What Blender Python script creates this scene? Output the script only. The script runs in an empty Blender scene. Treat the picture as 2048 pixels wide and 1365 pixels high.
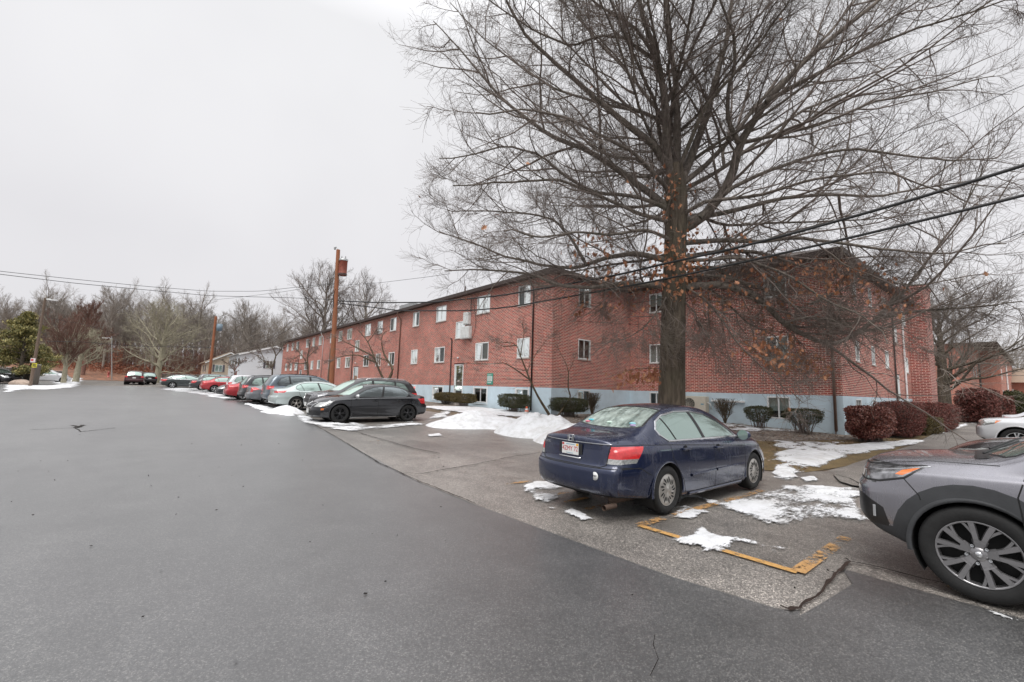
import bpy, bmesh, math, random
import numpy as np
from mathutils import Vector, Matrix
from mathutils.bvhtree import BVHTree
random.seed(11)
rng = np.random.default_rng(11)
SC = bpy.context.scene
COL = SC.collection
PI = math.pi

# ------------------------------------------------------------------ camera geometry
F = 875.0; CX = 1024.0; CY = 682.5; EYE = 1.6
def _nrm(v): return v/np.linalg.norm(v)
_Y = _nrm(np.array([300-CX, -(757-CY), F]))
_h = np.array([1, -.030, 0.])
_Z = np.cross(_h, _Y); _Z = _nrm(_Z if _Z[1] > 0 else -_Z)
_X = np.cross(_Y, _Z); _X = _nrm(_X if _X[0] > 0 else -_X)
def ray(px, py):
    v = np.array([(px-CX)/F, -(py-CY)/F, 1.])
    return np.array([v@_X, v@_Y, v@_Z])          # scaled so that forward depth = 1
def at(px, py, depth):
    r = ray(px, py)*depth
    return Vector((r[0], r[1], r[2]+EYE))
def sm(a, b, x):
    t = np.clip((np.asarray(x, float)-a)/(b-a), 0, 1)
    return t*t*(3-2*t)
def gz(x, y):
    x = np.asarray(x, float); y = np.asarray(y, float)
    z = -.06 + .016*np.clip(y-4, 0, 14) + .0105*np.maximum(y-18, 0)
    z = z - .004*np.clip(4-y, 0, 12)
    z = z + .24*sm(8, 15, x)*sm(4, 14, y) + .15*sm(10, 20, x)*(1-sm(4, 14, y))
    z = z - .010*np.maximum(x-24, 0)*(1-sm(15, 30, y))
    z = z + 2.6*sm(96, 135, y)
    return z
def gzf(x, y): return float(gz(x, y))
_tt = np.geomspace(.8, 400., 6000)
def G(px, py):
    """first point of the terrain met by the line of sight"""
    r = ray(px, py); d = EYE+r[2]*_tt-gz(r[0]*_tt, r[1]*_tt); k = int(np.argmax(d < 0)); k = k if d[k] < 0 else len(_tt)-1
    u = d[k-1]/(d[k-1]-d[k]) if k and d[k] < 0 else 0.; t = min(_tt[k-1]+(_tt[k]-_tt[k-1])*u, 150.)
    return Vector((r[0]*t, r[1]*t, gzf(r[0]*t, r[1]*t)))
def G2(px, py):
    g = G(px, py); return (g.x, g.y)
def onX(px, py, X):
    r = ray(px, py); t = X/r[0]; return Vector((X, r[1]*t, r[2]*t+EYE))
def onY(px, py, Y):
    r = ray(px, py); t = Y/r[1]; return Vector((r[0]*t, Y, r[2]*t+EYE))

# ------------------------------------------------------------------ objects
def tag(o, label=None, cat=None, group=None, kind=None):
    if label: o['label'] = label
    if cat: o['category'] = cat
    if group: o['group'] = group
    if kind: o['kind'] = kind
    return o
def link(o, parent=None):
    COL.objects.link(o)
    if parent is not None: o.parent = parent
    return o
def empty(name, loc=(0, 0, 0), rz=0., label=None, cat=None, group=None):
    o = bpy.data.objects.new(name, None); o.empty_display_size = .3
    COL.objects.link(o); o.location = loc; o.rotation_euler = (0, 0, rz)
    return tag(o, label, cat, group)
def mesh_obj(name, verts, faces, mat, parent=None, smooth=False):
    me = bpy.data.meshes.new(name)
    me.from_pydata([tuple(v) for v in verts], [], [tuple(f) for f in faces])
    if smooth: me.polygons.foreach_set('use_smooth', [True]*len(me.polygons))
    me.update()
    if mat: me.materials.append(mat)
    return link(bpy.data.objects.new(name, me), parent)
def np_mesh(name, V, Q, mat, parent=None, smooth=True, k=4):
    """V (n,3) float, Q (m,k) int"""
    me = bpy.data.meshes.new(name)
    V = np.ascontiguousarray(V, np.float32); Q = np.ascontiguousarray(Q, np.int32)
    me.vertices.add(len(V)); me.vertices.foreach_set('co', V.ravel())
    me.loops.add(Q.size); me.loops.foreach_set('vertex_index', Q.ravel())
    me.polygons.add(len(Q))
    me.polygons.foreach_set('loop_start', np.arange(0, Q.size, k, dtype=np.int32))
    me.polygons.foreach_set('use_smooth', np.full(len(Q), smooth))
    me.update(calc_edges=True)
    if mat: me.materials.append(mat)
    return link(bpy.data.objects.new(name, me), parent)
class MB:
    """collects simple solids and builds them as ONE mesh object"""
    def __init__(s): s.v = []; s.f = []; s.sm = []
    def add(s, vs, fs, smooth=False):
        n = len(s.v); s.v += [tuple(v) for v in vs]; s.f += [tuple(i+n for i in f) for f in fs]
        s.sm += [smooth]*len(fs); return s
    def box(s, a, b):
        x0, y0, z0 = [min(p, q) for p, q in zip(a, b)]; x1, y1, z1 = [max(p, q) for p, q in zip(a, b)]
        return s.add([(x0,y0,z0),(x1,y0,z0),(x1,y1,z0),(x0,y1,z0),(x0,y0,z1),(x1,y0,z1),(x1,y1,z1),(x0,y1,z1)],
                     [(0,3,2,1),(4,5,6,7),(0,1,5,4),(1,2,6,5),(2,3,7,6),(3,0,4,7)])
    def prism(s, pts, d):
        """closed polygon (3D points) extruded by vector d"""
        n = len(pts); d = Vector(d); P = [Vector(p) for p in pts]
        return s.add(P+[p+d for p in P], [tuple(range(n))[::-1], tuple(range(n, 2*n))]+[(i,(i+1)%n,n+(i+1)%n,n+i) for i in range(n)])
    def tube(s, pts, r, n=8, cap=True, smooth=True):
        P = [Vector(p) for p in pts]; R = r if hasattr(r, '__len__') else [r]*len(P)
        vs = []; up = Vector((0, 0, 1))
        for i, p in enumerate(P):
            t = (P[min(i+1, len(P)-1)]-P[max(i-1, 0)]).normalized()
            a = t.cross(up if abs(t.z) < .95 else Vector((1, 0, 0))).normalized(); b = t.cross(a)
            vs += [p+(a*math.cos(2*PI*j/n)+b*math.sin(2*PI*j/n))*R[i] for j in range(n)]
        fs = [(i*n+j, i*n+(j+1)%n, (i+1)*n+(j+1)%n, (i+1)*n+j) for i in range(len(P)-1) for j in range(n)]
        s.add(vs, fs, smooth)
        if cap: s.add(vs[:n], [tuple(range(n))]); s.add(vs[-n:], [tuple(range(n))[::-1]])
        return s
    def lathe(s, prof, c=(0, 0, 0), axis='z', n=24, a0=0., a1=2*PI, smooth=True):
        """prof list of (r, h) revolved round axis"""
        c = Vector(c); vs = []; full = abs(a1-a0-2*PI) < 1e-6; m = n if full else n+1
        for r, h in prof:
            for j in range(m):
                a = a0+(a1-a0)*j/n; u, w = r*math.cos(a), r*math.sin(a)
                vs.append(c+Vector({'z': (u, w, h), 'y': (u, h, w), 'x': (h, u, w)}[axis]))
        fs = [(i*m+j, i*m+(j+1)%m, (i+1)*m+(j+1)%m, (i+1)*m+j) for i in range(len(prof)-1) for j in range(n)]
        return s.add(vs, fs, smooth)
    def build(s, name, mat, parent=None, bevel=0, seg=2):
        me = bpy.data.meshes.new(name); me.from_pydata(s.v, [], s.f)
        me.polygons.foreach_set('use_smooth', s.sm); me.update()
        bm = bmesh.new(); bm.from_mesh(me); bmesh.ops.remove_doubles(bm, verts=bm.verts, dist=1e-5) if bevel else None
        bmesh.ops.recalc_face_normals(bm, faces=bm.faces); bm.to_mesh(me); bm.free()
        me.materials.append(mat)
        o = link(bpy.data.objects.new(name, me), parent)
        if bevel:
            m = o.modifiers.new('b', 'BEVEL'); m.width = bevel; m.segments = seg; m.limit_method = 'ANGLE'; m.angle_limit = math.radians(40)
        return o
def box(name, a, b, mat, parent=None, bevel=0): return MB().box(a, b).build(name, mat, parent, bevel)
_font = {}
def text(name, s, size, M, mat, parent=None, depth=.001, ax='CENTER', sx=1.):
    c = bpy.data.curves.new('t', 'FONT'); c.body = s; c.size = size; c.extrude = depth; c.align_x = ax; c.align_y = 'CENTER'; c.resolution_u = 3
    t = bpy.data.objects.new('t', c); COL.objects.link(t)
    dg = bpy.context.evaluated_depsgraph_get(); me = bpy.data.meshes.new_from_object(t.evaluated_get(dg))
    bpy.data.objects.remove(t); me.name = name
    me.transform(M @ Matrix.Diagonal((sx, 1, 1, 1))); me.materials.clear(); me.materials.append(mat)
    return link(bpy.data.objects.new(name, me), parent)
def frame(o, x, y):
    """matrix: local x,y in the plane, at origin o"""
    x = Vector(x).normalized(); y = Vector(y).normalized(); z = x.cross(y)
    return Matrix(((x.x, y.x, z.x, o[0]), (x.y, y.y, z.y, o[1]), (x.z, y.z, z.z, o[2]), (0, 0, 0, 1)))

# ------------------------------------------------------------------ materials
def srgb(r, g, b):
    f = lambda c: (c/255/12.92) if c/255 <= .04045 else ((c/255+.055)/1.055)**2.4
    return (f(r), f(g), f(b))
class NT:
    def __init__(s, name):
        s.m = bpy.data.materials.new(name); s.m.use_nodes = True; s.t = s.m.node_tree
        s.n = s.t.nodes; s.b = s.n['Principled BSDF']; s.out = s.n['Material Output']
    def node(s, typ, **k):
        n = s.n.new(typ)
        for a, v in k.items():
            if a in n.inputs.keys(): n.inputs[a].default_value = v
            else: setattr(n, a, v)
        return n
    def l(s, a, b): s.t.links.new(a, b)
    def coord(s, scale=(1, 1, 1), obj=True):
        c = s.node('ShaderNodeTexCoord'); m = s.node('ShaderNodeMapping'); m.inputs['Scale'].default_value = scale
        s.l(c.outputs['Object' if obj else 'Generated'], m.inputs[0]); return m.outputs[0]
    def noise(s, co, scale, detail=4, rough=.55, dist=0.):
        n = s.node('ShaderNodeTexNoise'); n.inputs['Scale'].default_value = scale; n.inputs['Detail'].default_value = detail
        n.inputs['Roughness'].default_value = rough; n.inputs['Distortion'].default_value = dist
        s.l(co, n.inputs['Vector']); return n.outputs['Fac']
    def ramp(s, fac, stops):
        r = s.node('ShaderNodeValToRGB'); e = r.color_ramp.elements
        while len(e) < len(stops): e.new(.5)
        for el, (p, c) in zip(e, stops):
            el.position = p; el.color = (*c, 1) if hasattr(c, '__len__') else (c, c, c, 1)
        s.l(fac, r.inputs[0]); return r.outputs[0]
    def mix(s, fac, a, b, mode='MIX'):
        m = s.node('ShaderNodeMix'); m.data_type = 'RGBA'; m.blend_type = mode
        for i, v in ((0, fac), (6, a), (7, b)):
            if hasattr(v, 'is_linked') or isinstance(v, bpy.types.NodeSocket): s.l(v, m.inputs[i])
            else: m.inputs[i].default_value = v if i == 0 else (*v, 1)
        return m.outputs[2]
    def math(s, op, a, b=0.):
        m = s.node('ShaderNodeMath', operation=op)
        for i, v in ((0, a), (1, b)):
            if isinstance(v, bpy.types.NodeSocket): s.l(v, m.inputs[i])
            else: m.inputs[i].default_value = v
        return m.outputs[0]
    def col(s, c): s.l(c, s.b.inputs['Base Color'])
    def rough(s, c): s.l(c, s.b.inputs['Roughness'])
    def bump(s, h, strength=.5, dist=.01):
        b = s.node('ShaderNodeBump'); b.inputs['Strength'].default_value = strength; b.inputs['Distance'].default_value = dist
        s.l(h, b.inputs['Height']); s.l(b.outputs[0], s.b.inputs['Normal'])
def set_in(b, **k):
    for a, v in k.items():
        a = a.replace('_', ' ')
        b.inputs[a].default_value = v
_mc = {}
def mat(name, c, rough=.6, metal=0., var=.15, scale=6., bump=0., bs=40., coat=0., spec=.5, emit=None, coatr=.05):
    """plain surface with a little procedural variation"""
    if name in _mc: return _mc[name]
    t = NT(name); co = t.coord()
    n = t.noise(co, scale, 5)
    a = tuple(x*(1-var) for x in c); b = tuple(min(1, x*(1+var)) for x in c)
    t.col(t.ramp(n, [(.3, a), (.7, b)]))
    set_in(t.b, Roughness=rough, Metallic=metal, Coat_Weight=coat, Coat_Roughness=coatr)
    t.b.inputs['Specular IOR Level'].default_value = spec
    if bump: t.bump(t.noise(co, bs, 4), bump, .01)
    if emit:
        t.b.inputs['Emission Color'].default_value = (*c, 1); t.b.inputs['Emission Strength'].default_value = emit
    _mc[name] = t.m; return t.m
def paint(name, c, metal=.3, rough=.35, grime=.35):
    """wet car paint with dried salt streaks running down the sides"""
    if name in _mc: return _mc[name]
    t = NT(name); co = t.coord((3.5, 3.5, .8)); n = t.noise(co, 5., 6, .6, .4)
    n2 = t.noise(t.coord(), 2.2, 4)
    dirt = t.math('MULTIPLY', t.ramp(n, [(.45, 0.), (.75, 1.)]), t.ramp(n2, [(.35, 0.), (.7, 1.)]))
    dirt = t.math('MULTIPLY', dirt, grime)
    t.col(t.mix(dirt, c, tuple(.5*x+.5*.34 for x in c)))
    t.rough(t.math('ADD', t.math('MULTIPLY', dirt, .5), rough))
    set_in(t.b, Metallic=metal, Coat_Weight=.85, Coat_Roughness=.06)
    drops = t.noise(t.coord(), 90., 2); t.bump(t.ramp(drops, [(.55, 0.), (.62, 1.)]), .05, .002)
    _mc[name] = t.m; return t.m
# ------------------------------------------------------------------ the place's materials
def brick_mat(name, c1, c2, mortar, bw=.245, rh=.0775, ms=.011, var=.3):
    t = NT(name)
    geo = t.node('ShaderNodeNewGeometry'); tc = t.node('ShaderNodeTexCoord')
    sp = t.node('ShaderNodeSeparateXYZ'); t.l(tc.outputs['Object'], sp.inputs[0])
    sn = t.node('ShaderNodeSeparateXYZ'); t.l(geo.outputs['True Normal'], sn.inputs[0])
    ny = t.math('GREATER_THAN', t.math('ABSOLUTE', sn.outputs[1]), .5)
    u = t.math('ADD', t.math('MULTIPLY', sp.outputs[0], ny), t.math('MULTIPLY', sp.outputs[1], t.math('SUBTRACT', 1., ny)))
    cb = t.node('ShaderNodeCombineXYZ'); t.l(u, cb.inputs[0]); t.l(sp.outputs[2], cb.inputs[1])
    br = t.node('ShaderNodeTexBrick'); br.offset = .5; br.squash = 1
    t.l(cb.outputs[0], br.inputs['Vector'])
    br.inputs['Scale'].default_value = 1; br.inputs['Brick Width'].default_value = bw; br.inputs['Row Height'].default_value = rh
    br.inputs['Mortar Size'].default_value = ms; br.inputs['Mortar Smooth'].default_value = .12; br.inputs['Bias'].default_value = -.15
    br.inputs['Color1'].default_value = (*c1, 1); br.inputs['Color2'].default_value = (*c2, 1); br.inputs['Mortar'].default_value = (*mortar, 1)
    n = t.noise(t.coord(), .5, 5, .6); n2 = t.noise(t.coord(), 9., 3)
    c = t.mix(1., br.outputs['Color'], t.ramp(n, [(.3, 1-var*.5), (.7, 1+var*.9)]), 'MULTIPLY')
    c = t.mix(1., c, t.ramp(n2, [(.3, .85), (.7, 1.12)]), 'MULTIPLY')
    t.col(c); set_in(t.b, Roughness=.85)
    t.bump(t.math('SUBTRACT', 1., br.outputs['Fac']), .6, .008)
    return t.m
M_BRICK = brick_mat('red_brick', (.37, .050, .032), (.13, .036, .032), (.66, .48, .40), ms=.0125)
M_BRICK2 = brick_mat('orange_brick', (.48, .16, .11), (.34, .115, .085), (.55, .38, .31), var=.15)
M_CHIM = brick_mat('pier_brick', (.27, .045, .034), (.15, .036, .030), (.60, .42, .36), bw=.30, rh=.10, ms=.015)
def asphalt(name, base, speck, rough, wet, scale=1., stain=(.02, .018, .016), bump=.35, coat=.35, con=1.):
    t = NT(name); co = t.coord()
    v = t.node('ShaderNodeTexVoronoi'); v.inputs['Scale'].default_value = 120*scale; t.l(co, v.inputs['Vector'])
    sep = t.node('ShaderNodeSeparateColor'); t.l(v.outputs['Color'], sep.inputs[0])
    v2 = t.node('ShaderNodeTexVoronoi'); v2.inputs['Scale'].default_value = 260*scale; t.l(co, v2.inputs['Vector'])
    sep2 = t.node('ShaderNodeSeparateColor'); t.l(v2.outputs['Color'], sep2.inputs[0])
    st = t.ramp(sep.outputs[0], [(0., tuple(x*(1-.65*con) for x in base)), (.45, base), (.8, tuple(x*(1+.5*con) for x in base)), (.97, speck)])
    st2 = t.ramp(sep2.outputs[1], [(.2, 1-.45*con), (.6, 1.), (.95, 1+.7*con)])
    c = t.mix(1., st, st2, 'MULTIPLY')
    big = t.noise(co, .35, 5, .6, .6); mid = t.noise(co, 2.1, 6, .65, .5)
    c = t.mix(1., c, t.ramp(big, [(.3, .72), (.7, 1.22)]), 'MULTIPLY')
    c = t.mix(1., c, t.ramp(mid, [(.25, .70), (.7, 1.18)]), 'MULTIPLY')
    st_ = t.coord((1.3, .10, 1)); c = t.mix(1., c, t.ramp(t.noise(st_, 1.0, 5, .6), [(.3, .80), (.7, 1.12)]), 'MULTIPLY')
    sp_ = t.ramp(t.noise(co, 1.7, 3, .5, .8), [(.70, 0.), (.76, 1.)]); c = t.mix(t.math('MULTIPLY', sp_, .6), c, tuple(x*.45 for x in base))
    brown = t.math('MULTIPLY', t.ramp(t.noise(co, .9, 6, .7, 1.), [(.58, 0.), (.75, 1.)]), .55)
    c = t.mix(brown, c, stain)
    # wet in broad soft patches: smoother and a little darker there
    w = t.ramp(t.noise(co, .22, 4, .6, 1.), [(.35, 0.), (.65, 1.)])
    c = t.mix(1., c, t.ramp(w, [(0., 1.12), (1., .82)]), 'MULTIPLY')
    t.col(c)
    t.rough(t.ramp(w, [(0., rough), (1., wet)]))
    set_in(t.b, Coat_Weight=coat, Coat_Roughness=.33)
    t.bump(t.mix(.5, v.outputs['Distance'], v2.outputs['Distance']), bump, .006)
    return t.m
M_ROAD = asphalt('road_asphalt', (.052, .0515, .051), (.15, .145, .137), .45, .36, bump=.13, coat=1., con=.75)
M_ROAD.node_tree.nodes['Principled BSDF'].inputs['Coat IOR'].default_value = 1.9; M_ROAD.node_tree.nodes['Principled BSDF'].inputs['Coat Roughness'].default_value = .42
M_LOT = asphalt('lot_asphalt', (.165, .152, .138), (.42, .38, .34), .50, .38, .8, con=.8, stain=(.05, .035, .025))
M_LOT.node_tree.nodes['Principled BSDF'].inputs['Coat IOR'].default_value = 1.6
M_OLD = asphalt('old_road', (.13, .115, .10), (.3, .28, .25), .7, .6)
M_PATH = asphalt('path_asphalt', (.17, .155, .14), (.32, .30, .27), .8, .7, 1.2)
def litter(name, cols, scale=18., bump=.7, rough=.9):
    t = NT(name); co = t.coord()
    v = t.node('ShaderNodeTexVoronoi'); v.inputs['Scale'].default_value = scale; t.l(co, v.inputs['Vector'])
    sep = t.node('ShaderNodeSeparateColor'); t.l(v.outputs['Color'], sep.inputs[0])
    k = len(cols); c = t.ramp(sep.outputs[0], [(i/(k-1)*.9+.05, x) for i, x in enumerate(cols)])
    n = t.noise(co, 1.2, 6, .65); c = t.mix(1., c, t.ramp(n, [(.3, .6), (.7, 1.3)]), 'MULTIPLY')
    t.col(c); set_in(t.b, Roughness=rough); t.bump(t.mix(.5, v.outputs['Distance'], t.noise(co, scale*3, 4)), bump, .02)
    return t.m
M_LITTER = litter('leaf_litter', [(.12, .06, .035), (.19, .085, .045), (.26, .11, .06), (.10, .06, .04)], 3.)
M_MULCH = litter('dead_leaf_mulch', [(.07, .05, .038), (.13, .095, .07), (.20, .155, .12), (.34, .31, .28), (.05, .035, .025)], 16.)
M_GRASS = litter('dormant_grass', [(.10, .07, .028), (.17, .12, .045), (.13, .085, .04), (.085, .06, .03)], 45.)
M_DIRT = litter('worn_ground', [(.10, .075, .052), (.14, .105, .072), (.17, .12, .07), (.075, .055, .04)], 40.)
def snow_mat(slush=False):
    t = NT('slush' if slush else 'snow'); co = t.coord()
    n = t.noise(co, 4., 8, .7); n2 = t.noise(co, 1.1, 5, .6, .8)
    c = t.ramp(n, [(.25, (.48, .48, .47)), (.55, (.72, .73, .75))])
    d = t.math('MULTIPLY', t.ramp(n2, [(.52, 0.), (.78, 1.)]), .4); c = t.mix(d, c, (.34, .30, .25))
    grit = t.ramp(t.noise(co, 70., 3, .6), [(.62, 0.), (.70, 1.)]); c = t.mix(t.math('MULTIPLY', grit, .45), c, (.12, .10, .085))
    if slush:
        at_ = t.node('ShaderNodeAttribute'); at_.attribute_name = 'thick'; th = at_.outputs['Fac']
        m = t.node('ShaderNodeMapping'); m.inputs['Scale'].default_value = (1., 2.2, 1.); tc = t.node('ShaderNodeTexCoord'); t.l(tc.outputs['Object'], m.inputs[0])
        f = t.noise(m.outputs[0], 9., 9, .78, .5); f2 = t.noise(co, 55., 5, .7)
        v = t.math('ADD', t.math('MULTIPLY', th, .62), t.math('ADD', t.math('MULTIPLY', f, 1.15), t.math('MULTIPLY', f2, .35)))
        fac = t.ramp(t.math('MULTIPLY', v, .7), [(.545, 0.), (.665, 1.)])
        c = t.mix(t.ramp(fac, [(.0, .75), (1., 0.)]), c, (.30, .30, .30))          # thin ice is grey
        tr = t.node('ShaderNodeBsdfTransparent'); mx = t.node('ShaderNodeMixShader')
        t.l(fac, mx.inputs[0]); t.l(tr.outputs[0], mx.inputs[1]); t.l(t.b.outputs[0], mx.inputs[2]); t.l(mx.outputs[0], t.out.inputs[0])
    t.col(c); set_in(t.b, Roughness=.45)
    t.bump(t.mix(.5, t.noise(co, 14., 6, .7), t.noise(co, 60., 4, .7)), .8, .03)
    return t.m
M_SLUSH = snow_mat(True)
M_SNOW = snow_mat()
def bark(name, a, b, sc=(9, 9, 1.6), strength=.9):
    t = NT(name); co = t.coord(sc); n = t.noise(co, 1.6, 8, .7, .8); n2 = t.noise(t.coord(), 1.0, 4)
    c = t.ramp(n, [(.32, a), (.62, b)])
    c = t.mix(t.math('MULTIPLY', t.ramp(n2, [(.5, 0.), (.75, 1.)]), .35), c, (.075, .082, .045))
    t.col(c); set_in(t.b, Roughness=.9); t.bump(n, strength, .03); return t.m
M_BARK = bark('oak_bark', (.026, .020, .015), (.135, .108, .080), (5, 5, .8), 1.)
M_LIMB = bark('limb_bark', (.048, .040, .034), (.20, .17, .145), (6, 6, 2.), .7)
M_TWIG = bark('twig_bark', (.110, .085, .074), (.20, .165, .145), (4, 4, 4), .3)
M_BARKG = bark('grey_bark', (.17, .148, .128), (.31, .275, .24), (5, 5, 2), .5)
M_BARKL = bark('lichen_bark', (.22, .20, .14), (.38, .35, .26), (5, 5, 2), .5)
M_BARKR = bark('reddish_twigs', (.12, .060, .045), (.20, .11, .085), (4, 4, 2), .4)
M_BARKD = bark('crabapple_bark', (.06, .045, .03), (.14, .105, .065), (6, 6, 3), .6)
def leafmat(name, cols, rough=.6, trans=.0):
    t = NT(name); g = t.node('ShaderNodeNewGeometry'); k = len(cols)
    t.col(t.ramp(g.outputs['Random Per Island'], [(i/(k-1)*.96+.02, x) for i, x in enumerate(cols)]))
    set_in(t.b, Roughness=rough); return t.m
M_OAKLEAF = leafmat('dry_oak_leaf', [(.22, .08, .035), (.32, .13, .06), (.42, .20, .10), (.27, .10, .05)])
M_HEDGE_RED = leafmat('barberry_leaf', [(.085, .022, .017), (.15, .038, .028), (.22, .075, .052), (.30, .15, .115), (.13, .030, .024)], .45)
M_HEDGE_DK = leafmat('burning_bush_leaf', [(.070, .026, .020), (.13, .034, .027), (.17, .048, .036), (.10, .042, .030)], .7)
M_YEW = leafmat('yew_needle', [(.022, .028, .008), (.04, .047, .012), (.065, .065, .017), (.03, .034, .010)], .55)
M_YEWY = leafmat('golden_yew', [(.05, .040, .010), (.11, .075, .018), (.075, .06, .015)], .6)
M_PINE = leafmat('pine_needle', [(.065, .075, .025), (.14, .14, .045), (.32, .27, .09), (.22, .19, .07)], .6)
M_BRUSH = leafmat('orange_brush', [(.20, .06, .03), (.30, .10, .05), (.14, .06, .035), (.24, .09, .05)], .8)
M_WHITE = mat('white_vinyl', (.74, .75, .75), .45, var=.04)
M_FOUND = mat('pale_blue_foundation', (.54, .65, .715), .8, var=.10, scale=1.6, bump=.25, bs=12)
M_FASCIA = mat('brown_fascia', (.045, .030, .026), .6)
M_SHING = litter('roof_shingles', [(.05, .04, .036), (.075, .06, .052), (.095, .078, .068)], 6., .4)
M_PIPE_DK = mat('dark_downspout', (.055, .038, .034), .5)
M_PIPE_BR = mat('brown_downspout', (.19, .115, .085), .5)
M_METAL = mat('grey_metal', (.36, .37, .37), .45, .6)
M_STEEL = mat('light_enamel', (.62, .63, .62), .4)
M_BEIGE = mat('beige_enamel', (.55, .51, .42), .5, var=.06)
M_BLACK = mat('black_plastic', (.012, .012, .013), .5)
M_WIRE = mat('black_cable', (.012, .012, .012), .6)
M_POLEW = bark('pole_wood', (.22, .075, .035), (.36, .145, .075), (14, 14, .7), .4)
M_POLEG = bark('weathered_pole_wood', (.12, .085, .062), (.20, .145, .11), (14, 14, .7), .4)
M_SILL = mat('stone_sill', (.42, .38, .35), .8)
M_YELLOW = None
def worn_paint(name, c, thr=.5):
    t = NT(name); co = t.coord(); n = t.noise(co, 16., 8, .75); n2 = t.noise(co, 2.2, 4)
    f = t.ramp(t.math('ADD', t.math('MULTIPLY', n, .6), t.math('MULTIPLY', n2, .4)), [(thr-.03, 0.), (thr+.03, 1.)])
    t.col(t.ramp(t.noise(co, 30, 3), [(.3, tuple(x*.7 for x in c)), (.7, c)])); set_in(t.b, Roughness=.7)
    tr = t.node('ShaderNodeBsdfTransparent'); mx = t.node('ShaderNodeMixShader')
    t.l(f, mx.inputs[0]); t.l(tr.outputs[0], mx.inputs[1]); t.l(t.b.outputs[0], mx.inputs[2]); t.l(mx.outputs[0], t.out.inputs[0])
    return t.m
M_YELLOW = worn_paint('worn_yellow_paint', (.46, .26, .10), .51)
M_YELLOW2 = worn_paint('faded_yellow_paint', (.38, .25, .12), .59)
M_YSTRONG = worn_paint('yellow_paint', (.50, .28, .09), .45)
def glass_pane(name, tint, refl=.16):
    t = NT(name); tr = t.node('ShaderNodeBsdfTransparent'); tr.inputs[0].default_value = (*tint, 1)
    gl = t.node('ShaderNodeBsdfGlossy'); gl.inputs['Roughness'].default_value = .02; gl.inputs['Color'].default_value = (.95, 1, .98, 1)
    fr = t.node('ShaderNodeFresnel'); fr.inputs[0].default_value = 1.5
    f = t.math('ADD', t.math('MULTIPLY', fr.outputs[0], .9), refl)
    mx = t.node('ShaderNodeMixShader'); t.l(f, mx.inputs[0]); t.l(tr.outputs[0], mx.inputs[1]); t.l(gl.outputs[0], mx.inputs[2])
    t.l(mx.outputs[0], t.out.inputs[0]); return t.m
M_PANE = glass_pane('window_glass', (.75, .82, .80), .06)
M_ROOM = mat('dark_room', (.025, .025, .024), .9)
M_CURT = [mat('white_curtain', (.36, .37, .36), .9, var=.1, scale=14), mat('grey_blind', (.20, .22, .21), .9, var=.1), mat('tan_curtain', (.22, .17, .12), .9)]
M_CARGLASS = NT('car_glass'); _b = M_CARGLASS.b
_b.inputs['Base Color'].default_value = (.33, .42, .385, 1); set_in(_b, Metallic=.72, Roughness=.03); M_CARGLASS = M_CARGLASS.m
M_TINT = NT('tinted_car_glass'); M_TINT.b.inputs['Base Color'].default_value = (.22, .25, .26, 1); set_in(M_TINT.b, Metallic=.7, Roughness=.03); M_TINT = M_TINT.m
M_MINTG = NT('bright_windscreen'); M_MINTG.b.inputs['Base Color'].default_value = (.52, .68, .60, 1); set_in(M_MINTG.b, Metallic=.5, Roughness=.08); M_MINTG = M_MINTG.m
M_RUBBER = mat('tyre_rubber', (.010, .010, .010), .8, var=.3, scale=20, bump=.2)
M_TRIM = mat('black_trim', (.014, .014, .015), .4)
M_CLAD = mat('grey_cladding', (.035, .037, .040), .6, bump=.1)
M_CHROME = mat('chrome', (.62, .63, .64), .14, 1., var=.03)
M_RED = mat('tail_lamp_red', (.50, .022, .025), .15, coat=1., var=.2, scale=25)
M_CLEAR = mat('clear_lens', (.42, .43, .42), .12, .5, var=.45, scale=40, coat=1.)
M_AMBER = mat('amber_lens', (.62, .16, .03), .2, coat=1.)
M_DARKLENS = mat('smoked_lens', (.22, .22, .23), .10, .6, var=.8, scale=14, coat=1.)
M_ALLOY = mat('silver_alloy', (.46, .44, .41), .35, .75, var=.08)
M_ALLOYW = mat('bright_alloy', (.56, .57, .58), .3, .6, var=.08)
M_ALLOYD = mat('gunmetal_alloy', (.27, .265, .27), .28, .8, var=.1)
M_ALLOYK = mat('black_alloy', (.03, .03, .032), .3, .5, var=.1)
M_WELL = mat('wheel_well', (.010, .010, .010), .95)
M_PLATEW = mat('plate_white', (.66, .67, .66), .5, var=.03)
M_PLATER = mat('plate_red', (.45, .03, .03), .5)
M_PLATEB = mat('plate_blue', (.12, .30, .42), .5)
M_PLATEO = mat('plate_sticker', (.70, .38, .02), .5)
M_DARKTXT = mat('dark_lettering', (.03, .03, .03), .6)
M_RUST = mat('rusty_metal', (.09, .06, .045), .7, .4, var=.4)
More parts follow.
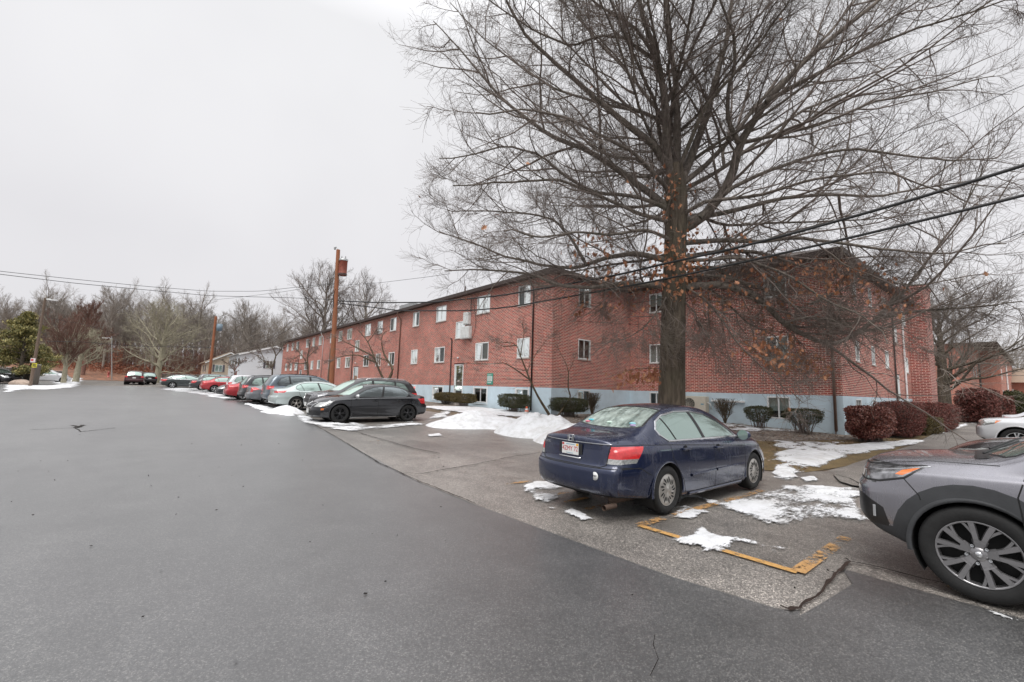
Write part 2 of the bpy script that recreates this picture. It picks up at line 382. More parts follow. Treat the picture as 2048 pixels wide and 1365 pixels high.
# ------------------------------------------------------------------ cars
def prof(pts, L, sig=.05):
    x = np.array([p[0] for p in pts]); z = np.array([p[1] for p in pts])
    g = np.arange(-.6, L+.6, .01); v = np.interp(g, x, z)
    if sig:
        k = np.exp(-.5*(np.arange(-30, 31)*.01/sig)**2); k /= k.sum()
        v = np.convolve(np.pad(v, 30, 'edge'), k, 'valid')
    return lambda q: np.interp(q, g, v)
def chaikin(P, n):
    """P (S, K, 2) open polylines, ends kept"""
    for _ in range(n):
        a = P[:, :-1]*.75+P[:, 1:]*.25; b = P[:, :-1]*.25+P[:, 1:]*.75
        m = np.empty((P.shape[0], a.shape[1]*2, 2)); m[:, 0::2] = a; m[:, 1::2] = b
        P = np.concatenate([P[:, :1], m, P[:, -1:]], 1)
    return P
def car_shell(s, step, ch):
    L = s['L']; top = prof(s['top'], L, s.get('ts', .07)); rail = prof(s['rail'], L, .07); rw = prof(s['rw'], L, .08)
    belt = prof(s['belt'], L, .06); hw = prof(s['hw'], L, .10); low = prof(s['low'], L, .08)
    ends = [0, .006, .018, .035, .055, .08]
    xs = np.array(ends+list(np.arange(.12, L-.12, step))+[L-e for e in ends[::-1]])
    zb, zt, zr, wr, zbl, wm = low(xs), top(xs), rail(xs), rw(xs), belt(xs), hw(xs)
    zr = np.minimum(zr, zt-.004)
    cab = np.clip((zr-zbl-.05)/.25, 0, 1)
    zm = zb+(zbl-zb)*.52
    K = []
    def a(y, z): K.append(np.stack([y, z], 1))
    a(0*xs, zb); a(wm*.75, zb); a(wm-.09, zb+.005); a(wm-.035, zb+.03); a(wm-.018, zb+.14)
    a(wm-.002, zm-.05); a(wm, zm+.08); a(wm-.008, zbl-.17); a(wm-.016, zbl-.07); a(wm-.035, zbl-.012)
    y6, z6 = wm-.07, zbl+.012
    a(y6, z6)
    for t, bu in ((.12, .0), (.45, .022), (.8, .022)):
        a(y6+(wr-y6)*t+bu*cab, z6+(zr-z6)*t)
    a(wr+.004*cab, zr-.012*cab)
    a(wr-.035, zr+.25*(zt-zr)+.008*cab); a(wr*.78, zr+.62*(zt-zr)); a(wr*.4, zr+.93*(zt-zr)); a(0*xs, zt)
    P = np.stack(K, 1); P = chaikin(P, ch)                         # (S, K, 2)
    S, n = P.shape[:2]
    full = np.concatenate([P, P[:, -2:0:-1]*np.array([-1, 1])], 1)  # closed loop
    m = full.shape[1]
    R = .075; d = np.minimum(xs, L-xs); ins = np.where(d < R, R-np.sqrt(np.maximum(R*R-(R-np.minimum(d, R))**2, 0)), 0)
    zc = (zb+zt)/2
    fy = 1-ins/wm; fz = 1-ins/((zt-zb)/2)
    full[:, :, 0] *= fy[:, None]; full[:, :, 1] = zc[:, None]+(full[:, :, 1]-zc[:, None])*fz[:, None]
    def efn(pts):
        z = np.array([p[0] for p in pts]); v = np.array([p[1] for p in pts]); g = np.arange(0, 2.2, .01); q = np.interp(g, z, v)
        k = np.exp(-.5*(np.arange(-12, 13)*.01/.018)**2); k /= k.sum(); q = np.convolve(np.pad(q, 12, 'edge'), k, 'valid')
        return lambda zz: np.interp(zz, g, q)
    er, ef = efn(s['rearp']), efn(s['frontp']); cr, cf = s.get('cr', .2), s.get('cf', .3); W2 = s['W']/2
    def E(y, z, e, c): return e(z)+c*np.abs(np.clip(y/W2, -1, 1))**2.6
    D = .9
    V = []
    for i in range(S):
        y, z = full[i, :, 0], full[i, :, 1]; x = np.full(m, xs[i])
        if xs[i] < D: x = x+E(y, z, er, cr)*(1-xs[i]/D)
        if L-xs[i] < D: x = x-E(y, z, ef, cf)*(1-(L-xs[i])/D)
        V.append(np.stack([x, y, z], 1))
    F4 = []; 
    for i in range(S-1):
        for j in range(m):
            k = (j+1) % m; F4.append((i*m+j, (i+1)*m+j, (i+1)*m+k, i*m+k))
    V = np.concatenate(V); base = len(V); V = [V]
    for end in (0, 1):
        lp = full[0 if end == 0 else -1]; zc0 = zc[0 if end == 0 else -1]; off = 0 if end == 0 else (S-1)*m; prev = [off+j for j in range(m)]
        T = 14
        for t in range(1, T+1):
            f = 1-t/T
            y = lp[:, 0]*(f if t < T else .0); z = zc0+(lp[:, 1]-zc0)*(f if t < T else .0)
            if t == T: y = y[:1]; z = z[:1]
            x = E(y, z, er, cr) if end == 0 else L-E(y, z, ef, cf)
            V.append(np.stack([x, y, z], 1)); cur = [base+j for j in range(len(y))]; base += len(y)
            for j in range(m):
                k = (j+1) % m
                if t < T: q = (prev[j], prev[k], cur[k], cur[j])
                else: q = (prev[j], prev[k], cur[0])
                F4.append(q if end == 0 else q[::-1])
            prev = cur
    V = np.concatenate(V)
    bm = bmesh.new(); vs = [bm.verts.new(v) for v in V.tolist()]
    for f in F4:
        try: bm.faces.new([vs[i] for i in f])
        except ValueError: pass
    bmesh.ops.recalc_face_normals(bm, faces=bm.faces)
    bm.normal_update()
    return bm
def cut_poly(bm, poly, ax, filt, lay, tg):
    a, b = ax; cx = sum(p[0] for p in poly)/len(poly); cy = sum(p[1] for p in poly)/len(poly)
    x0, x1 = min(p[0] for p in poly), max(p[0] for p in poly); y0, y1 = min(p[1] for p in poly), max(p[1] for p in poly)
    ins = {v for v in bm.verts if x0-.12 <= v.co[a] <= x1+.12 and y0-.12 <= v.co[b] <= y1+.12}
    cand = {f for v in ins for f in v.link_faces}; fs = []
    for f in cand:
        u = [v.co[a] for v in f.verts]; w = [v.co[b] for v in f.verts]
        if max(u) >= x0 and min(u) <= x1 and max(w) >= y0 and min(w) <= y1 and filt(f): fs.append(f)
    n = len(poly)
    for i in range(n):
        if not fs: break
        p, q = poly[i], poly[(i+1) % n]; nx, ny = q[1]-p[1], -(q[0]-p[0])
        if (cx-p[0])*nx+(cy-p[1])*ny > 0: nx, ny = -nx, -ny
        l = math.hypot(nx, ny)
        if l < 1e-9: continue
        no = Vector((0, 0, 0)); co = Vector((0, 0, 0)); no[a] = nx/l; no[b] = ny/l; co[a] = p[0]; co[b] = p[1]
        ge = set(); gv = set()
        for f in fs: ge.update(f.edges); gv.update(f.verts)
        r = bmesh.ops.bisect_plane(bm, geom=list(gv)+list(ge)+fs, dist=1e-5, plane_co=co, plane_no=no)
        fs = [g for g in r['geom'] if isinstance(g, bmesh.types.BMFace) and (g.calc_center_median()-co).dot(no) < 0]
    for f in fs: f[lay] = tg
    return fs
def arc(cx, cy, r, a0, a1, n): return [(cx+r*math.cos(a0+(a1-a0)*i/n), cy+r*math.sin(a0+(a1-a0)*i/n)) for i in range(n+1)]
def tess(pts, step=.03, closed=False):
    out = []; P = list(pts)+([pts[0]] if closed else [])
    for p, q in zip(P, P[1:]):
        k = max(1, int(math.hypot(q[0]-p[0], q[1]-p[1])/step))
        out += [(p[0]+(q[0]-p[0])*i/k, p[1]+(q[1]-p[1])*i/k) for i in range(k)]
    if not closed: out.append(P[-1])
    return out
def ribbon(bvh, pts, view, width, h, name, m, parent, closed=False, step=.03, sides=(1, -1)):
    """a moulding laid on the body: pts in the side (x,z), rear (y,z) or top (x,y) view"""
    res = None
    for sd in (sides if view == 'side' else (1,)):
        mb = MB()
        T = tess(pts, step, closed); H = []
        for p in T:
            if view == 'side': o, d = Vector((p[0], 3*sd, p[1])), Vector((0, -sd, 0))
            elif view == 'rear': o, d = Vector((-2, p[0], p[1])), Vector((1, 0, 0))
            elif view == 'front': o, d = Vector((9, p[0], p[1])), Vector((-1, 0, 0))
            else: o, d = Vector((p[0], p[1], 4)), Vector((0, 0, -1))
            loc, no, _, _ = bvh.ray_cast(o, d)
            if loc is not None: H.append((loc, no if no.dot(d) < 0 else -no))
        if len(H) < 2: continue
        vs = []; n = len(H)
        for i, (c, no) in enumerate(H):
            t = (H[(i+1) % n][0]-H[i-1][0]) if closed else (H[min(i+1, n-1)][0]-H[max(i-1, 0)][0])
            w = no.cross(t); w = w.normalized() if w.length > 1e-9 else Vector((0, 0, 1))
            vs += [c+no*.0012+w*width/2, c+no*(h+.0012)+w*width*.28, c+no*(h+.0012)-w*width*.28, c+no*.0012-w*width/2]
        fs = []
        for i in range(n if closed else n-1):
            j = (i+1) % n
            for k in range(3): fs.append((i*4+k, i*4+k+1, j*4+k+1, j*4+k))
        mb.add(vs, fs); res = mb.build(name, m, parent)
    return res
def wheel(par, x, y, r, tw, style, rm, detail=True):
    """y is the outer face side sign * distance; built in place in car coordinates"""
    sd = 1 if y > 0 else -1; n = 40 if detail else 22; rr = r*(.66 if style in ('cover', 'black') else .70 if style == 'suv' else .68)
    c = (x, y, r)
    def prm(p): return [(a, b*sd) for a, b in p]
    mb = MB().lathe(prm([(rr*.97, -.01), (rr, -.002), (rr, -tw+.01), (rr*.93, -tw)]), c, 'y', n)
    mb.lathe(prm([(.001, -.09), (rr*.95, -.09)]), c, 'y', n)
    w = mb.build('wheel', M_WELL, par)
    t = MB().lathe(prm([(rr*.98, -.008), (rr+.012, .004), (r*.83, .010), (r*.93, .006), (r*.975, -.012), (r*.998, -.035), (r, -.07), (r, -tw+.07), (r*.975, -tw+.015), (r*.85, -tw), (rr, -tw+.005)]), c, 'y', n)
    if detail:
        for q in (.30, .5, .7):
            t.lathe(prm([(r*1.0015, -tw*q-.004), (r*1.0015, -tw*q+.004)]), c, 'y', n)
    t.build('tyre', M_RUBBER, w)
    q = MB()
    q.lathe(prm([(rr*.99, -.004), (rr*.965, -.001), (rr*.93, -.014), (rr*.90, -.06)]), c, 'y', n)
    def pt(rad, ang, h): return (x+rad*math.cos(ang), y+h*sd, r+rad*math.sin(ang))
    def blade(a, r0, r1, w0, w1, h0, h1, th=.02, bend=0.):
        K = 5; V = []
        for i in range(K+1):
            u = i/K; rad = r0+(r1-r0)*u; wd = w0+(w1-w0)*u; h = h0+(h1-h0)*u; aa = a+bend*u
            for s_, dh in ((-1, -th), (-.7, 0), (.7, 0), (1, -th)): V.append(pt(rad, aa+s_*wd/2/max(rad, .02), h+dh))
        q.add(V, [(i*4+k, i*4+k+1, (i+1)*4+k+1, (i+1)*4+k) for i in range(K) for k in range(3)], False)
    if style == 'cover':          # plastic wheel cover with nine pairs of slots
        prf = [(.001, .010), (rr*.13, .010), (rr*.15, .005), (rr*.6, .006), (rr*.93, -.004), (rr*.965, -.012)]
        q.lathe(prm(prf), c, 'y', n)
        sl = MB()
        for i in range(9):
            a = 2*PI*i/9
            for off, l0, l1 in ((-.12, .48, .88), (.16, .42, .72)):
                K = 6; V = []
                for k in range(K+1):
                    u = k/K; rad = rr*(l0+(l1-l0)*u); wd = .013*math.sin(PI*min(.97, max(.03, u)))**.7
                    aa = a+off+.16*u
                    V += [(x+rad*math.cos(aa+s_*wd/rad), y+sd*(.0085 if rad < rr*.7 else .0045), r+rad*math.sin(aa+s_*wd/rad)) for s_ in (-1, 1)]
                sl.add(V, [(2*k, 2*k+1, 2*k+3, 2*k+2) for k in range(K)])
        sl.build('slot', M_WELL, w)
    elif style == 'suv':          # five split spokes with cut-outs
        q.lathe(prm([(.001, .0), (rr*.11, .0), (rr*.17, -.006), (rr*.24, -.022)]), c, 'y', n)
        for i in range(5):
            a = PI/2+.12+2*PI*i/5
            blade(a, rr*.14, rr*.46, .066, .108, -.016, -.004)
            for s_ in (-1, 1):
                blade(a+s_*.20, rr*.36, rr*.985, .042, .054, -.006, -.004, bend=s_*.06)
                blade(a+s_*.24, rr*.50, rr*.985, .022, .032, -.014, -.012, bend=s_*.24)
            mb2 = MB().lathe(prm([(.013, .004), (.013, -.02), (.001, .006)]), pt(rr*.27, a+PI/5, 0), 'y', 10); mb2.build('lug_nut', M_CHROME, w)
        MB().lathe(prm([(.001, .004), (rr*.085, .004), (rr*.095, -.01)]), c, 'y', 16).build('centre_cap', M_CHROME, w)
    elif style == 'disc10':
        for i in range(10): blade(2*PI*i/10, rr*.1, rr*.97, .03, .045, .0, -.006)
        q.lathe(prm([(.001, .006), (rr*.2, .004), (rr*.24, -.02)]), c, 'y', n)
    else:                         # generic five twin spokes
        for i in range(5):
            for s_ in (-1, 1): blade(PI/2+2*PI*i/5+s_*.06, rr*.1, rr*.97, .030, .042, -.004, -.006, bend=s_*.14)
        q.lathe(prm([(.001, .004), (rr*.2, .002), (rr*.26, -.02)]), c, 'y', n)
    q.build('rim', rm, w)
    return w
SEDAN = dict(L=4.93, H=1.476, W=1.847, xr=1.15, xf=3.95, rt=.325, tw=.215,
    top=[(0,1.015),(.06,1.035),(.35,1.065),(.66,1.085),(.80,1.12),(1.15,1.29),(1.52,1.42),(1.9,1.465),(2.3,1.476),(2.75,1.45),(3.05,1.375),(3.45,1.175),(3.74,1.015),(3.9,.985),(4.3,.93),(4.6,.85),(4.8,.75),(4.93,.66)],
    rail=[(0,.975),(.35,1.02),(.60,1.05),(.85,1.13),(1.15,1.27),(1.45,1.365),(1.85,1.41),(2.3,1.415),(2.7,1.375),(3.05,1.265),(3.4,1.09),(3.6,.99),(3.75,.955),(4.3,.895),(4.65,.80),(4.85,.68),(4.93,.6)],
    rw=[(0,.62),(.4,.66),(.75,.66),(1.1,.60),(1.5,.565),(2.1,.56),(2.7,.575),(3.1,.62),(3.5,.69),(3.8,.74),(4.4,.68),(4.93,.5)],
    belt=[(0,.885),(.4,.925),(1,.95),(2,.935),(3,.905),(3.7,.87),(4.3,.83),(4.65,.74),(4.93,.6)],
    hw=[(0,.77),(.35,.85),(.9,.90),(2.4,.915),(3.9,.91),(4.45,.87),(4.93,.76)],
    low=[(0,.30),(.5,.25),(.9,.21),(1.5,.175),(3.5,.17),(4.4,.17),(4.93,.20)],
    rearp=[(.15,.16),(.30,.07),(.40,.01),(.50,.0),(.63,.0),(.665,.03),(.70,.065),(.90,.085),(.96,.085),(1.02,.05)],
    frontp=[(.15,.10),(.3,.02),(.45,.0),(.6,.02),(.7,.08)], cr=.20, cf=.34,
    dlo=[(1.27,.975),(1.12,1.06),(1.09,1.13),(1.20,1.24),(1.40,1.32),(1.75,1.37),(2.2,1.375),(2.6,1.33),(2.95,1.22),(3.25,1.07),(3.43,.955)],
    pill=[((2.30,.95),(2.16,1.38),.075)], quart=[((1.50,.96),(1.33,1.30),.022)],
    back=[(.80,0),(.82,.30),(.88,.55),(.93,.60),(1.50,.515),(1.56,.3),(1.57,0)],
    wind=[(3.80,0),(3.76,.35),(3.62,.64),(3.56,.665),(3.02,.545),(2.93,.3),(2.90,0)],
    gap=[[(3.52,.93),(3.56,.80),(3.56,.45),(3.44,.235),(2.50,.235),(2.46,.9),(2.33,.95)],[(2.46,.235),(1.62,.235),(1.55,.42),(1.28,.74),(1.22,.96)]],
    tail=[[(.10,.935),(.66,.935),(.48,.73),(.10,.72)]], tailr=[[(.66,.93),(1.0,.93),(1.0,.72),(.60,.72)]],
    head=[[(4.18,.80),(4.75,.80),(4.75,.62),(4.5,.60)]], headf=[[(.5,.74),(1.0,.8),(1.0,.58),(.52,.58)]],
    grille=[[(-.36,.50),(.36,.50),(.40,.66),(-.40,.66)]], lgrille=[[(-.5,.24),(.5,.24),(.55,.38),(-.55,.38)]],
    handles=[(1.62,.855),(2.60,.825)], mirror=(3.33,.99), plate_r=(.855), plate_f=.42)
SUV = dict(L=4.84, H=1.80, W=1.97, xr=1.09, xf=3.91, rt=.385, tw=.245,
    top=[(0,1.16),(.06,1.24),(.22,1.52),(.36,1.70),(.55,1.765),(1.2,1.80),(2.2,1.80),(2.75,1.745),(3.1,1.62),(3.55,1.35),(3.82,1.19),(3.95,1.165),(4.3,1.14),(4.6,1.11),(4.78,1.075),(4.84,1.04)],
    rail=[(0,1.10),(.10,1.20),(.30,1.50),(.48,1.66),(.75,1.72),(1.3,1.745),(2.2,1.745),(2.7,1.68),(3.1,1.52),(3.5,1.27),(3.75,1.13),(3.95,1.105),(4.4,1.085),(4.70,1.05),(4.84,1.0)],
    rw=[(0,.78),(.3,.72),(.7,.66),(1.5,.655),(2.6,.67),(3.1,.71),(3.6,.80),(3.9,.82),(4.45,.78),(4.84,.68)],
    belt=[(0,1.04),(1,1.08),(2.5,1.06),(3.5,1.04),(3.9,1.02),(4.4,1.0),(4.7,.97),(4.84,.93)],
    hw=[(0,.90),(.4,.955),(1,.98),(4,.985),(4.5,.965),(4.84,.88)],
    low=[(0,.38),(.8,.28),(3.4,.25),(4.3,.25),(4.6,.30),(4.84,.40)],
    rearp=[(.2,.22),(.38,.08),(.5,.0),(.68,.0),(.74,.04),(1.1,.07),(1.3,.05)],
    frontp=[(.2,.30),(.34,.15),(.46,.04),(.52,.0),(.80,.0),(.86,.04),(1.0,.07),(1.06,.12)], cr=.16, cf=.22,
    dlo=[(.62,1.17),(.56,1.26),(.72,1.55),(.95,1.64),(1.6,1.685),(2.3,1.68),(2.7,1.62),(3.1,1.45),(3.45,1.23),(3.57,1.11),(2.3,1.13)],
    pill=[((2.28,1.10),(2.22,1.70),.10),((1.22,1.12),(1.14,1.70),.08)], quart=[],
    back=[(.10,0),(.10,.45),(.14,.66),(.17,.69),(.36,.63),(.38,.3),(.38,0)],
    wind=[(3.88,0),(3.84,.4),(3.72,.72),(3.66,.745),(3.05,.63),(2.90,.3),(2.88,0)],
    gap=[[(3.60,1.10),(3.66,.9),(3.62,.5),(3.5,.34),(2.45,.34),(2.40,1.06)],[(2.40,.34),(1.56,.34),(1.52,.5),(1.34,.76),(1.30,1.08)]],
    tail=[[(.06,1.12),(.42,1.14),(.38,.98),(.06,.92)]], tailr=[[(.62,1.13),(1.1,1.13),(1.1,.93),(.60,.93)]],
    head=[[(4.20,1.05),(4.26,1.065),(4.8,1.04),(4.8,.86),(4.60,.86),(4.38,.925)]], headf=[[(.40,1.02),(1.1,1.06),(1.1,.85),(.42,.85)]],
    grille=[[(-.42,.62),(.42,.62),(.52,.98),(-.52,.98)]], lgrille=[[(-.55,.40),(.55,.40),(.5,.55),(-.5,.55)]],
    handles=[(1.62,1.0),(2.55,.98)], mirror=(3.38,1.18), plate_r=(.90), plate_f=.55)
def warp(base, L, H, W, fo, wb, rt=None, zk=None, **over):
    """stretch a base car to another length, wheelbase and height"""
    s = dict(base); ro = L-fo-wb; bx = [0, base['xr'], base['xf'], base['L']]; nx = [0, ro, ro+wb, L]
    hz = [0, .6, base['H']]; nz = [0, .6*(H/base['H']) if zk is None else zk, H]
    fx = lambda x: float(np.interp(x, bx, nx)); fz = lambda z: float(np.interp(z, hz, nz)); k = W/base['W']
    for a in ('top', 'rail', 'belt', 'low'): s[a] = [(fx(p), fz(q)) for p, q in base[a]]
    for a in ('rw', 'hw'): s[a] = [(fx(p), q*k) for p, q in base[a]]
    for a in ('rearp', 'frontp'): s[a] = [(fz(p), q) for p, q in base[a]]
    s['dlo'] = [(fx(p), fz(q)) for p, q in base['dlo']]
    for a in ('pill', 'quart'): s[a] = [((fx(p[0]), fz(p[1])), (fx(q[0]), fz(q[1])), w) for p, q, w in base[a]]
    for a in ('back', 'wind'): s[a] = [(fx(p), q*k) for p, q in base[a]]
    for a in ('gap', 'tail', 'head'): s[a] = [[(fx(p), fz(q)) for p, q in l] for l in base[a]]
    for a in ('tailr', 'headf', 'grille', 'lgrille'): s[a] = [[(p*k, fz(q)) for p, q in l] for l in base[a]]
    s['handles'] = [(fx(p), fz(q)) for p, q in base['handles']]; s['mirror'] = (fx(base['mirror'][0]), fz(base['mirror'][1]))
    s.update(L=L, H=H, W=W, xr=ro, xf=ro+wb, rt=rt or base['rt'], plate_r=fz(base['plate_r']), plate_f=fz(base['plate_f']))
    s.update(over); return s
def make_car(name, s, pm, loc, rz, label, cat='car', group=None, detail=1, style='five', rimm=None, glass=None, windm=None,
             chrome=False, plates=('r', 'f'), scale=1., rails=False, clad=False, extra=None, molding=False, parts_label=None):
    step, ch = ((.032, 3), (.055, 2), (.085, 1))[2-detail if detail <= 2 else 0]
    glass = glass or M_CARGLASS; windm = windm or glass; rimm = rimm or M_ALLOYW
    root = empty(name, loc, rz, label, cat, group); root.scale = (scale,)*3
    L, W2 = s['L'], s['W']/2
    bm = car_shell(s, step, ch); bvh = BVHTree.FromBMesh(bm)
    ref = bm.copy(); ref.normal_update()
    lay = bm.faces.layers.int.new('tg')
    rt = s['rt']; ra = rt*s.get('ra', 1.135)
    for x in (s['xr'], s['xf']):
        zc = rt*1.0
        for sd in (1, -1):
            fs = cut_poly(bm, [(x+ra*math.cos(2*PI*i/28), zc+ra*math.sin(2*PI*i/28)) for i in range(28)], (0, 2),
                          lambda f: f.calc_center_median().y*sd > W2-.36, lay, 99)
    bmesh.ops.delete(bm, geom=[f for f in bm.faces if f[lay] == 99], context='FACES'); bm.normal_update()
    sidef = lambda f: abs(f.normal.y) > .35 and f.calc_center_median().z > .4
    cut_poly(bm, s['dlo'], (0, 2), sidef, lay, 1)
    hull = lambda P: P+[(a, -b) for a, b in P[::-1] if abs(b) > 1e-6]
    cut_poly(bm, hull(s['wind']), (0, 1), lambda f: f.normal.z > .2 and f.calc_center_median().z > s['H']*.6, lay, 2)
    cut_poly(bm, hull(s['back']), (0, 1), lambda f: f.normal.z > .12 and f.calc_center_median().z > s['H']*.6, lay, 3)
    rearf = lambda f: f.normal.x < -.35; frontf = lambda f: f.normal.x > .30
    for key, ax, fl, tg in (('tail', (0, 2), lambda f: abs(f.normal.y) > .52 and f.calc_center_median().x < L/2, 4), ('tailr', (1, 2), rearf, 4),
                            ('head', (0, 2), lambda f: abs(f.normal.y) > .45 and f.calc_center_median().x > L/2, 5), ('headf', (1, 2), frontf, 5),
                            ('grille', (1, 2), frontf, 6), ('lgrille', (1, 2), frontf, 6), ('lowr', (1, 2), rearf, 6)):
        for P in s.get(key, []):
            if ax == (1, 2):
                cut_poly(bm, P, ax, fl, lay, tg)
                if min(p[0] for p in P) > 0: cut_poly(bm, [(-a, b) for a, b in P], ax, fl, lay, tg)
            else: cut_poly(bm, P, ax, fl, lay, tg)
    for (key, tg) in (('tail_lo', 7), ('head_amb', 8)):
        for P in s.get(key, []): cut_poly(bm, P, (0, 2), lambda f: f[lay] in (4, 5) and (abs(f.normal.y) > .2), lay, tg)
        for P in s.get(key+'r', []):
            for k in (1, -1): cut_poly(bm, [(a*k, b) for a, b in P], (1, 2), lambda f: f[lay] in (4, 5, 7) and (f.normal.x < -.3 or f.normal.x > .3), lay, tg)
    for P in s.get('sideblack', []): cut_poly(bm, P, (0, 2), lambda f: f[lay] in (0,) and abs(f.normal.y) > .15, lay, 6)
    if clad:
        zc_ = s.get('cladz', .46)
        for x in (s['xr'], s['xf']):
            cut_poly(bm, [(x+(ra+.145)*math.cos(2*PI*i/28), rt+(ra+.145)*math.sin(2*PI*i/28)) for i in range(28)], (0, 2),
                     lambda f: abs(f.normal.y) > .3 and f[lay] == 0, lay, 9)
        cut_poly(bm, [(-.5, 0), (L+.5, 0), (L+.5, zc_), (-.5, zc_)], (0, 2), lambda f: f[lay] == 0, lay, 9)
    for f in bm.faces:
        if f[lay] == 0 and f.normal.z < -.75 and f.calc_center_median().z < .45: f[lay] = 10
    # inner faces pushed in: glass and lenses sit a little below the paint
    names = {0: ('body', pm), 1: ('side_window', glass), 2: ('windscreen', windm), 3: ('rear_window', s.get('backm', glass)), 4: ('tail_light', M_RED), 5: ('headlight', s.get('headm', M_CLEAR)),
             6: ('grille', M_TRIM), 7: ('tail_light', M_CLEAR), 8: ('indicator', M_AMBER), 9: ('wheel_arch_trim', M_CLAD), 10: ('underbody', M_WELL)}
    objs = {}
    for tg, (nm, mm) in names.items():
        F_ = [f for f in bm.faces if f[lay] == tg]
        if not F_: continue
        sides = [None]
        if tg in (1, 4, 5, 7, 8): sides = [1, -1]
        for sd in sides:
            Fs = [f for f in F_ if sd is None or f.calc_center_median().y*sd > 0]
            if not Fs: continue
            idx = {}; V = []; NR = []; FF = []
            for f in Fs:
                q = []
                for v in f.verts:
                    if v not in idx: idx[v] = len(V); V.append(v.co.copy()); NR.append(v.normal.copy())
                    q.append(idx[v])
                FF.append(q)
            if tg in (1, 2, 3): V = [v-n*.004 for v, n in zip(V, NR)]
            o = mesh_obj(nm, V, FF, mm, root, True); objs[tg] = o
            if tg not in (10,): o.data.normals_split_custom_set_from_vertices([tuple(n) for n in NR])
    bm.free(); ref.free()
    # wheel wells and wheels
    for x in (s['xr'], s['xf']):
        for sd in (1, -1):
            yo = sd*(float(np.interp(x, [p[0] for p in s['hw']], [p[1] for p in s['hw']]))-.022)
            w = MB().lathe([(ra*1.005, yo), (ra*1.02, yo-sd*.34)], (x, 0, rt), 'y', 28, -.6, PI+.6)
            w.lathe([(.01, yo-sd*.34), (ra*1.02, yo-sd*.34)], (x, 0, rt), 'y', 28, -.6, PI+.6); w.build('wheel_well', M_WELL, root)
            lip = MB(); Va = []
            for i in range(29):
                a = -.18+(PI+.36)*i/28
                for rr_, dy in ((ra*1.0, -.004), (ra*1.0, .006), (ra*1.05, .004), (ra*1.09, -.006)):
                    Va.append((x+rr_*math.cos(a), yo+sd*(.016+dy), rt+rr_*math.sin(a)))
            lip.add(Va, [(i*4+k, i*4+k+1, (i+1)*4+k+1, (i+1)*4+k) for i in range(28) for k in range(3)], True)
            if detail >= 1 and not s.get('nolip'): lip.build('wheel_arch', M_CLAD if clad else pm, root)
            wheel(root, x, yo-sd*s.get('wi', .005), rt, s['tw'], style, rimm, detail >= 2)
    # mouldings
    if detail >= 1:
        dl = s['dlo']; cm = M_CHROME if chrome else M_TRIM
        if chrome: ribbon(bvh, dl, 'side', .030, .006, 'window_surround', cm, root, True, .02)
        else: ribbon(bvh, dl, 'side', .022, .003, 'window_surround', cm, root, True, .03)
        for p, q, w in s['pill']: ribbon(bvh, [p, q], 'side', w, .003, 'door_pillar', M_TRIM, root)
        for p, q, w in s['quart']: ribbon(bvh, [p, q], 'side', w, .003, 'window_divider', M_TRIM, root)
        for g in s['gap']: ribbon(bvh, g, 'side', .010 if detail > 1 else .014, .0004, 'door_gap', M_WELL, root, False, .03)
        if detail > 1:
            ribbon(bvh, hull(s['wind']), 'top', .03, .002, 'windscreen_seal', M_TRIM, root, True, .04)
            ribbon(bvh, hull(s['back']), 'top', .03, .002, 'rear_window_seal', M_TRIM, root, True, .04)
        for hx, hz in s['handles']:
            for sd in (1, -1):
                loc_, no, _, _ = bvh.ray_cast(Vector((hx, 3*sd, hz)), Vector((0, -sd, 0)))
                if loc_ is None: continue
                h = MB().box((hx-.11, loc_.y+sd*.004, hz-.016), (hx+.11, loc_.y+sd*.040, hz+.018)); h.build('door_handle', pm if not s.get('chh') else M_CHROME, root, .012)
                if detail > 1:
                    MB().lathe([(.001, 0), (.060, 0)], (hx-.01, loc_.y+sd*.0015, hz-.012), 'y', 14).build('handle_recess', M_WELL, root)
    mx, mz = s['mirror']
    for sd in (1, -1):
        yw = float(np.interp(mx, [p[0] for p in s['hw']], [p[1] for p in s['hw']]))
        b = bmesh.new(); bmesh.ops.create_icosphere(b, subdivisions=3, radius=1)
        for v in b.verts:
            v.co = Vector((v.co.x*.075*(1.25 if v.co.x > 0 else .35), v.co.y*.115, v.co.z*.075)); v.co += Vector((mx, sd*(yw+.07), mz))
        me = bpy.data.meshes.new('mirror'); b.to_mesh(me); b.free(); me.materials.append(s.get('mirm', pm)); me.polygons.foreach_set('use_smooth', [True]*len(me.polygons))
        mo = link(bpy.data.objects.new('mirror', me), root)
        MB().tube([(mx, sd*(yw-.06), mz-.06), (mx, sd*(yw+.02), mz-.03)], .02, 6).build('mirror_arm', M_TRIM, mo)
        MB().lathe([(.001, 0), (.085, 0)], (mx-.029, sd*(yw+.07), mz), 'x', 16).build('mirror_glass', M_CARGLASS, mo).scale = (1, 1, 1)
    if molding:
        for p, q in molding: ribbon(bvh, [p, q], 'side', .045, .020, 'side_moulding', pm, root)
    if rails:
        for sd in (1, -1):
            pts = [(x_, sd*(float(np.interp(x_, [p[0] for p in s['rw']], [p[1] for p in s['rw']]))-.03), float(np.interp(x_, [p[0] for p in s['rail']], [p[1] for p in s['rail']]))+.05+.02*math.sin((x_-.75)/(2.6-.75)*PI)) for x_ in np.linspace(.75, 2.6, 12)]
            pts = [(pts[0][0]-.06, pts[0][1], pts[0][2]-.06)]+pts+[(pts[-1][0]+.06, pts[-1][1], pts[-1][2]-.06)]
            MB().tube(pts, .018, 6).build('roof_rail', rails, root)
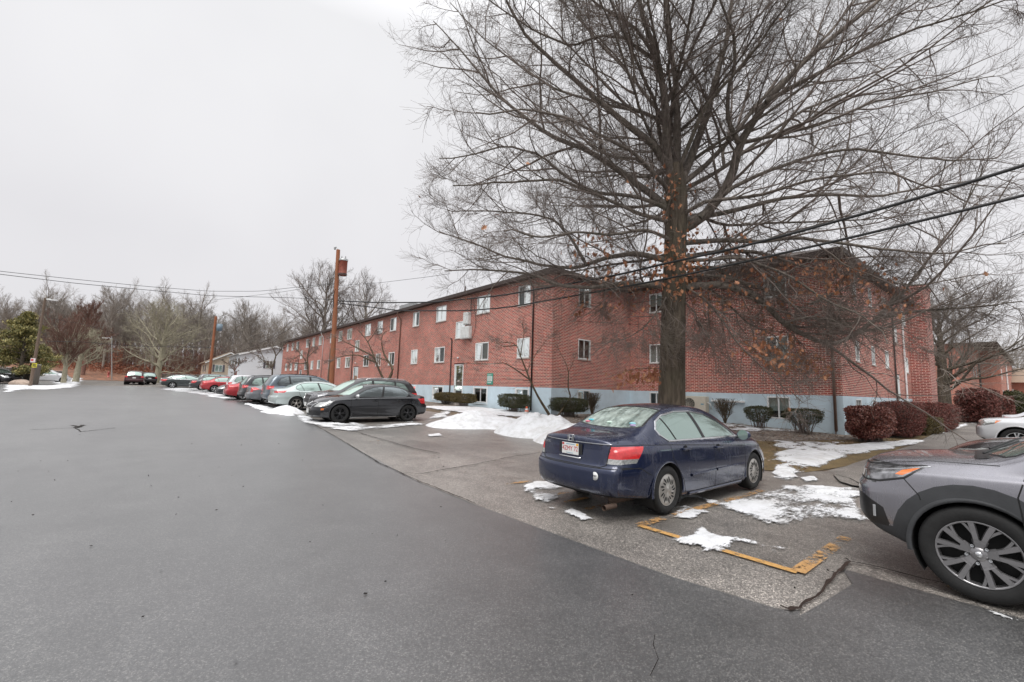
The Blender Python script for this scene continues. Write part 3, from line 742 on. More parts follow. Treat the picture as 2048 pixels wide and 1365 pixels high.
    for w in plates:
        z = s['plate_r'] if w == 'r' else s['plate_f']
        o, d = (Vector((-2, 0, z)), Vector((1, 0, 0))) if w == 'r' else (Vector((9, 0, z)), Vector((-1, 0, 0)))
        l_, no, _, _ = bvh.ray_cast(o, d)
        if l_ is None: continue
        x = l_.x-.012 if w == 'r' else l_.x+.012
        pl = box('license_plate', (x-.003, -.152, z-.076), (x+.003, .152, z+.076), M_PLATEW, root)
        if w == 'r': text('plate_number', s.get('ptxt', '7KD 418'), .085, frame((x-.004, 0, z), (0, -1, 0), (0, 0, 1)), M_PLATER, pl) if s.get('ptxt') else None
    if extra: extra(root, bvh, s)
    return root
# ------------------------------------------------------------------ ground sheets
def sheet(name, poly, m, h, off, kind='structure', lines=None):
    """flat polygon diced on a grid of step h and laid on the terrain"""
    bm = bmesh.new(); vs = [bm.verts.new((p[0], p[1], 0)) for p in poly]; bm.faces.new(vs)
    xs = [p[0] for p in poly]; ys = [p[1] for p in poly]
    for a, (lo, hi) in enumerate(((min(xs), max(xs)), (min(ys), max(ys)))):
        k = math.floor(lo/h)*h+h
        while k < hi:
            co = Vector((0, 0, 0)); co[a] = k; no = Vector((0, 0, 0)); no[a] = 1
            bmesh.ops.bisect_plane(bm, geom=bm.verts[:]+bm.edges[:]+bm.faces[:], dist=1e-4, plane_co=co, plane_no=no)
            k += h
    bmesh.ops.triangulate(bm, faces=[f for f in bm.faces if len(f.verts) > 4])
    for v in bm.verts: v.co.z = gzf(v.co.x, v.co.y)+off
    bmesh.ops.recalc_face_normals(bm, faces=bm.faces)
    if sum(f.normal.z for f in bm.faces) < 0: bmesh.ops.reverse_faces(bm, faces=bm.faces)
    me = bpy.data.meshes.new(name); bm.to_mesh(me); bm.free(); me.materials.append(m)
    me.polygons.foreach_set('use_smooth', [True]*len(me.polygons))
    o = link(bpy.data.objects.new(name, me)); return tag(o, kind=kind)
def grid_ground():
    a = np.concatenate([np.arange(-600, -80, 40.), np.arange(-80, 120, 1.), np.arange(120, 700, 40.)])
    b = np.concatenate([np.arange(-120, -20, 20.), np.arange(-20, 140, 1.), np.arange(140, 900, 40.)])
    X, Y = np.meshgrid(a, b, indexing='ij'); V = np.stack([X, Y, gz(X, Y)], -1).reshape(-1, 3)
    n = len(b); i = np.arange(len(a)-1)[:, None]*n+np.arange(n-1)[None]; i = i.ravel()
    return tag(np_mesh('ground', V, np.stack([i, i+n, i+n+1, i+1], 1), M_DIRT, None, True), kind='structure')
grid_ground()
# boundary between the dark overlay and the paler parking lane, read off the ground
E0 = [G2(1600, 1226), G2(1560, 1224), G2(1493, 1204), G2(1346, 1159), G2(1200, 1105), G2(1122, 1076), G2(1029, 1041), G2(950, 1012), G2(904, 993), G2(835, 965), G2(700, 893), G2(620, 846), G2(560, 816), G2(500, 798), G2(430, 784), G2(372, 776)]
e_x = lambda y: float(np.interp(y, [p[1] for p in E0], [p[0] for p in E0]))
yfar = E0[-1][1]
road_poly = [(-40, -20), (5.42, -20), (5.42, -6), (5.40, G2(1700, 1130)[1]), (5.05, 1.22), (4.3, E0[0][1]-.06), (4.0, E0[0][1]-.03)] + E0 + [(-6, yfar+1.2), (-16, yfar-1.5), (-21, 38), (-24, 10)]
# old pale lane and lot under everything paved
sheet('parking_lot', [(-45, -22), (60, -22), (60, 3.0), (20, 2.9), (12, 3.3), (10.4, 4.3), (10.6, 9), (11.2, 15), (11.4, 20), (11.6, 92), (-4, 92), (-10, 90), (-14, 75), (-24, 56), (-40, 50)], M_LOT, 1., .010)
sheet('old_lane', [(-5.5, yfar+.6), (4.6, yfar+.9), (9, yfar+14), (16, 88), (30, 91), (30, 96.5), (-60, 96.5), (-60, 92), (-11, 91), (-9, 83)], M_OLD, 1., .018)
sheet('road', road_poly, M_ROAD, 1., .020)
# walk along the wing and its rounded end
walk = [G2(1672, 945), G2(1668, 955), G2(1680, 968), G2(1705, 976), G2(1735, 980), (12.5, 1.0), (30, 1.9), (64, 2.6), (64, 4.4), (45, 4.5), (30, 3.6), G2(1830, 893), G2(1760, 915), G2(1710, 930)]
sheet('sidewalk', walk, M_PATH, 1., .050)
# planting bed with dead leaves and the strip of dormant grass
sheet('mulch_bed', [(13.2, 15.8), (15.6, 15.8), (22.15, 15.8), (22.15, 5.35), (60, 5.35), (60, 4.6), (24, 3.9), (20.5, 4.6), (16.4, 5.9), (13.9, 8.6), (12.6, 11.8), (12.3, 14)], M_MULCH, 1., .022)
sheet('lawn', [(10.7, 9.5), (12.6, 11.6), (13.9, 8.6), (16.4, 5.9), (20.5, 4.6), (24, 3.9), (60, 4.6), (60, 4.3), (23, 3.3), (15, 2.9), (11.4, 3.5), (10.6, 4.5), (10.5, 7)], M_GRASS, .5, .016)
sheet('mulch_strip', [(12.4, 17.6), (15.6, 17.2), (15.6, 76), (12.6, 76)], M_MULCH, 1., .022)
sheet('leaf_bank', [(-90, 97.5), (90, 97.5), (90, 180), (-90, 180)], M_LITTER, 2., .03)

# ------------------------------------------------------------------ painted lines
def stripes(name, segs, m, w=.10, off=.026):
    mb = MB()
    for (a, b) in segs:
        a = Vector((*a, 0)); b = Vector((*b, 0)); n = max(1, int((b-a).length/.5)); d = (b-a).normalized(); s = Vector((-d.y, d.x, 0))*w/2
        P = [a+(b-a)*i/n for i in range(n+1)]; V = []
        for p in P:
            for q in (p+s, p-s): V.append((q.x, q.y, gzf(q.x, q.y)+off))
        mb.add(V, [(2*i, 2*i+1, 2*i+3, 2*i+2) for i in range(n)])
    return tag(mb.build(name, m), kind='structure')
bx = G2(1278, 1055); bc = G2(1595, 1150)
stripes('stall_line', [(bx, bc)], M_YSTRONG, .10)
stripes('stall_line', [(bc, (bc[0]+1.7, bc[1]+.02)), (bx, (bx[0]+3.6, bx[1]-.05))], M_YELLOW, .13, .030)
stripes('stall_line', [(G2(1720, 1142), G2(2046, 1212))], M_YELLOW2, .10)
stripes('stall_line', [(G2(1690, 1180), G2(1830, 1215))], M_YELLOW2, .12)
segs = []
for k, (px, py, ln) in enumerate([(1012, 972, .55), (1092, 996, .5), (1130, 1008, .5), (1172, 1022, .7)]): p = G2(px, py); segs.append((p, (p[0]+ln, p[1])))
stripes('stall_line', segs, M_YELLOW, .09)
segs = []
for px, py, ln in [(905, 940, .4), (925, 948, .4), (945, 954, .5), (800, 905, .5), (825, 912, .5), (720, 882, .5), (735, 886, .4)]:
    p = G2(px, py); segs += [(p, (p[0]+ln, p[1]+.05)), ((p[0]+.1, p[1]-.35), (p[0]+.1+ln*.7, p[1]-.33))]
stripes('stall_line', segs, M_YELLOW2, .10)
segs = [(G2(848, 927), G2(940, 919)), (G2(752, 894), G2(920, 884)), (G2(860, 862), G2(945, 857)), (G2(680, 866), G2(760, 861)), (G2(1010, 880), G2(1040, 876)), (G2(1030, 908), G2(1080, 905))]
stripes('stall_line', segs, M_YELLOW2, .085, .030)
# ------------------------------------------------------------------ cracks and stains
def crack(name, pts, w, m, off=.034, jit=.25):
    P = [Vector((*G2(*p), 0)) for p in pts]; Q = []
    for a, b in zip(P, P[1:]):
        n = max(2, int((b-a).length/.07))
        for i in range(n): Q.append(a+(b-a)*i/n)
    Q.append(P[-1]); V = []; r = random.Random(len(pts)*7+int(w*1000)); o = 0
    for i, p in enumerate(Q):
        d = (Q[min(i+1, len(Q)-1)]-Q[max(i-1, 0)]).normalized(); s = Vector((-d.y, d.x, 0)); o = o*.8+r.uniform(-1, 1)*jit*w
        ww = w*r.uniform(.35, 1.)/2
        for k in (1, -1): q = p+s*(o+k*ww); V.append((q.x, q.y, gzf(q.x, q.y)+off))
    return tag(MB().add(V, [(2*i, 2*i+1, 2*i+3, 2*i+2) for i in range(len(Q)-1)]).build(name, m), kind='structure')
M_CRACK = mat('crack_dirt', (.018, .014, .012), .9)
M_SEAM = mat('wet_seam_dirt', (.022, .012, .008), .5, coat=.5)
crack('pavement_crack', [(1700, 1130), (1672, 1155), (1650, 1180), (1625, 1205), (1600, 1225)], .04, M_SEAM)
crack('pavement_crack', [(1600, 1225), (1580, 1228), (1560, 1222)], .05, M_SEAM)
crack('pavement_crack', [(1690, 1122), (1700, 1130), (1760, 1142), (1850, 1165), (2046, 1210)], .035, M_CRACK)
crack('pavement_crack', [(842, 952), (880, 944), (950, 932), (1030, 915), (1080, 908)], .03, M_CRACK)
crack('pavement_crack', [(842, 952), (790, 946)], .02, M_CRACK)
crack('pavement_crack', [(695, 860), (760, 880), (830, 900), (880, 910)], .045, M_CRACK)
crack('pavement_crack', [(835, 965), (760, 930), (700, 893), (620, 846), (560, 816), (500, 798), (430, 784)], .03, M_CRACK)
crack('pavement_crack', [(835, 965), (904, 993), (950, 1012)], .03, M_CRACK)
crack('pavement_crack', [(1310, 1280), (1306, 1300), (1316, 1330), (1300, 1364)], .005, M_CRACK)
crack('pavement_crack', [(1672, 955), (1700, 962), (1740, 985)], .04, M_CRACK, .055)
crack('pavement_crack', [(60, 862), (150, 858), (160, 866), (230, 858)], .05, M_CRACK, .028)
crack('pavement_crack', [(140, 853), (155, 858), (166, 852)], .15, M_CRACK, .028)
# ------------------------------------------------------------------ snow
def inpoly(X, Y, P):
    ins = np.zeros(X.shape, bool); D = np.full(X.shape, 1e9)
    for (x0, y0), (x1, y1) in zip(P, P[1:]+P[:1]):
        c = ((y0 > Y) != (y1 > Y)) & (X < (x1-x0)*(Y-y0)/(y1-y0+1e-12)+x0); ins ^= c
        dx, dy = x1-x0, y1-y0; t = np.clip(((X-x0)*dx+(Y-y0)*dy)/(dx*dx+dy*dy+1e-12), 0, 1)
        D = np.minimum(D, np.hypot(X-x0-t*dx, Y-y0-t*dy))
    return np.where(ins, D, -D)
_perm = np.random.default_rng(3).random((64, 64))
def vnoise(X, Y, f, o=4, seed=0):
    r = 0; amp = 1; tot = 0
    for k in range(o):
        x = X*f*2**k+17.3*k+seed*3.7; y = Y*f*2**k+9.1*k+seed*5.1; xi = np.floor(x).astype(int); yi = np.floor(y).astype(int)
        u = x-xi; v = y-yi; u = u*u*(3-2*u); v = v*v*(3-2*v); g = lambda a, b: _perm[a % 64, b % 64]
        r = r+amp*((g(xi, yi)*(1-u)+g(xi+1, yi)*u)*(1-v)+(g(xi, yi+1)*(1-u)+g(xi+1, yi+1)*u)*v); tot += amp; amp *= .62
    return r/tot
def snow(name, poly, h, step, edge=.12, cover=.0, freq=2.2, seed=0, bumps=None, off=.03, rough=.5, **tg):
    """snow lying inside a ground polygon; noise eats its edge and its thin places"""
    P = [tuple(p)[:2] for p in poly]; x0 = min(p[0] for p in P)-.3; x1 = max(p[0] for p in P)+.3; y0 = min(p[1] for p in P)-.3; y1 = max(p[1] for p in P)+.3
    if bumps: x0 = min(x0, *[q[0]-q[2]-.1 for q in bumps]); x1 = max(x1, *[q[0]+q[2]+.1 for q in bumps]); y0 = min(y0, *[q[1]-q[2]-.1 for q in bumps]); y1 = max(y1, *[q[1]+q[2]+.1 for q in bumps])
    a = np.arange(x0, x1, step); b = np.arange(y0, y1, step); X, Y = np.meshgrid(a, b, indexing='ij')
    D = inpoly(X, Y, P); n = (vnoise(X*.6, Y, freq, 6, seed)-.5)/.16; n2 = vnoise(X, Y, freq*3, 4, seed+5)
    if bumps is None:
        TH = np.minimum(D/edge, 1.)+n*.30*rough-cover; TH = np.where(D > -.4*edge, TH, -1.); H = np.clip(TH, -.3, 1.)*h*(.45+1.1*n2)
    else:
        H = np.minimum(D/edge, 1.)+n*.55*rough-cover-.08; H = np.where(D > -.25*edge, H, -1.); H = np.clip(H*2.2, -.3, 1.)*h*(.45+1.1*n2); TH = H/h
    if bumps:
        for bx_, by_, br, bh in bumps:
            r = np.hypot(X-bx_, Y-by_)/br; k = np.clip(1-r**1.7, 0, 1)
            H = np.where(k > 0, np.maximum(H, bh*k*(.75+.5*vnoise(X, Y, 2.5, 5, seed+9))), H)
    Z = gz(X, Y)+off+np.maximum(H, 0)
    keep = (H > 0) if bumps else (TH > -.35); nn = len(b); i, j = np.meshgrid(np.arange(len(a)-1), np.arange(nn-1), indexing='ij')
    k = keep[:-1, :-1] | keep[1:, :-1] | keep[:-1, 1:] | keep[1:, 1:]
    q0 = (i*nn+j)[k]; Q = np.stack([q0, q0+nn, q0+nn+1, q0+1], 1)
    Z = np.where(keep, Z, gz(X, Y)+off-.035)
    V = np.stack([X, Y, Z], -1).reshape(-1, 3); u, inv = np.unique(Q, return_inverse=True)
    o = np_mesh(name, V[u], inv.reshape(-1, 4), M_SNOW if bumps else M_SLUSH, None, True)
    at_ = o.data.attributes.new('thick', 'FLOAT', 'POINT'); at_.data.foreach_set('value', np.clip(TH.reshape(-1)[u], -.4, 1.2).astype(np.float32))
    return tag(o, **(tg or dict(kind='stuff')))
g = G2
snow('snow_bank', [g(872, 856), g(890, 838), g(945, 828), g(1000, 834), g(1060, 850), g(1120, 872), g(1165, 868), g(1180, 880), g(1160, 900), g(1085, 882), g(1010, 861), g(930, 856)], .12, .05, .5, .25, 1.6, 1,
     [(*g(945, 850), 1.5, .52), (*g(915, 852), 1.2, .30), (*g(1000, 852), 1.2, .30), (*g(1070, 868), 1.25, .62), (*g(1105, 872), 1.1, .66), (*g(1145, 884), 1.2, .52), (*g(1040, 866), .9, .42), (*g(1185, 900), 1.0, .40)], rough=.3,
     label='long melting snow bank ploughed up beside the dark sedan, under the clipped shrubs', cat='snow bank')
snow('snow', [g(850, 838), g(880, 822), g(905, 824), g(900, 840), g(872, 856), g(850, 852), g(700, 866), g(640, 858), g(700, 846), g(770, 850)], .05, .05, .25, .75, 1.6, 2, rough=1.3)
snow('snow', [g(588, 828), g(620, 833), g(650, 845), g(720, 852), g(716, 862), g(640, 856), g(600, 846), g(585, 836)], .04, .04, .25, .52, 2.2, 3, rough=1.2)
snow('snow', [g(480, 806), g(520, 812), g(560, 821), g(600, 828), g(600, 834), g(560, 833), g(545, 828), g(500, 815)], .06, .05, .25, .45, 1.0, 4, [(*g(570, 827), .8, .32), (*g(550, 825), .6, .12)], rough=.9)
snow('snow', [g(318, 777), g(400, 777), g(445, 788), g(480, 800), g(470, 806), g(420, 796), g(380, 788), g(320, 781)], .04, .10, .5, .75, .8, 5, rough=1.3)
snow('snow', [g(0, 771), g(60, 772), g(130, 771), g(150, 776), g(100, 781), g(60, 780), g(0, 789)], .06, .12, .5, .35, .8, 6, rough=1.)
snow('snow', [g(90, 760), g(120, 758), g(165, 754), g(170, 760), g(165, 772), g(150, 777), g(110, 776), g(100, 768)], .06, .12, .8, .35, .8, 7, rough=1.)
snow('snow', [g(1540, 905), g(1600, 893), g(1700, 890), g(1760, 885), g(1840, 878), g(1862, 886), g(1790, 900), g(1720, 912), g(1660, 928), g(1640, 938), g(1590, 930), g(1535, 922)], .035, .03, .25, .36, 1.6, 8, rough=1.2)
snow('snow', [g(1545, 935), g(1590, 940), g(1600, 958), g(1570, 962), g(1535, 948)], .035, .02, .12, .35, 3, 9, rough=1.2)
snow('snow', [g(1595, 958), g(1630, 955), g(1645, 965), g(1610, 968)], .04, .03, .08, .2, 2.4, 10, rough=.8)
snow('snow', [g(1590, 972), g(1640, 975), g(1726, 978), g(1730, 1012), g(1680, 1005), g(1620, 990)], .055, .02, .2, .35, 2.6, 11, rough=1.1)
snow('snow', [g(1400, 1008), g(1470, 990), g(1560, 968), g(1640, 972), g(1720, 990), g(1760, 1020), g(1765, 1050), g(1640, 1052), g(1570, 1068), g(1500, 1045)], .018, .018, .30, .66, 2.0, 12, rough=1.1)
snow('snow', [g(1500, 1040), g(1560, 1045), g(1605, 1105), g(1560, 1085)], .008, .015, .15, .68, 3., 13, rough=1.2)
snow('snow', [g(1338, 1085), g(1405, 1060), g(1440, 1072), g(1500, 1080), g(1565, 1102), g(1545, 1108), g(1480, 1092), g(1450, 1108), g(1405, 1108), g(1400, 1098)], .018, .014, .16, .20, 4, 14, rough=1.3)
snow('snow', [g(1043, 975), g(1060, 965), g(1105, 966), g(1130, 972), g(1080, 980), g(1050, 986)], .015, .014, .12, .30, 4., 15, rough=1.3)
snow('snow', [g(1120, 1027), g(1145, 1020), g(1192, 1042), g(1165, 1046)], .018, .012, .10, .22, 4., 16, rough=1.2)
snow('snow', [g(1068, 998), g(1092, 998), g(1088, 1006), g(1072, 1004)], .018, .010, .06, .15, 4., 17, rough=1.2)
snow('snow', [g(1360, 978), g(1440, 1008), g(1420, 1012), g(1385, 1000), g(1350, 1008)], .02, .014, .14, .30, 4., 18, rough=1.2)
snow('snow', [g(852, 871), g(880, 868), g(886, 873), g(860, 875)], .012, .02, .10, .10, 3., 19, rough=.8)
snow('snow', [g(1940, 1215), g(2000, 1232), g(2046, 1250), g(2046, 1256), g(1990, 1240)], .008, .012, .06, .35, 6., 20, rough=1.)
snow('snow', [g(1930, 838), g(1985, 833), g(2040, 838), g(2040, 846), g(1940, 848)], .08, .2, .4, .1, .6, 21, rough=.6)
snow('snow', [g(1865, 862), g(1935, 846), g(1940, 852), g(1885, 872)], .06, .08, .3, .25, 1., 22, rough=.7)
snow('snow', [(17, 8.2), (21.9, 6.2), (21.9, 11), (21.9, 15.3), (19, 15.4), (16.5, 13.), (15.5, 9.5)], .03, .06, .5, .62, 1.8, 23, rough=1.25)
snow('snow', [(13.2, 15), (15.4, 16.2), (15.4, 22), (12.2, 24), (12, 18)], .05, .1, .4, .3, .9, 24, rough=.8)

snow('snow', [g(1300, 1004), g(1345, 1000), g(1440, 1030), g(1400, 1052), g(1330, 1040)], .006, .015, .2, .85, 4., 31, rough=1.2)
snow('snow', [g(1030, 990), g(1060, 962), g(1130, 962), g(1210, 1040), g(1160, 1060), g(1100, 1030)], .006, .015, .25, .95, 4., 32, rough=1.2)
snow('snow', [g(980, 905), g(1085, 898), g(1090, 915), g(1000, 920)], .006, .03, .3, .92, 3., 33, rough=1.2)
snow('snow', [g(1530, 880), g(1600, 884), g(1700, 884), g(1690, 896), g(1540, 905)], .02, .03, .3, .75, 2.5, 34, rough=1.2)
snow('snow', [g(1540, 905), g(1640, 938), g(1600, 975), g(1530, 960)], .02, .02, .3, .66, 2.5, 35, rough=1.2)
snow('snow', [g(1650, 985), g(1760, 975), g(1740, 1000), g(1640, 1000)], .03, .02, .25, .35, 2.5, 36, rough=1.)

g_ = np.random.default_rng(5); n = 150; X = g_.uniform(-4, 9, n); Y = g_.uniform(1.2, 16, n); C = np.stack([X, Y, gz(X, Y)+.032], 1)
a = g_.normal(size=(n, 3))*np.array([1, 1, .2]); a /= np.linalg.norm(a, axis=1, keepdims=True); b = np.cross(a, np.array([0, 0, 1.])+g_.normal(size=(n, 3))*.3); s_ = g_.uniform(.008, .022, (n, 1))
tag(np_mesh('grit', np.stack([C-a*s_, C+b*s_*.6, C+a*s_, C-b*s_*.6], 1).reshape(-1, 3), np.arange(n*4).reshape(-1, 4), M_CRACK, None, False), kind='stuff')
# ------------------------------------------------------------------ buildings
def wall(name, par, m, axis, c, u0, u1, z0, z1, holes=(), out=-1, reveal=.12, zs=None):
    """wall in the plane axis=c; holes (ua,ub,za,zb) get real reveals; out = side the outside is on"""
    holes = [h for h in holes if h[1] > u0 and h[0] < u1]
    us = sorted({u0, u1, *[h[0] for h in holes], *[h[1] for h in holes]}); us = [u for u in us if u0 <= u <= u1]
    zz = sorted({z0, z1, *[h[2] for h in holes], *[h[3] for h in holes]}); zz = [z for z in zz if z0 <= z <= z1]
    mb = MB(); P = lambda u, z, d=0.: (c-out*d, u, z) if axis == 'x' else (u, c-out*d, z)
    def quad(a, b, c_, d): mb.add([a, b, c_, d], [(0, 1, 2, 3)])
    for i in range(len(us)-1):
        for j in range(len(zz)-1):
            um, zm = (us[i]+us[i+1])/2, (zz[j]+zz[j+1])/2
            if any(h[0] < um < h[1] and h[2] < zm < h[3] for h in holes): continue
            quad(P(us[i], zz[j]), P(us[i+1], zz[j]), P(us[i+1], zz[j+1]), P(us[i], zz[j+1]))
    for a, b, p, q in holes:
        p_, q_ = max(p, z0), min(q, z1)
        if p_ >= q_: continue
        quad(P(a, p_), P(a, q_), P(a, q_, reveal), P(a, p_, reveal)); quad(P(b, p_), P(b, q_), P(b, q_, reveal), P(b, p_, reveal))
        if q <= z1: quad(P(a, q), P(b, q), P(b, q, reveal), P(a, q, reveal))
        if p >= z0: quad(P(a, p), P(b, p), P(b, p, reveal), P(a, p, reveal))
    o = mb.build(name, m, par)
    bm = bmesh.new(); bm.from_mesh(o.data); bmesh.ops.remove_doubles(bm, verts=bm.verts, dist=1e-4); bm.to_mesh(o.data); bm.free()
    return o
_wr = random.Random(5)
def window(par, axis, c, u0, u1, z0, z1, out=-1, sill=True, curtain=None, split=True, dz=.0):
    P = lambda u, z, d: (c-out*d, u, z) if axis == 'x' else (u, c-out*d, z)
    fw = .055
    mb = MB()
    for a, b, p, q in ((u0, u1, z1-fw, z1), (u0, u1, z0, z0+fw), (u0, u0+fw, z0+fw, z1-fw), (u1-fw, u1, z0+fw, z1-fw)): mb.box(P(a, p, -.012), P(b, q, .09))
    um = (u0+u1)/2
    if split: mb.box(P(um-.028, z0+fw, .01), P(um+.028, z1-fw, .075))
    mb.box(P(u0-.03, z1, -.016), P(u1+.03, z1+.03, .02)) if False else None
    f = mb.build('window', M_WHITE, par, .004, 1)
    g = MB()
    for k, (a, b) in enumerate(((u0+fw, um), (um, u1-fw)) if split else ((u0+fw, u1-fw),)):
        d = .035+.018*k; g = MB().add([P(a, z0+fw, d), P(b, z0+fw, d), P(b, z1-fw, d), P(a, z1-fw, d)], [(0, 1, 2, 3)]); g.build('pane', M_PANE, f)
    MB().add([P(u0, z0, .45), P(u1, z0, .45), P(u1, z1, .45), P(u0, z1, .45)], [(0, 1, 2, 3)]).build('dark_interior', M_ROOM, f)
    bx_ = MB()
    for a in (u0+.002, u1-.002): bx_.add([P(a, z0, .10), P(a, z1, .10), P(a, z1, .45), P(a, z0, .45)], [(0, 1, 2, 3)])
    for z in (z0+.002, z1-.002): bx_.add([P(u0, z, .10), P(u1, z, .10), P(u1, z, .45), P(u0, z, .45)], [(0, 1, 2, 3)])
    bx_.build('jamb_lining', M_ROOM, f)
    r = _wr.random() if curtain is None else curtain
    if r < .62:
        cm = M_CURT[0 if r < .22 else 1 if r < .46 else 2]; K = 14
        a, b = (u0, u1) if r < .2 else (u0, um) if r < .5 else (um-.05, u1); zb = z0 if r > .1 else z0+.35*(z1-z0)
        V = []
        for i in range(K+1):
            u = a+(b-a)*i/K; d = .14+.02*math.sin(i*2.1)
            V += [P(u, zb, d), P(u, z1, d)]
        MB().add(V, [(2*i, 2*i+2, 2*i+3, 2*i+1) for i in range(K)], True).build('curtain', cm, f)
    if sill:
        MB().box(P(u0-.03, z0-.06, -.05), P(u1+.03, z0, .06)).build('sill', M_SILL, f, .005, 1)
    return f
XA, YA0, YA1, XB, YC = 15.6, 15.8, 75.3, 22.15, 5.35
ZB, ZE = 1.73, 7.62
blg = empty('apartment_building', (XB, YA0, 0), 0, 'long three-storey red brick apartment block on a pale blue base, behind the bare oak', 'building')
blg.location = (0, 0, 0)
top_z, mid_z, low_z = (6.24, 7.36), (3.32, 4.40), (.74, 1.64)
# ---- long street facade
cols = []
def old(y): return y*.743
for (a, b) in ((40.9, 42.3), (35.5, 37.35), (28.6, 30.45), (23.6, 24.98)): cols.append((old(a), old(b)))
for k in (0, 1):
    base = 45.+28.*k
    for a, b in ((1.4, 3.0), (5.2, 6.7), (8.9, 10.7), (15.6, 17.5), (19.6, 21.1), (23.6, 25.1)): cols.append((old(base+a), old(base+b)))
hA = []
for a, b in cols:
    hA += [(a, b, *top_z), (a, b, *mid_z)]
    if a < 33: hA.append((a, b, *low_z))
stairs = [(old(32.2), old(33.7)), (old(57.5), old(59.0)), (old(85.5), old(87.))]
for a, b in stairs: hA.append((a, b, 4.86, 5.98))
doors = [(old(32.17), old(33.6), .62, 3.12), (old(57.3), old(59.), 1.0, 3.3), (old(85.2), old(86.6), 1.2, 3.3)]
hA += doors
hA = [h for h in hA]
wall('wall', blg, M_BRICK, 'x', XA, YA0, YA1, ZB, ZE, hA)
wall('foundation', blg, M_FOUND, 'x', XA, YA0, old(45.), -.6, ZB, hA)
wall('wall', blg, M_BRICK, 'x', XA, old(45.), YA1, -.6, ZB, hA)
for h in hA:
    if h in doors: continue
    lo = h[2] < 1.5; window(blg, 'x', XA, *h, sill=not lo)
    if lo:
        MB().box((XA-.012, h[0]-.07, h[2]-.07), (XA+.0, h[0], ZB)).build('window_surround', M_WHITE, blg); MB().box((XA-.012, h[1], h[2]-.07), (XA+.0, h[1]+.07, ZB)).build('window_surround', M_WHITE, blg)
        MB().box((XA-.03, h[0]-.07, h[2]-.09), (XA+.0, h[1]+.07, h[2]-.072)).build('window_surround', M_WHITE, blg)
def door(axis, c, u0, u1, z0, z1, out=-1, light=True):
    P = lambda u, z, d: (c-out*d, u, z) if axis == 'x' else (u, c-out*d, z)
    mb = MB(); fw = .075
    for a, b, p, q in ((u0, u1, z1-fw, z1), (u0, u0+fw, z0, z1-fw), (u1-fw, u1, z0, z1-fw), (u0+fw, u1-fw, z0, z0+.18), (u0+fw, u1-fw, z0+.95*.9, z0+.95*.9+.06)): mb.box(P(a, p, -.02), P(b, q, .08))
    d = mb.build('door', M_WHITE, blg, .006, 1)
    MB().add([P(u0, z0, .04), P(u1, z0, .04), P(u1, z1, .04), P(u0, z1, .04)], [(0, 1, 2, 3)]).build('pane', M_PANE, d)
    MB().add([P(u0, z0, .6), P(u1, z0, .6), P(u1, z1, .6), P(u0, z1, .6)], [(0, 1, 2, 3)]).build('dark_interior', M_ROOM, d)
    MB().box(P(u1-.14, z0+.98, -.06), P(u1-.10, z0+1.12, -.02)).build('handle', M_METAL, d)
    MB().box(P(u0-.08, z0-.14, -.5), P(u1+.08, z0-.005, .05)).build('doorstep', M_SILL, d)
    if light:
        MB().lathe([(.001, -.07), (.06, -.05), (.075, 0), (.05, .05), (.001, .06)], P((u0+u1)/2+.05, z1+.42, -.09), 'z', 12).build('porch_light', M_STEEL, blg)
    MB().box(P(u0-.05, z1, -.03), P(u1+.05, z1+.07, .1)).build('lintel', M_FASCIA, d)
for h in doors: door('x', XA, *h)
# ---- end wall of the long block (recedes) and the wing's front
hB1 = [(17.55, 18.55, *top_z), (17.55, 18.55, *mid_z), (17.55, 18.55, .72, 1.66)]
wall('wall', blg, M_BRICK, 'y', YA0, XA, XB, ZB, ZE, hB1); wall('foundation', blg, M_FOUND, 'y', YA0, XA, XB, -.6, ZB, hB1)
hB2 = [(7.27, 8.25, *mid_z), (7.30, 8.25, .63, 1.62), (7.27, 8.25, *top_z), (13.55, 14.45, *mid_z), (13.55, 14.45, *top_z), (13.62, 14.45, .95, 1.66)]
wall('wall', blg, M_BRICK, 'x', XB, YC, YA0, ZB, ZE, hB2); wall('foundation', blg, M_FOUND, 'x', XB, YC, YA0, -.8, ZB, hB2)
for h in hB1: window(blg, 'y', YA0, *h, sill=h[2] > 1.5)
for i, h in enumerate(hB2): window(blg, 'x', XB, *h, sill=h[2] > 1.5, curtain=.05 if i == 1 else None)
px0 = onY(1818, 700, YC).x; py0 = onX(1857, 700, px0).y; px1 = onY(1868, 700, py0).x; xe = px1
hC = []
for a, b in ((24.4, 25.05), (27.3, 27.95), (30.2, 31.), (35.2, 36.3)): hC += [(a, b, 3.32, 4.26), (a, b, 6.24, 7.2)]
for a, b in ((24.05, 24.95), (27., 27.7), (29.8, 30.7)): hC.append((a, b, 1.1, 1.62))
hC.append((32.9, 33.5, 4.95, 5.9)); dC = (32.55, 33.35, .9, 3.05); hC.append(dC)
wall('wall', blg, M_BRICK, 'y', YC, XB, xe, ZB, ZE, hC); wall('foundation', blg, M_FOUND, 'y', YC, XB, xe, -1., ZB, hC)
for h in hC:
    if h is not dC: window(blg, 'y', YC, *h, sill=h[2] > 2)
door('y', YC, *dC, light=False)
# far end and back walls
wall('wall', blg, M_BRICK, 'y', YA1, XA, XA+11, -.5, ZE, (), 1); wall('wall', blg, M_BRICK, 'x', xe, YC, YC+11, -1, ZE, (), 1)
# pier / chimney at the end of the wing
ch = MB().box((px0, py0, -1), (px1, YC-.002, 8.75)); ch.build('pier', M_CHIM, blg)
MB().box((px0-.05, py0-.05, 8.75), (px1+.05, YC+.9, 8.95)).build('pier_cap', M_CHIM, blg)
MB().box((px0+.0, YC+.002, ZE-.3), (px1, YC+.85, 8.75)).build('chimney', M_CHIM, blg)
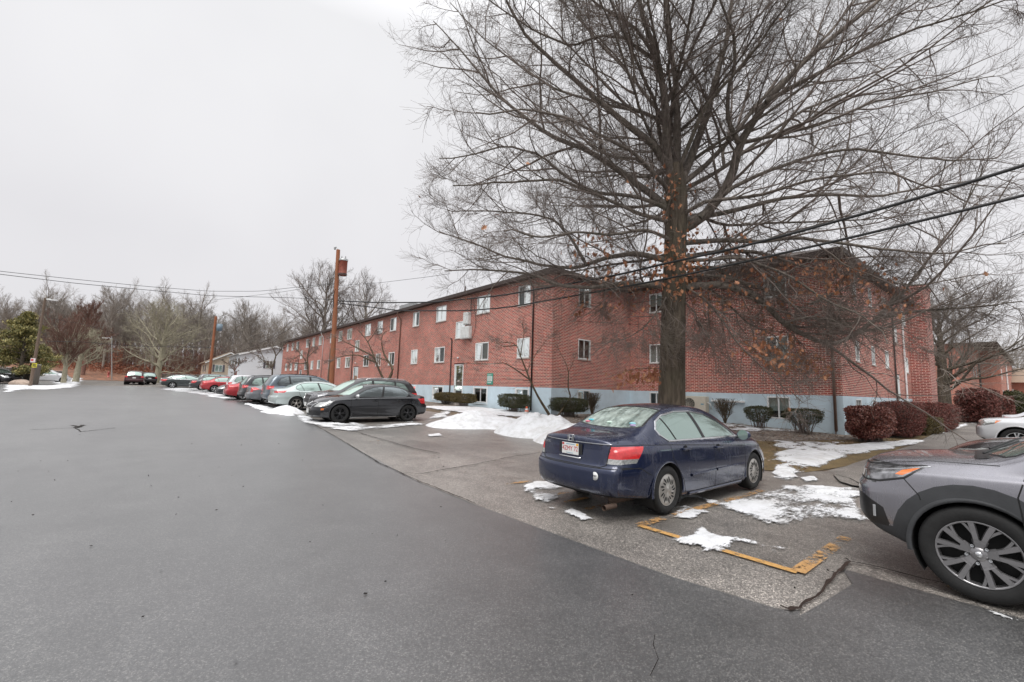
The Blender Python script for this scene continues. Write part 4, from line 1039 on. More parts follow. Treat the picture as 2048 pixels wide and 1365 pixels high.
# roofs: low hip with overhang, fascia and soffit
def hiproof(x0, x1, y0, y1, z, o=.42, rise=1.45, seed=0):
    a0, a1, b0, b1 = x0-o, x1+o, y0-o, y1+o; w = min(a1-a0, b1-b0)/2
    if a1-a0 < b1-b0: R = [((a0+a1)/2, b0+w*.7, z+rise), ((a0+a1)/2, b1-w*.7, z+rise)]; F = [(0, 1, 4), (1, 2, 5, 4), (2, 3, 5), (3, 0, 4, 5)]
    else: R = [(a0+w*.7, (b0+b1)/2, z+rise), (a1-w*.7, (b0+b1)/2, z+rise)]; F = [(0, 1, 5, 4), (1, 2, 5), (2, 3, 4, 5), (3, 0, 4)]
    V = [(a0, b0, z), (a1, b0, z), (a1, b1, z), (a0, b1, z)]+R
    r = MB().add(V, F).build('roof', M_SHING, blg)
    mb = MB()
    for q in (((a0, b0, z-.22), (a0+.04, b1, z-.003)), ((a1-.04, b0, z-.22), (a1, b1, z-.003)), ((a0+.04, b0, z-.22), (a1-.04, b0+.04, z-.003)), ((a0+.04, b1-.04, z-.22), (a1-.04, b1, z-.003))): mb.box(*q)
    mb.build('fascia', M_FASCIA, r); MB().add([(a0+.02, b0+.02, z-.19), (a1-.02, b0+.02, z-.19), (a1-.02, b1-.02, z-.19), (a0+.02, b1-.02, z-.19)], [(0, 1, 2, 3)]).build('soffit', M_FASCIA, r)
    return r
hiproof(XA, XA+11, YA0, YA1, ZE+.20, rise=1.3)
hiproof(XB-.3, xe, YC, YC+10.4, ZE+.23, rise=1.5)
def zig(pts, r, m, nm='downspout', n=8): return MB().tube(pts, r, n, smooth=True).build(nm, m, blg)
def spout(y, m, zb=.4, x=XA, r=.045):
    zig([(x-.40, y, ZE-.02), (x-.36, y, ZE-.2), (x-.10, y, ZE-.55), (x-.07, y, ZE-.7), (x-.07, y, zb+.15), (x-.22, y, zb)], r, m)
spout(old(23.2), M_PIPE_DK); spout(old(45.1), M_PIPE_BR, .6); spout(old(73.2), M_WHITE, .9)
MB().tube([(XA-.12, old(45.1), 1.5), (XA-.12, old(45.1), 1.75)], .09, 8).build('downspout_boot', M_PIPE_DK, blg)
zig([(XB-.40, 5.62, ZE-.02), (XB-.10, 5.62, ZE-.55), (XB-.08, 5.62, ZE-.8), (XB-.08, 5.62, .3), (XB-.2, 5.62, .1)], .058, M_PIPE_BR)
zig([(32.2, YC-.07, ZE-.2), (32.2, YC-.07, .8)], .045, M_PIPE_DK); zig([(34.9, YC-.07, ZE-.2), (34.9, YC-.07, .8)], .05, M_WHITE)
# conduits beside the doors
for y in (old(34.2), old(59.6), old(88.)):
    zig([(XA-.05, y, 1.0), (XA-.05, y, 4.75), (XA-.09, y, 4.9), (XA-.18, y-.02, 4.85)], .04, M_PIPE_DK, 'conduit')
# roof vents
for px, py, pxb in ((1299/3.4133+550, 318/3.4133+480, 0), (804, 610, 0), (735, 630, 0)):
    p = at(px, py, 30 if px > 900 else (45 if px > 780 else 54))
    MB().lathe([(.06, -1.1), (.06, 0), (.045, 0)], (p.x+.0, p.y, p.z), 'z', 10).build('vent_pipe', M_PIPE_DK, blg)
p = at(829, 611, 42); MB().box((p.x-.9, p.y-1.2, p.z-1.6), (p.x+.9, p.y+1.4, p.z)).build('roof_hatch', M_METAL, blg, .02)

# ---- things fixed to the walls or standing by them
t = empty('air_conditioner', (XB-.42, 10.25, gzf(XB-.4, 10.2)), 0, 'beige outdoor air conditioner unit against the pale blue base right of the oak trunk', 'air conditioner')
ay0, ay1, az0, az1 = 9.95+.98, 12.2, .72, 1.52
t.location = (0, 0, 0)
b_ = MB().box((XB-.50, ay0, az0), (XB-.12, ay1, az1)).build('casing', M_BEIGE, t, .02)
yc, zc = (ay0+ay1)/2+.22, (az0+az1)/2
MB().lathe([(.30, .0), (.315, .012), (.33, .0)], (XB-.515, yc, zc), 'x', 28).build('fan_ring', M_BEIGE, t)
MB().lathe([(.001, 0), (.30, 0)], (XB-.503, yc, zc), 'x', 28).build('fan_opening', M_ROOM, t)
gr = MB()
for k in range(6): gr.lathe([(.04+.045*k, 0), (.05+.045*k, -.006)], (XB-.513, yc, zc), 'x', 24)
for k in range(12): a = PI*k/6; gr.tube([(XB-.515, yc+.03*math.cos(a), zc+.03*math.sin(a)), (XB-.515, yc+.30*math.cos(a), zc+.30*math.sin(a))], .004, 4)
gr.build('fan_grille', M_BEIGE, t)
MB().box((XB-.51, ay0+.09, az1-.42), (XB-.5, ay0+.24, az1-.36)).build('badge', mat('badge_blue', (.12, .28, .36), .5), t)
for y in (ay0+.12, ay1-.16): MB().box((XB-.46, y, az0-.42), (XB-.16, y+.05, az0)).build('leg', M_METAL, t)
t2 = MB().tube([(XB-.3, ay0, az0+.5), (XB-.3, ay0-.13, az0+.45), (XB-.26, ay0-.18, az0+.25), (XB-.1, ay0-.1, az0+.15)], .025, 6).build('hose', M_STEEL, t)
o = MB().box((XB-.10, 9.22, 1.27), (XB-.003, 10.85, 1.37)).build('pipe_cover', M_WHITE, None, .015); tag(o, 'long white horizontal pipe cover on the pale blue base beside the air conditioner', 'pipe cover')
t = MB().box((XB-.14, 10.42, .98), (XB-.003, 10.66, 1.22)).build('electrical_box', M_METAL, None, .01); tag(t, 'small grey electrical box under the white pipe cover', 'electrical box')
t = empty('meter_cabinet', (0, 0, 0), 0, 'pair of pale grey meter boxes high on the brick wall beside the stairwell window', 'meter box')
for nm, a, b, z0, z1 in (('upper_box', old(31.29), old(32.1), 5.66, 6.46), ('lower_box', old(31.09), old(32.45), 4.74, 5.54)):
    q = MB().box((XA-.24, a, z0), (XA-.003, b, z1)).build(nm, M_STEEL, t, .02); MB().box((XA-.255, a+.05, z0+.06), (XA-.243, b-.05, z1-.06)).build('cover_plate', M_STEEL, q, .004)
MB().tube([(XA-.1, old(31.2), 6.46), (XA-.1, old(31.2), 7.3)], .03, 6).build('conduit', M_PIPE_DK, t)
def cable(pts, r, nm, lab, grp=None):
    o = MB().tube(pts, r, 5).build(nm, M_WIRE); tag(o, lab, 'cable', grp); return o
cable([(XA-.08, old(30.9), 7.3), (XA-.1, old(30.6), 6.5), (XA-.12, old(30.3), 5.8), (XA-.1, old(30.5), 5.1), (XA-.1, old(31.0), 4.5), (XA-.08, old(31.4), 4.7)], .015, 'hanging_cable', 'black cable looping down the brick beside the meter boxes')
# green notice
t = empty('notice_board', (0, 0, 0), 0, 'green and white notice on the brick wall right of the tall entrance door', 'sign')
sy0, sy1, sz0, sz1 = old(27.84), old(28.62), 1.83, 2.50
M_GRN = mat('notice_green', (.05, .30, .22), .5)
MB().box((XA-.03, sy0, sz0), (XA-.005, sy1, sz1)).build('green_board', M_GRN, t, .004)
MB().box((XA-.036, sy0+.05, sz0+.20), (XA-.031, sy1-.05, sz1-.18)).build('white_panel', M_PLATEW, t)
fr = lambda y, z: frame((XA-.034, y, z), (0, -1, 0), (0, 0, 1)); sc_ = (sy0+sy1)/2
_lr = random.Random(4)
for z_, x_, mm, hh in [(sz1-.10, XA-.036, M_PLATEW, .05), (sz0+.12, XA-.036, M_PLATEW, .06)]+[(sz1-.24-.06*k, XA-.040, M_GRN, .022) for k in range(4)]:
    u = sy1-.09; mb = MB()
    while u > sy0+.12:
        w_ = _lr.uniform(.03, .12); mb.box((x_, max(u-w_, sy0+.08), z_-hh/2), (x_+.002, u, z_+hh/2)); u -= w_+.03
    q = mb.build('lettering', mm, t); q['kind'] = 'stuff'
# ---- second brick block far right
b2 = empty('apartment_building', (0, 0, 0), 0, 'orange-brick apartment block far right, half hidden by the second bare tree', 'building')
def W2(nm, m, ax, c, u0, u1, z0, z1, holes=(), out=-1): return wall(nm, b2, m, ax, c, u0, u1, z0, z1, holes, out)
BX, BY = 72.8, 5.4
h = [(BX+3.5, BX+4.6, 1.9, 3.4), (BX+6.5, BX+7.6, 1.9, 3.4), (BX+14, BX+15, 1.9, 3.4), (BX+3.5, BX+4.6, 4.8, 6.2), (BX+6.5, BX+7.6, 4.8, 6.2), (BX+14, BX+15., 4.8, 6.2)]
W2('wall', M_BRICK2, 'x', BX, BY, BY+12, .9, 8.5); W2('foundation', M_WHITE, 'x', BX, BY, BY+12, -1.5, .9)
W2('wall', M_BRICK2, 'y', BY, BX, BX+12, .9, 8.5, [q for q in h if q[1] < BX+12]); W2('foundation', M_WHITE, 'y', BY, BX, BX+12, -1.5, .9)
W2('wall', M_BRICK2, 'x', BX+12, 3.6, BY, -1.5, 8.5); W2('wall', M_BRICK2, 'y', 3.6, BX+12, BX+46, -1.5, 8.5, [])
for q in h:
    if q[1] < BX+12: window(b2, 'y', BY, *q)
for q in ((BX+14, BX+15.2, 1.9, 3.4), (BX+22, BX+23.2, 1.9, 3.4), (BX+14, BX+15.2, 4.8, 6.2)):
    MB().box((q[0], 3.58, q[2]), (q[1], 3.70, q[3])).build('window', M_WHITE, b2)
for x in (BX+9.5, BX+10.6): MB().tube([(x, BY-.1, 7.4), (x, BY-.1, -.4)], .07, 6).build('downspout', M_PIPE_DK, b2)
MB().tube([(BX+24, 3.5, 7.4), (BX+24, 3.5, -.6)], .09, 6).build('downspout', M_WHITE, b2)
MB().add([(BX-.5, 3.1, 8.5), (BX+47, 3.1, 8.5), (BX+47, BY+13, 8.5), (BX-.5, BY+13, 8.5), (BX+6, BY+4, 9.1), (BX+40, BY+4, 9.1)], [(0, 1, 5, 4), (1, 2, 5), (2, 3, 4, 5), (3, 0, 4), (0, 1, 2, 3)]).build('roof', M_SHING, b2)
MB().box((BX+2, BY-1.2, 3.1), (BX+4.6, BY, 3.25)).build('canopy', M_FASCIA, b2)
b3 = empty('brick_house', (0, 0, 0), 0, 'low orange-brick building with a tan roof at the far right edge', 'building')
MB().box((112, -6, -1.6), (128, 8, 5.2)).build('wall', M_BRICK2, b3)
MB().add([(111, -7, 5.2), (129, -7, 5.2), (129, 9, 5.2), (111, 9, 5.2), (120, 0, 8.0), (120, 4, 8.)], [(0, 1, 4), (1, 2, 5, 4), (2, 3, 5), (3, 0, 4, 5), (0, 3, 2, 1)]).build('roof', mat('tan_shingle', (.27, .20, .15), .9), b3)
for y in (-4, 0, 3.4):
    f = MB().box((111.9, y, 2.4), (112.05, y+1.8, 4.1)).build('window', M_WHITE, b3); MB().box((111.87, y+.15, 2.55), (111.9, y+1.65, 3.95)).build('pane', M_CARGLASS, f)
# ---- clapboard houses far left
def siding(name, c):
    t = NT(name); co = t.coord((0, 0, 1)); w = t.node('ShaderNodeTexWave'); w.wave_profile = 'SAW'; w.bands_direction = 'Z'; w.inputs['Scale'].default_value = 1.4; t.l(co, w.inputs[0])
    t.col(t.mix(1., t.ramp(w.outputs['Fac'], [(0., .84), (.15, 1.), (1., 1.02)]), c, 'MULTIPLY')); t.bump(w.outputs['Fac'], .4, .02); set_in(t.b, Roughness=.6); return t.m
def house(loc, rz, w, d, he, hp, sm_, rm, label, door_c, gable_face='front', wins=(), porch=False):
    """local: gable faces -y ... w along x, d along y"""
    h = empty('clapboard_house', loc, rz, label, 'house')
    MB().add([(0, 0, -1), (w, 0, -1), (w, 0, he), (w/2, 0, hp), (0, 0, he), (0, d, -1), (w, d, -1), (w, d, he), (w/2, d, hp), (0, d, he)],
             [(0, 1, 2, 3, 4), (9, 8, 7, 6, 5), (1, 6, 7, 2), (0, 4, 9, 5), (0, 5, 6, 1)]).build('wall', sm_, h)
    o = .35; k = (hp-he)/(w/2)
    rf = MB()
    for s_ in (0, 1):
        xe_ = -o if s_ == 0 else w+o; ze = he-k*o; V = [(xe_, -o, ze+.04), (w/2, -o, hp+.04), (w/2, d+o, hp+.04), (xe_, d+o, ze+.04)]
        rf.prism(V, (0, 0, .14))
    rf.build('roof', rm, h)
    for s_ in (0, 1):
        xe_ = -o if s_ == 0 else w+o; ze = he-k*o
        MB().prism([(xe_, -o-.04, ze-.14), (w/2, -o-.04, hp-.14), (w/2, -o-.04, hp+.06), (xe_, -o-.04, ze+.06)], (0, .05, 0)).build('bargeboard', M_WHITE, h)
    for face, u, z, ww, hh, sh in wins:
        if face == 'f': A = lambda a, b, dd: (a, -dd, b)
        else: A = lambda a, b, dd: (-dd, a, b)
        f = MB().box(A(u, z, 0), A(u+ww, z+hh, .06)).build('window', M_WHITE, h)
        for j in (0, 1): MB().box(A(u+.07+j*(ww/2-.02), z+.07, .061), A(u+ww/2-.03+j*(ww/2-.04), z+hh-.07, .07)).build('pane', M_CARGLASS, f)
        if sh:
            for a in (u-.34, u+ww+.04): MB().box(A(a, z, 0), A(a+.3, z+hh, .05)).build('shutter', sh, h)
    if door_c:
        u, z, ww, hh, dm = door_c; dd = MB().box((-.06, u, z), (.0, u+ww, z+hh)).build('door', dm, h); MB().box((-.1, u+.1, z+.9), (-.06, u+.16, z+1.)).build('handle', M_METAL, dd)
    return h
M_SIDW = siding('white_siding', (.72, .76, .80)); M_SIDT = siding('tan_siding', (.52, .43, .33)); M_SHW = mat('grey_shingle', (.34, .33, .32), .9, scale=1.5); M_SHT = mat('brown_shingle', (.30, .24, .18), .9, scale=1.5)
M_SHUT = mat('dark_shutter', (.10, .10, .12), .6)
yaw = math.atan2(_Y[0], 1)  # unused helper value
_f2 = Vector((_X[2], _Y[2], 0)).normalized()     # forward on the ground
_r2 = Vector((_f2.y, -_f2.x, 0))
HR = math.atan2(_r2.y, _r2.x)
P0 = at(478, 752, 68); P1 = onY(610, 752, P0.y); PM = onY(544, 752, P0.y); wd = P1.x-P0.x
house((P0.x, P0.y, .75), 0, wd, 13., 5.1, 6.6, M_SIDW, M_SHW, 'pale blue-white clapboard house with a gable, seen left of the brick block', (2.4, -.1, 1.4, 2.5, mat('brick_red_door', (.22, .07, .05), .7)),
      wins=[('f', wd*.37, 3.0, 1.0, 1.25, M_SHUT), ('f', wd*.21, .3, 1.1, 1.5, M_SHUT), ('f', wd*.32, .3, 1.1, 1.5, M_SHUT), ('f', wd*.62, .5, 1.2, 1.3, M_SHUT), ('f', wd*.8, 3.0, 1.2, 1.3, M_SHUT), ('s', 1.0, 3.1, 1., 1.4, M_SHUT), ('s', 4., 3.1, 1., 1.4, M_SHUT), ('s', 7.2, 3.1, 1., 1.4, M_SHUT), ('s', 10.2, 3.1, 1., 1.4, M_SHUT), ('s', 7.2, .4, 1., 1.5, M_SHUT)])
P0 = at(412, 752, 80); P1 = onY(500, 752, P0.y)
house((P0.x, P0.y, .85), 0, P1.x-P0.x, 12, 4.1, 6.0, M_SIDT, M_SHT, 'tan clapboard house with a brown roof, seen behind the red-brown utility pole', None,
      wins=[('f', 1.2, 2.3, 1.2, 1.3, M_SHUT), ('f', 3.6, 2.3, 1.8, 1.3, None), ('f', 3.2, .1, 1.2, 1.3, None), ('f', 4.6, .1, 1.2, 1.3, None), ('s', 2, 2.3, 1.1, 1.3, M_SHUT), ('s', 6, 2.3, 1.1, 1.3, M_SHUT)])
# ------------------------------------------------------------------ trees
def tubes(P, R, k):
    """P (B,N,3) polylines, R (B,N) radii -> verts, quads"""
    B, N = P.shape[:2]
    T = np.empty_like(P); T[:, 1:-1] = P[:, 2:]-P[:, :-2]; T[:, 0] = P[:, 1]-P[:, 0]; T[:, -1] = P[:, -1]-P[:, -2]
    T /= np.linalg.norm(T, axis=2, keepdims=True)+1e-9
    ref = np.where(np.abs(T[:, :1, 2:3]) < .9, np.array([0, 0, 1.]), np.array([1., 0, 0])); ref = np.broadcast_to(ref, T.shape)
    A = np.cross(T, ref); A /= np.linalg.norm(A, axis=2, keepdims=True)+1e-9; Bn = np.cross(T, A)
    an = 2*PI*np.arange(k)/k
    V = P[:, :, None]+R[:, :, None, None]*(A[:, :, None]*np.cos(an)[:, None]+Bn[:, :, None]*np.sin(an)[:, None])
    base = (np.arange(B)*N*k)[:, None, None]; i = np.arange(N-1)[None, :, None]; j = np.arange(k)[None, None]; j2 = (j+1) % k
    Q = np.stack([base+i*k+j, base+i*k+j2, base+(i+1)*k+j2, base+(i+1)*k+j], -1).reshape(-1, 4)
    return V.reshape(-1, 3), Q
def join(parts):
    V = []; Q = []; n = 0
    for v, q in parts: V.append(v); Q.append(q+n); n += len(v)
    return np.concatenate(V), np.concatenate(Q)
def resample(pts, n):
    P = np.array(pts, float); d = np.r_[0, np.cumsum(np.linalg.norm(np.diff(P, axis=0), axis=1))]
    # smooth curve through the points
    t = np.linspace(0, d[-1], n*6); Q = np.stack([np.interp(t, d, P[:, a]) for a in range(P.shape[1])], 1)
    k = max(3, n*6//12)|1; pad = k//2; Qp = np.pad(Q, ((pad, pad), (0, 0)), 'edge'); ker = np.hanning(k+2)[1:-1]; ker /= ker.sum()
    Q2 = np.stack([np.convolve(Qp[:, a], ker, 'valid') for a in range(P.shape[1])], 1); Q2[0] = Q[0]; Q2[-1] = Q[-1]
    d2 = np.r_[0, np.cumsum(np.linalg.norm(np.diff(Q2[:, :3], axis=0), axis=1))]; t = np.linspace(0, d2[-1], n)
    return np.stack([np.interp(t, d2, Q2[:, a]) for a in range(P.shape[1])], 1)
def children(P, R, per, ang, lr, rr, N, g, up=0., wob=.12, t0=.15, t1=1., lmin=.15, alt=False, labs=None, flat=0., rmin=.0025):
    """grow `per` children on every parent polyline. lr: length ratio (of parent length), or absolute by labs"""
    B, n = P.shape[:2]; L = np.linalg.norm(np.diff(P, axis=1), axis=2).sum(1)
    t = t0+(t1-t0)*(np.arange(per)[None]+g.random((B, per)))/per
    f = t*(n-1); i = np.minimum(f.astype(int), n-2); u = (f-i)[..., None]; b = np.arange(B)[:, None]
    S = P[b, i]*(1-u)+P[b, i+1]*u; T = P[b, i+1]-P[b, i]; T = T/(np.linalg.norm(T, axis=-1, keepdims=True)+1e-9)
    r0 = (R[b, i]*(1-u[..., 0])+R[b, i+1]*u[..., 0])
    rnd = g.normal(size=T.shape); rnd[..., 2] *= 1-flat; Nn = np.cross(T, rnd); Nn /= np.linalg.norm(Nn, axis=-1, keepdims=True)+1e-9
    if flat: Nn[..., 2] *= (1-flat); Nn /= np.linalg.norm(Nn, axis=-1, keepdims=True)+1e-9
    a = ang*(1+.25*g.normal(size=t.shape))[..., None]
    D = T*np.cos(a)+Nn*np.sin(a)
    ln = (L[:, None]*lr*(1-.62*t) if labs is None else labs*(1-.5*t)*np.ones_like(t))*(.65+.7*g.random(t.shape)); ln = np.maximum(ln, lmin)
    S = S.reshape(-1, 3); D = D.reshape(-1, 3); ln = ln.reshape(-1); r0 = r0.reshape(-1)
    M = len(S); Q = np.empty((M, N, 3)); Q[:, 0] = S; d = D
    for k in range(1, N):
        d = d+wob*g.normal(size=d.shape)+np.array([0, 0, up]); d /= np.linalg.norm(d, axis=1, keepdims=True)
        Q[:, k] = Q[:, k-1]+d*(ln/(N-1))[:, None]
    rs = np.minimum(r0*.9, np.maximum(ln*rr, rmin*1.1)); rad = rs[:, None]*np.linspace(1, .28, N)[None]; rad = np.maximum(rad, rmin)
    return Q, rad
def z3(x, y): return 800+x/1.641, y/1.641
def oak():
    g = np.random.default_rng(21); D0 = 14.3
    base = at(1345, 884, D0); gb = gzf(base.x, base.y)
    t = empty('oak_tree', (base.x, base.y, gb), 0, 'huge bare oak with a thick dark trunk and clinging orange leaves behind the navy car', 'tree')
    O = np.array([base.x, base.y, gb])
    def W(x, y, d): px, py = z3(x, y); p = at(px, py, D0+d); return (p.x-O[0], p.y-O[1], p.z-O[2])
    # trunk (pixel width -> radius)
    trunk = [(895, 1460, 0, .66), (893, 1420, 0, .50), (893, 1313, 0, .425), (896, 1100, 0, .385), (900, 950, 0, .37), (903, 850, 0, .34), (905, 760, 0, .335), (906, 680, 0, .36), (905, 600, 0, .31), (903, 540, 0, .22)]
    TP = resample([(*W(x, y, d), r) for x, y, d, r in trunk], 26)
    TP[0, 2] = min(TP[0, 2], -.15)
    limbs = [  # (points in the crop, depth change, start radius, end radius)
     ([(893,600),(876,500),(872,400),(850,250),(835,170),(800,80),(775,-60),(740,-220)], -1.0, .17, .05),
     ([(905,600),(910,480),(912,400),(908,250),(885,120),(880,0),(870,-200)], .6, .17, .05),
     ([(915,610),(960,500),(1000,400),(1030,280),(1065,150),(1085,0),(1110,-180)], 1.5, .17, .05),
     ([(908,760),(1000,712),(1080,600),(1120,450),(1200,330),(1330,190),(1500,60),(1620,-40),(1760,-140)], -1.2, .21, .04),
     ([(1110,470),(1078,390),(1080,300),(1108,200),(1105,100),(1060,0),(1020,-140)], -1.4, .10, .03),
     ([(920,610),(1010,540),(1100,440),(1180,330),(1290,235),(1420,90),(1500,-20),(1600,-160)], 2.5, .12, .03),
     ([(900,580),(830,480),(720,400),(600,310),(450,190),(370,120),(300,0),(240,-120)], -2.2, .155, .03),
     ([(900,700),(790,620),(700,560),(600,500),(480,460),(380,390),(300,330),(230,260),(150,170),(50,70)], 1.5, .15, .02),
     ([(895,640),(820,560),(770,520),(700,520),(620,490),(540,410),(430,350),(330,290)], 3.2, .10, .02),
     ([(880,410),(800,370),(700,350),(600,330),(480,290),(350,210),(220,120),(110,10)], 3.5, .085, .02),
     ([(895,730),(780,700),(700,665),(590,620),(500,590),(380,590),(250,600),(120,610)], -3.0, .10, .02),
     ([(890,690),(760,640),(620,630),(520,580),(420,500),(300,470),(200,500),(70,520)], -1.4, .10, .02),
     ([(893,860),(760,830),(650,850),(560,880),(430,870),(300,840),(180,790),(70,760)], 2.4, .13, .02),
     ([(893,940),(720,930),(600,945),(480,940),(380,900),(250,890),(90,890)], -1.0, .135, .02),
     ([(590,872),(540,790),(480,720),(380,700),(220,690),(100,690)], 1.5, .07, .02),
     ([(840,190),(770,100),(680,40),(600,-20),(480,-140)], -2, .08, .02),
     ([(838,200),(720,120),(640,115),(540,150),(400,100),(260,20),(160,-60)], -1., .07, .02),
     ([(905,730),(1100,690),(1250,650),(1400,640),(1550,650),(1700,620),(1850,600),(2000,560)], 3.0, .12, .02),
     ([(985,715),(1080,620),(1200,570),(1330,520),(1480,490),(1620,510),(1800,530),(1960,520)], -2.0, .10, .02),
     ([(1115,470),(1250,440),(1400,400),(1560,330),(1750,300),(1950,250)], 1.0, .09, .02),
     ([(1200,335),(1350,260),(1520,170),(1700,100),(1850,60),(2020,0)], -3.0, .09, .02),
     ([(905,800),(1080,790),(1180,800),(1300,785),(1450,805),(1600,830),(1800,850),(1990,800)], -2.5, .12, .02),
     ([(905,850),(1050,825),(1170,830),(1300,870),(1450,900),(1700,940),(1920,900)], 1.5, .11, .02),
     ([(908,950),(1040,935),(1160,965),(1250,1060),(1340,1118),(1430,1140),(1510,1098),(1570,1045),(1650,970),(1730,860),(1820,740),(1890,610),(1960,470)], -1.8, .15, .008),
     ([(1560,1045),(1700,1022),(1850,1010),(2040,990)], -2.2, .075, .02),
     ([(910,930),(1000,990),(1060,1060),(1110,1140),(1180,1210),(1260,1290),(1320,1320)], -2.6, .055, .012),
     ([(905,880),(1040,880),(1100,930),(1250,960),(1330,1050),(1420,1080)], .8, .09, .02),
     ([(895,950),(860,1000),(800,1080),(740,1110),(660,1130)], -1.5, .04, .01),
     ([(905,900),(990,930),(1080,1000),(1150,1070),(1230,1100),(1330,1230)], 1.5, .07, .015),
     ([(900,960),(960,1010),(1010,1100),(1040,1180)], -1.4, .035, .01),
     ([(895,790),(800,760),(680,780),(560,770),(430,790),(300,760)], -3.6, .08, .02),
     ([(905,860),(1120,850),(1260,900),(1400,1000),(1500,1040),(1600,1130)], -3.4, .09, .015),
     ([(905,640),(1050,560),(1200,440),(1340,350),(1480,300),(1660,180),(1860,120)], 4.0, .10, .02),
     ([(900,640),(760,500),(640,440),(520,380),(360,350),(200,370)], -4.0, .10, .02),
     ([(900,560),(860,380),(740,230),(600,80),(520,-80)], 4.0, .11, .02),
     ([(915,560),(1000,350),(1150,180),(1260,20),(1330,-140)], -3.6, .11, .02),
     ([(895,830),(840,850),(700,870),(540,900),(420,960)], 3.6, .08, .015),
     ([(905,740),(960,700),(1060,740),(1260,730),(1500,720),(1740,700)], 4.6, .09, .02),
     ([(908,905),(1060,905),(1190,950),(1300,1010),(1430,1030),(1560,1010)], -.6, .085, .012),
     ([(908,930),(1100,950),(1210,1020),(1300,1100),(1380,1180)], .4, .06, .010), ([(1340,1000),(1450,960),(1560,900),(1680,880)], -.8, .045, .010),
     ([(1260,1060),(1340,1040),(1440,1060),(1540,1110)], -2.2, .045, .010), ([(895,900),(800,910),(700,960),(620,1030)], 1.0, .05, .010),
     ([(905,720),(1000,660),(1180,640),(1340,590),(1600,560),(1800,640)], -4.2, .09, .02)]
    # away and toward the camera, so the crown is round
    for k in range(16):
        a = g.uniform(0, 2*PI); z = g.uniform(7.6, 12.); ln = g.uniform(4, 7.5); s = -1 if k % 2 else 1
        f = np.array([_X[2], _Y[2]]); f /= np.linalg.norm(f); r = np.array([f[1], -f[0]]); dr = f*s*g.uniform(.6, 1)+r*g.uniform(-.8, .8); dr /= np.linalg.norm(dr)
        up = (z-6.5)/8; pts = []
        for q in np.linspace(0, 1, 6): pts.append((dr[0]*ln*q+g.normal()*.15, dr[1]*ln*q+g.normal()*.15, z+ln*(up*q+.10*q*q)))
        limbs.append((pts, None, .09, .015))
    LP = []; LR = []
    for pts, dz, r0, r1 in limbs:
        if dz is None: Q = np.array(pts)
        else:
            n = len(pts); tt = np.linspace(0, 1, n)**1.1
            dd0 = 0 if pts[0][0] < 925 else dz*.3
            if pts[-1][0] < 420: pts = [(900+(x-900)*.93, y) for x, y in pts]
            Q = np.array([W(x, y, dd0+(dz-dd0)*u) for (x, y), u in zip(pts, tt)])
        Q = resample(Q, 22); Q[1:-1] += np.cumsum(g.normal(size=(20, 3)), 0)*.012
        r0 *= .86 if r0 < .14 else 1.; LP.append(Q); LR.append(r0+(r1*.8-r0)*np.linspace(0, 1, 22)**.62)
    LP = np.array(LP); LR = np.array(LR)
    v, q = join([tubes(TP[None, :, :3], TP[None, :, 3], 20)])
    # buttressed irregular bark outline
    ang = np.arctan2(v[:, 1]-np.interp(v[:, 2], TP[:, 2], TP[:, 1]), v[:, 0]-np.interp(v[:, 2], TP[:, 2], TP[:, 0]))
    c = np.stack([np.interp(v[:, 2], TP[:, 2], TP[:, 0]), np.interp(v[:, 2], TP[:, 2], TP[:, 1])], 1); k_ = 1+.06*np.sin(3*ang+.6)+.035*np.sin(7*ang+v[:, 2]*.5)
    v[:, :2] = c+(v[:, :2]-c)*k_[:, None]
    np_mesh('trunk', v, q, M_BARK, t)
    np_mesh('limbs', *tubes(LP, LR, 9), M_LIMB, t)
    g1, r1 = children(LP, LR, 14, .72, .39, .010, 9, g, .035, .11, .12, 1., .6, flat=.25, rmin=.007)
    g2, r2 = children(g1, r1, 8, .68, .48, .009, 6, g, .02, .19, .1, 1., .35, rmin=.0042)
    gl, rl = children(LP, LR, 20, .9, .1, .010, 6, g, .03, .16, .02, .9, .5, labs=1.5, rmin=.0042)   # short shoots on the limbs
    g3, r3 = children(np.concatenate([g2, gl]), np.concatenate([r2, rl]), 8, .65, .5, .008, 5, g, .02, .24, .1, 1., .2, labs=.72, rmin=.0025)
    v, q = join([tubes(g1, r1, 6), tubes(g2, r2, 4), tubes(gl, rl, 4)])
    cr = np_mesh('branches', v, q, M_TWIG, t)
    np_mesh('twigs', *tubes(g3, r3, 3), M_TWIG, cr)
    # clinging leaves
    pts3 = g3[:, 2].reshape(-1, 3)
    px = np.array([0., 0.])
    v_ = pts3+O-np.array([0, 0, EYE]); cx = v_@np.array([_X[0], _Y[0], _Z[0]]); cy = v_@np.array([_X[1], _Y[1], _Z[1]]); cz = v_@np.array([_X[2], _Y[2], _Z[2]])
    U = CX+F*cx/cz; Vv = CY-F*cy/cz
    Lc = []
    for x, y, rx, ry, n in [(1345,565,45,30,130),(1300,560,60,25,60),(1250,550,60,25,55),(1360,520,60,30,60),(1350,500,60,25,40),(1310,380,70,16,34),(1360,360,30,25,22),(1180,480,45,30,50),(1200,520,60,40,60),(1440,480,60,30,50),(1560,530,90,30,90),(1640,560,60,30,80),
                            (1540,690,60,35,120),(1590,720,60,25,110),(1500,700,40,20,40),(1420,600,50,25,50),(1240,610,60,30,22),(1150,600,40,30,18),(1720,560,70,40,60),(1790,600,60,30,45),(1690,530,50,20,30),(1480,560,60,30,60),(1550,600,80,50,50),(1645,740,16,12,16)]:
        w = ((U-x)/rx)**2+((Vv-y)/ry)**2; idx = np.nonzero(w < 1)[0]
        if len(idx): Lc.append(pts3[g.choice(idx, min(int(n*1.35), len(idx)), replace=False)])
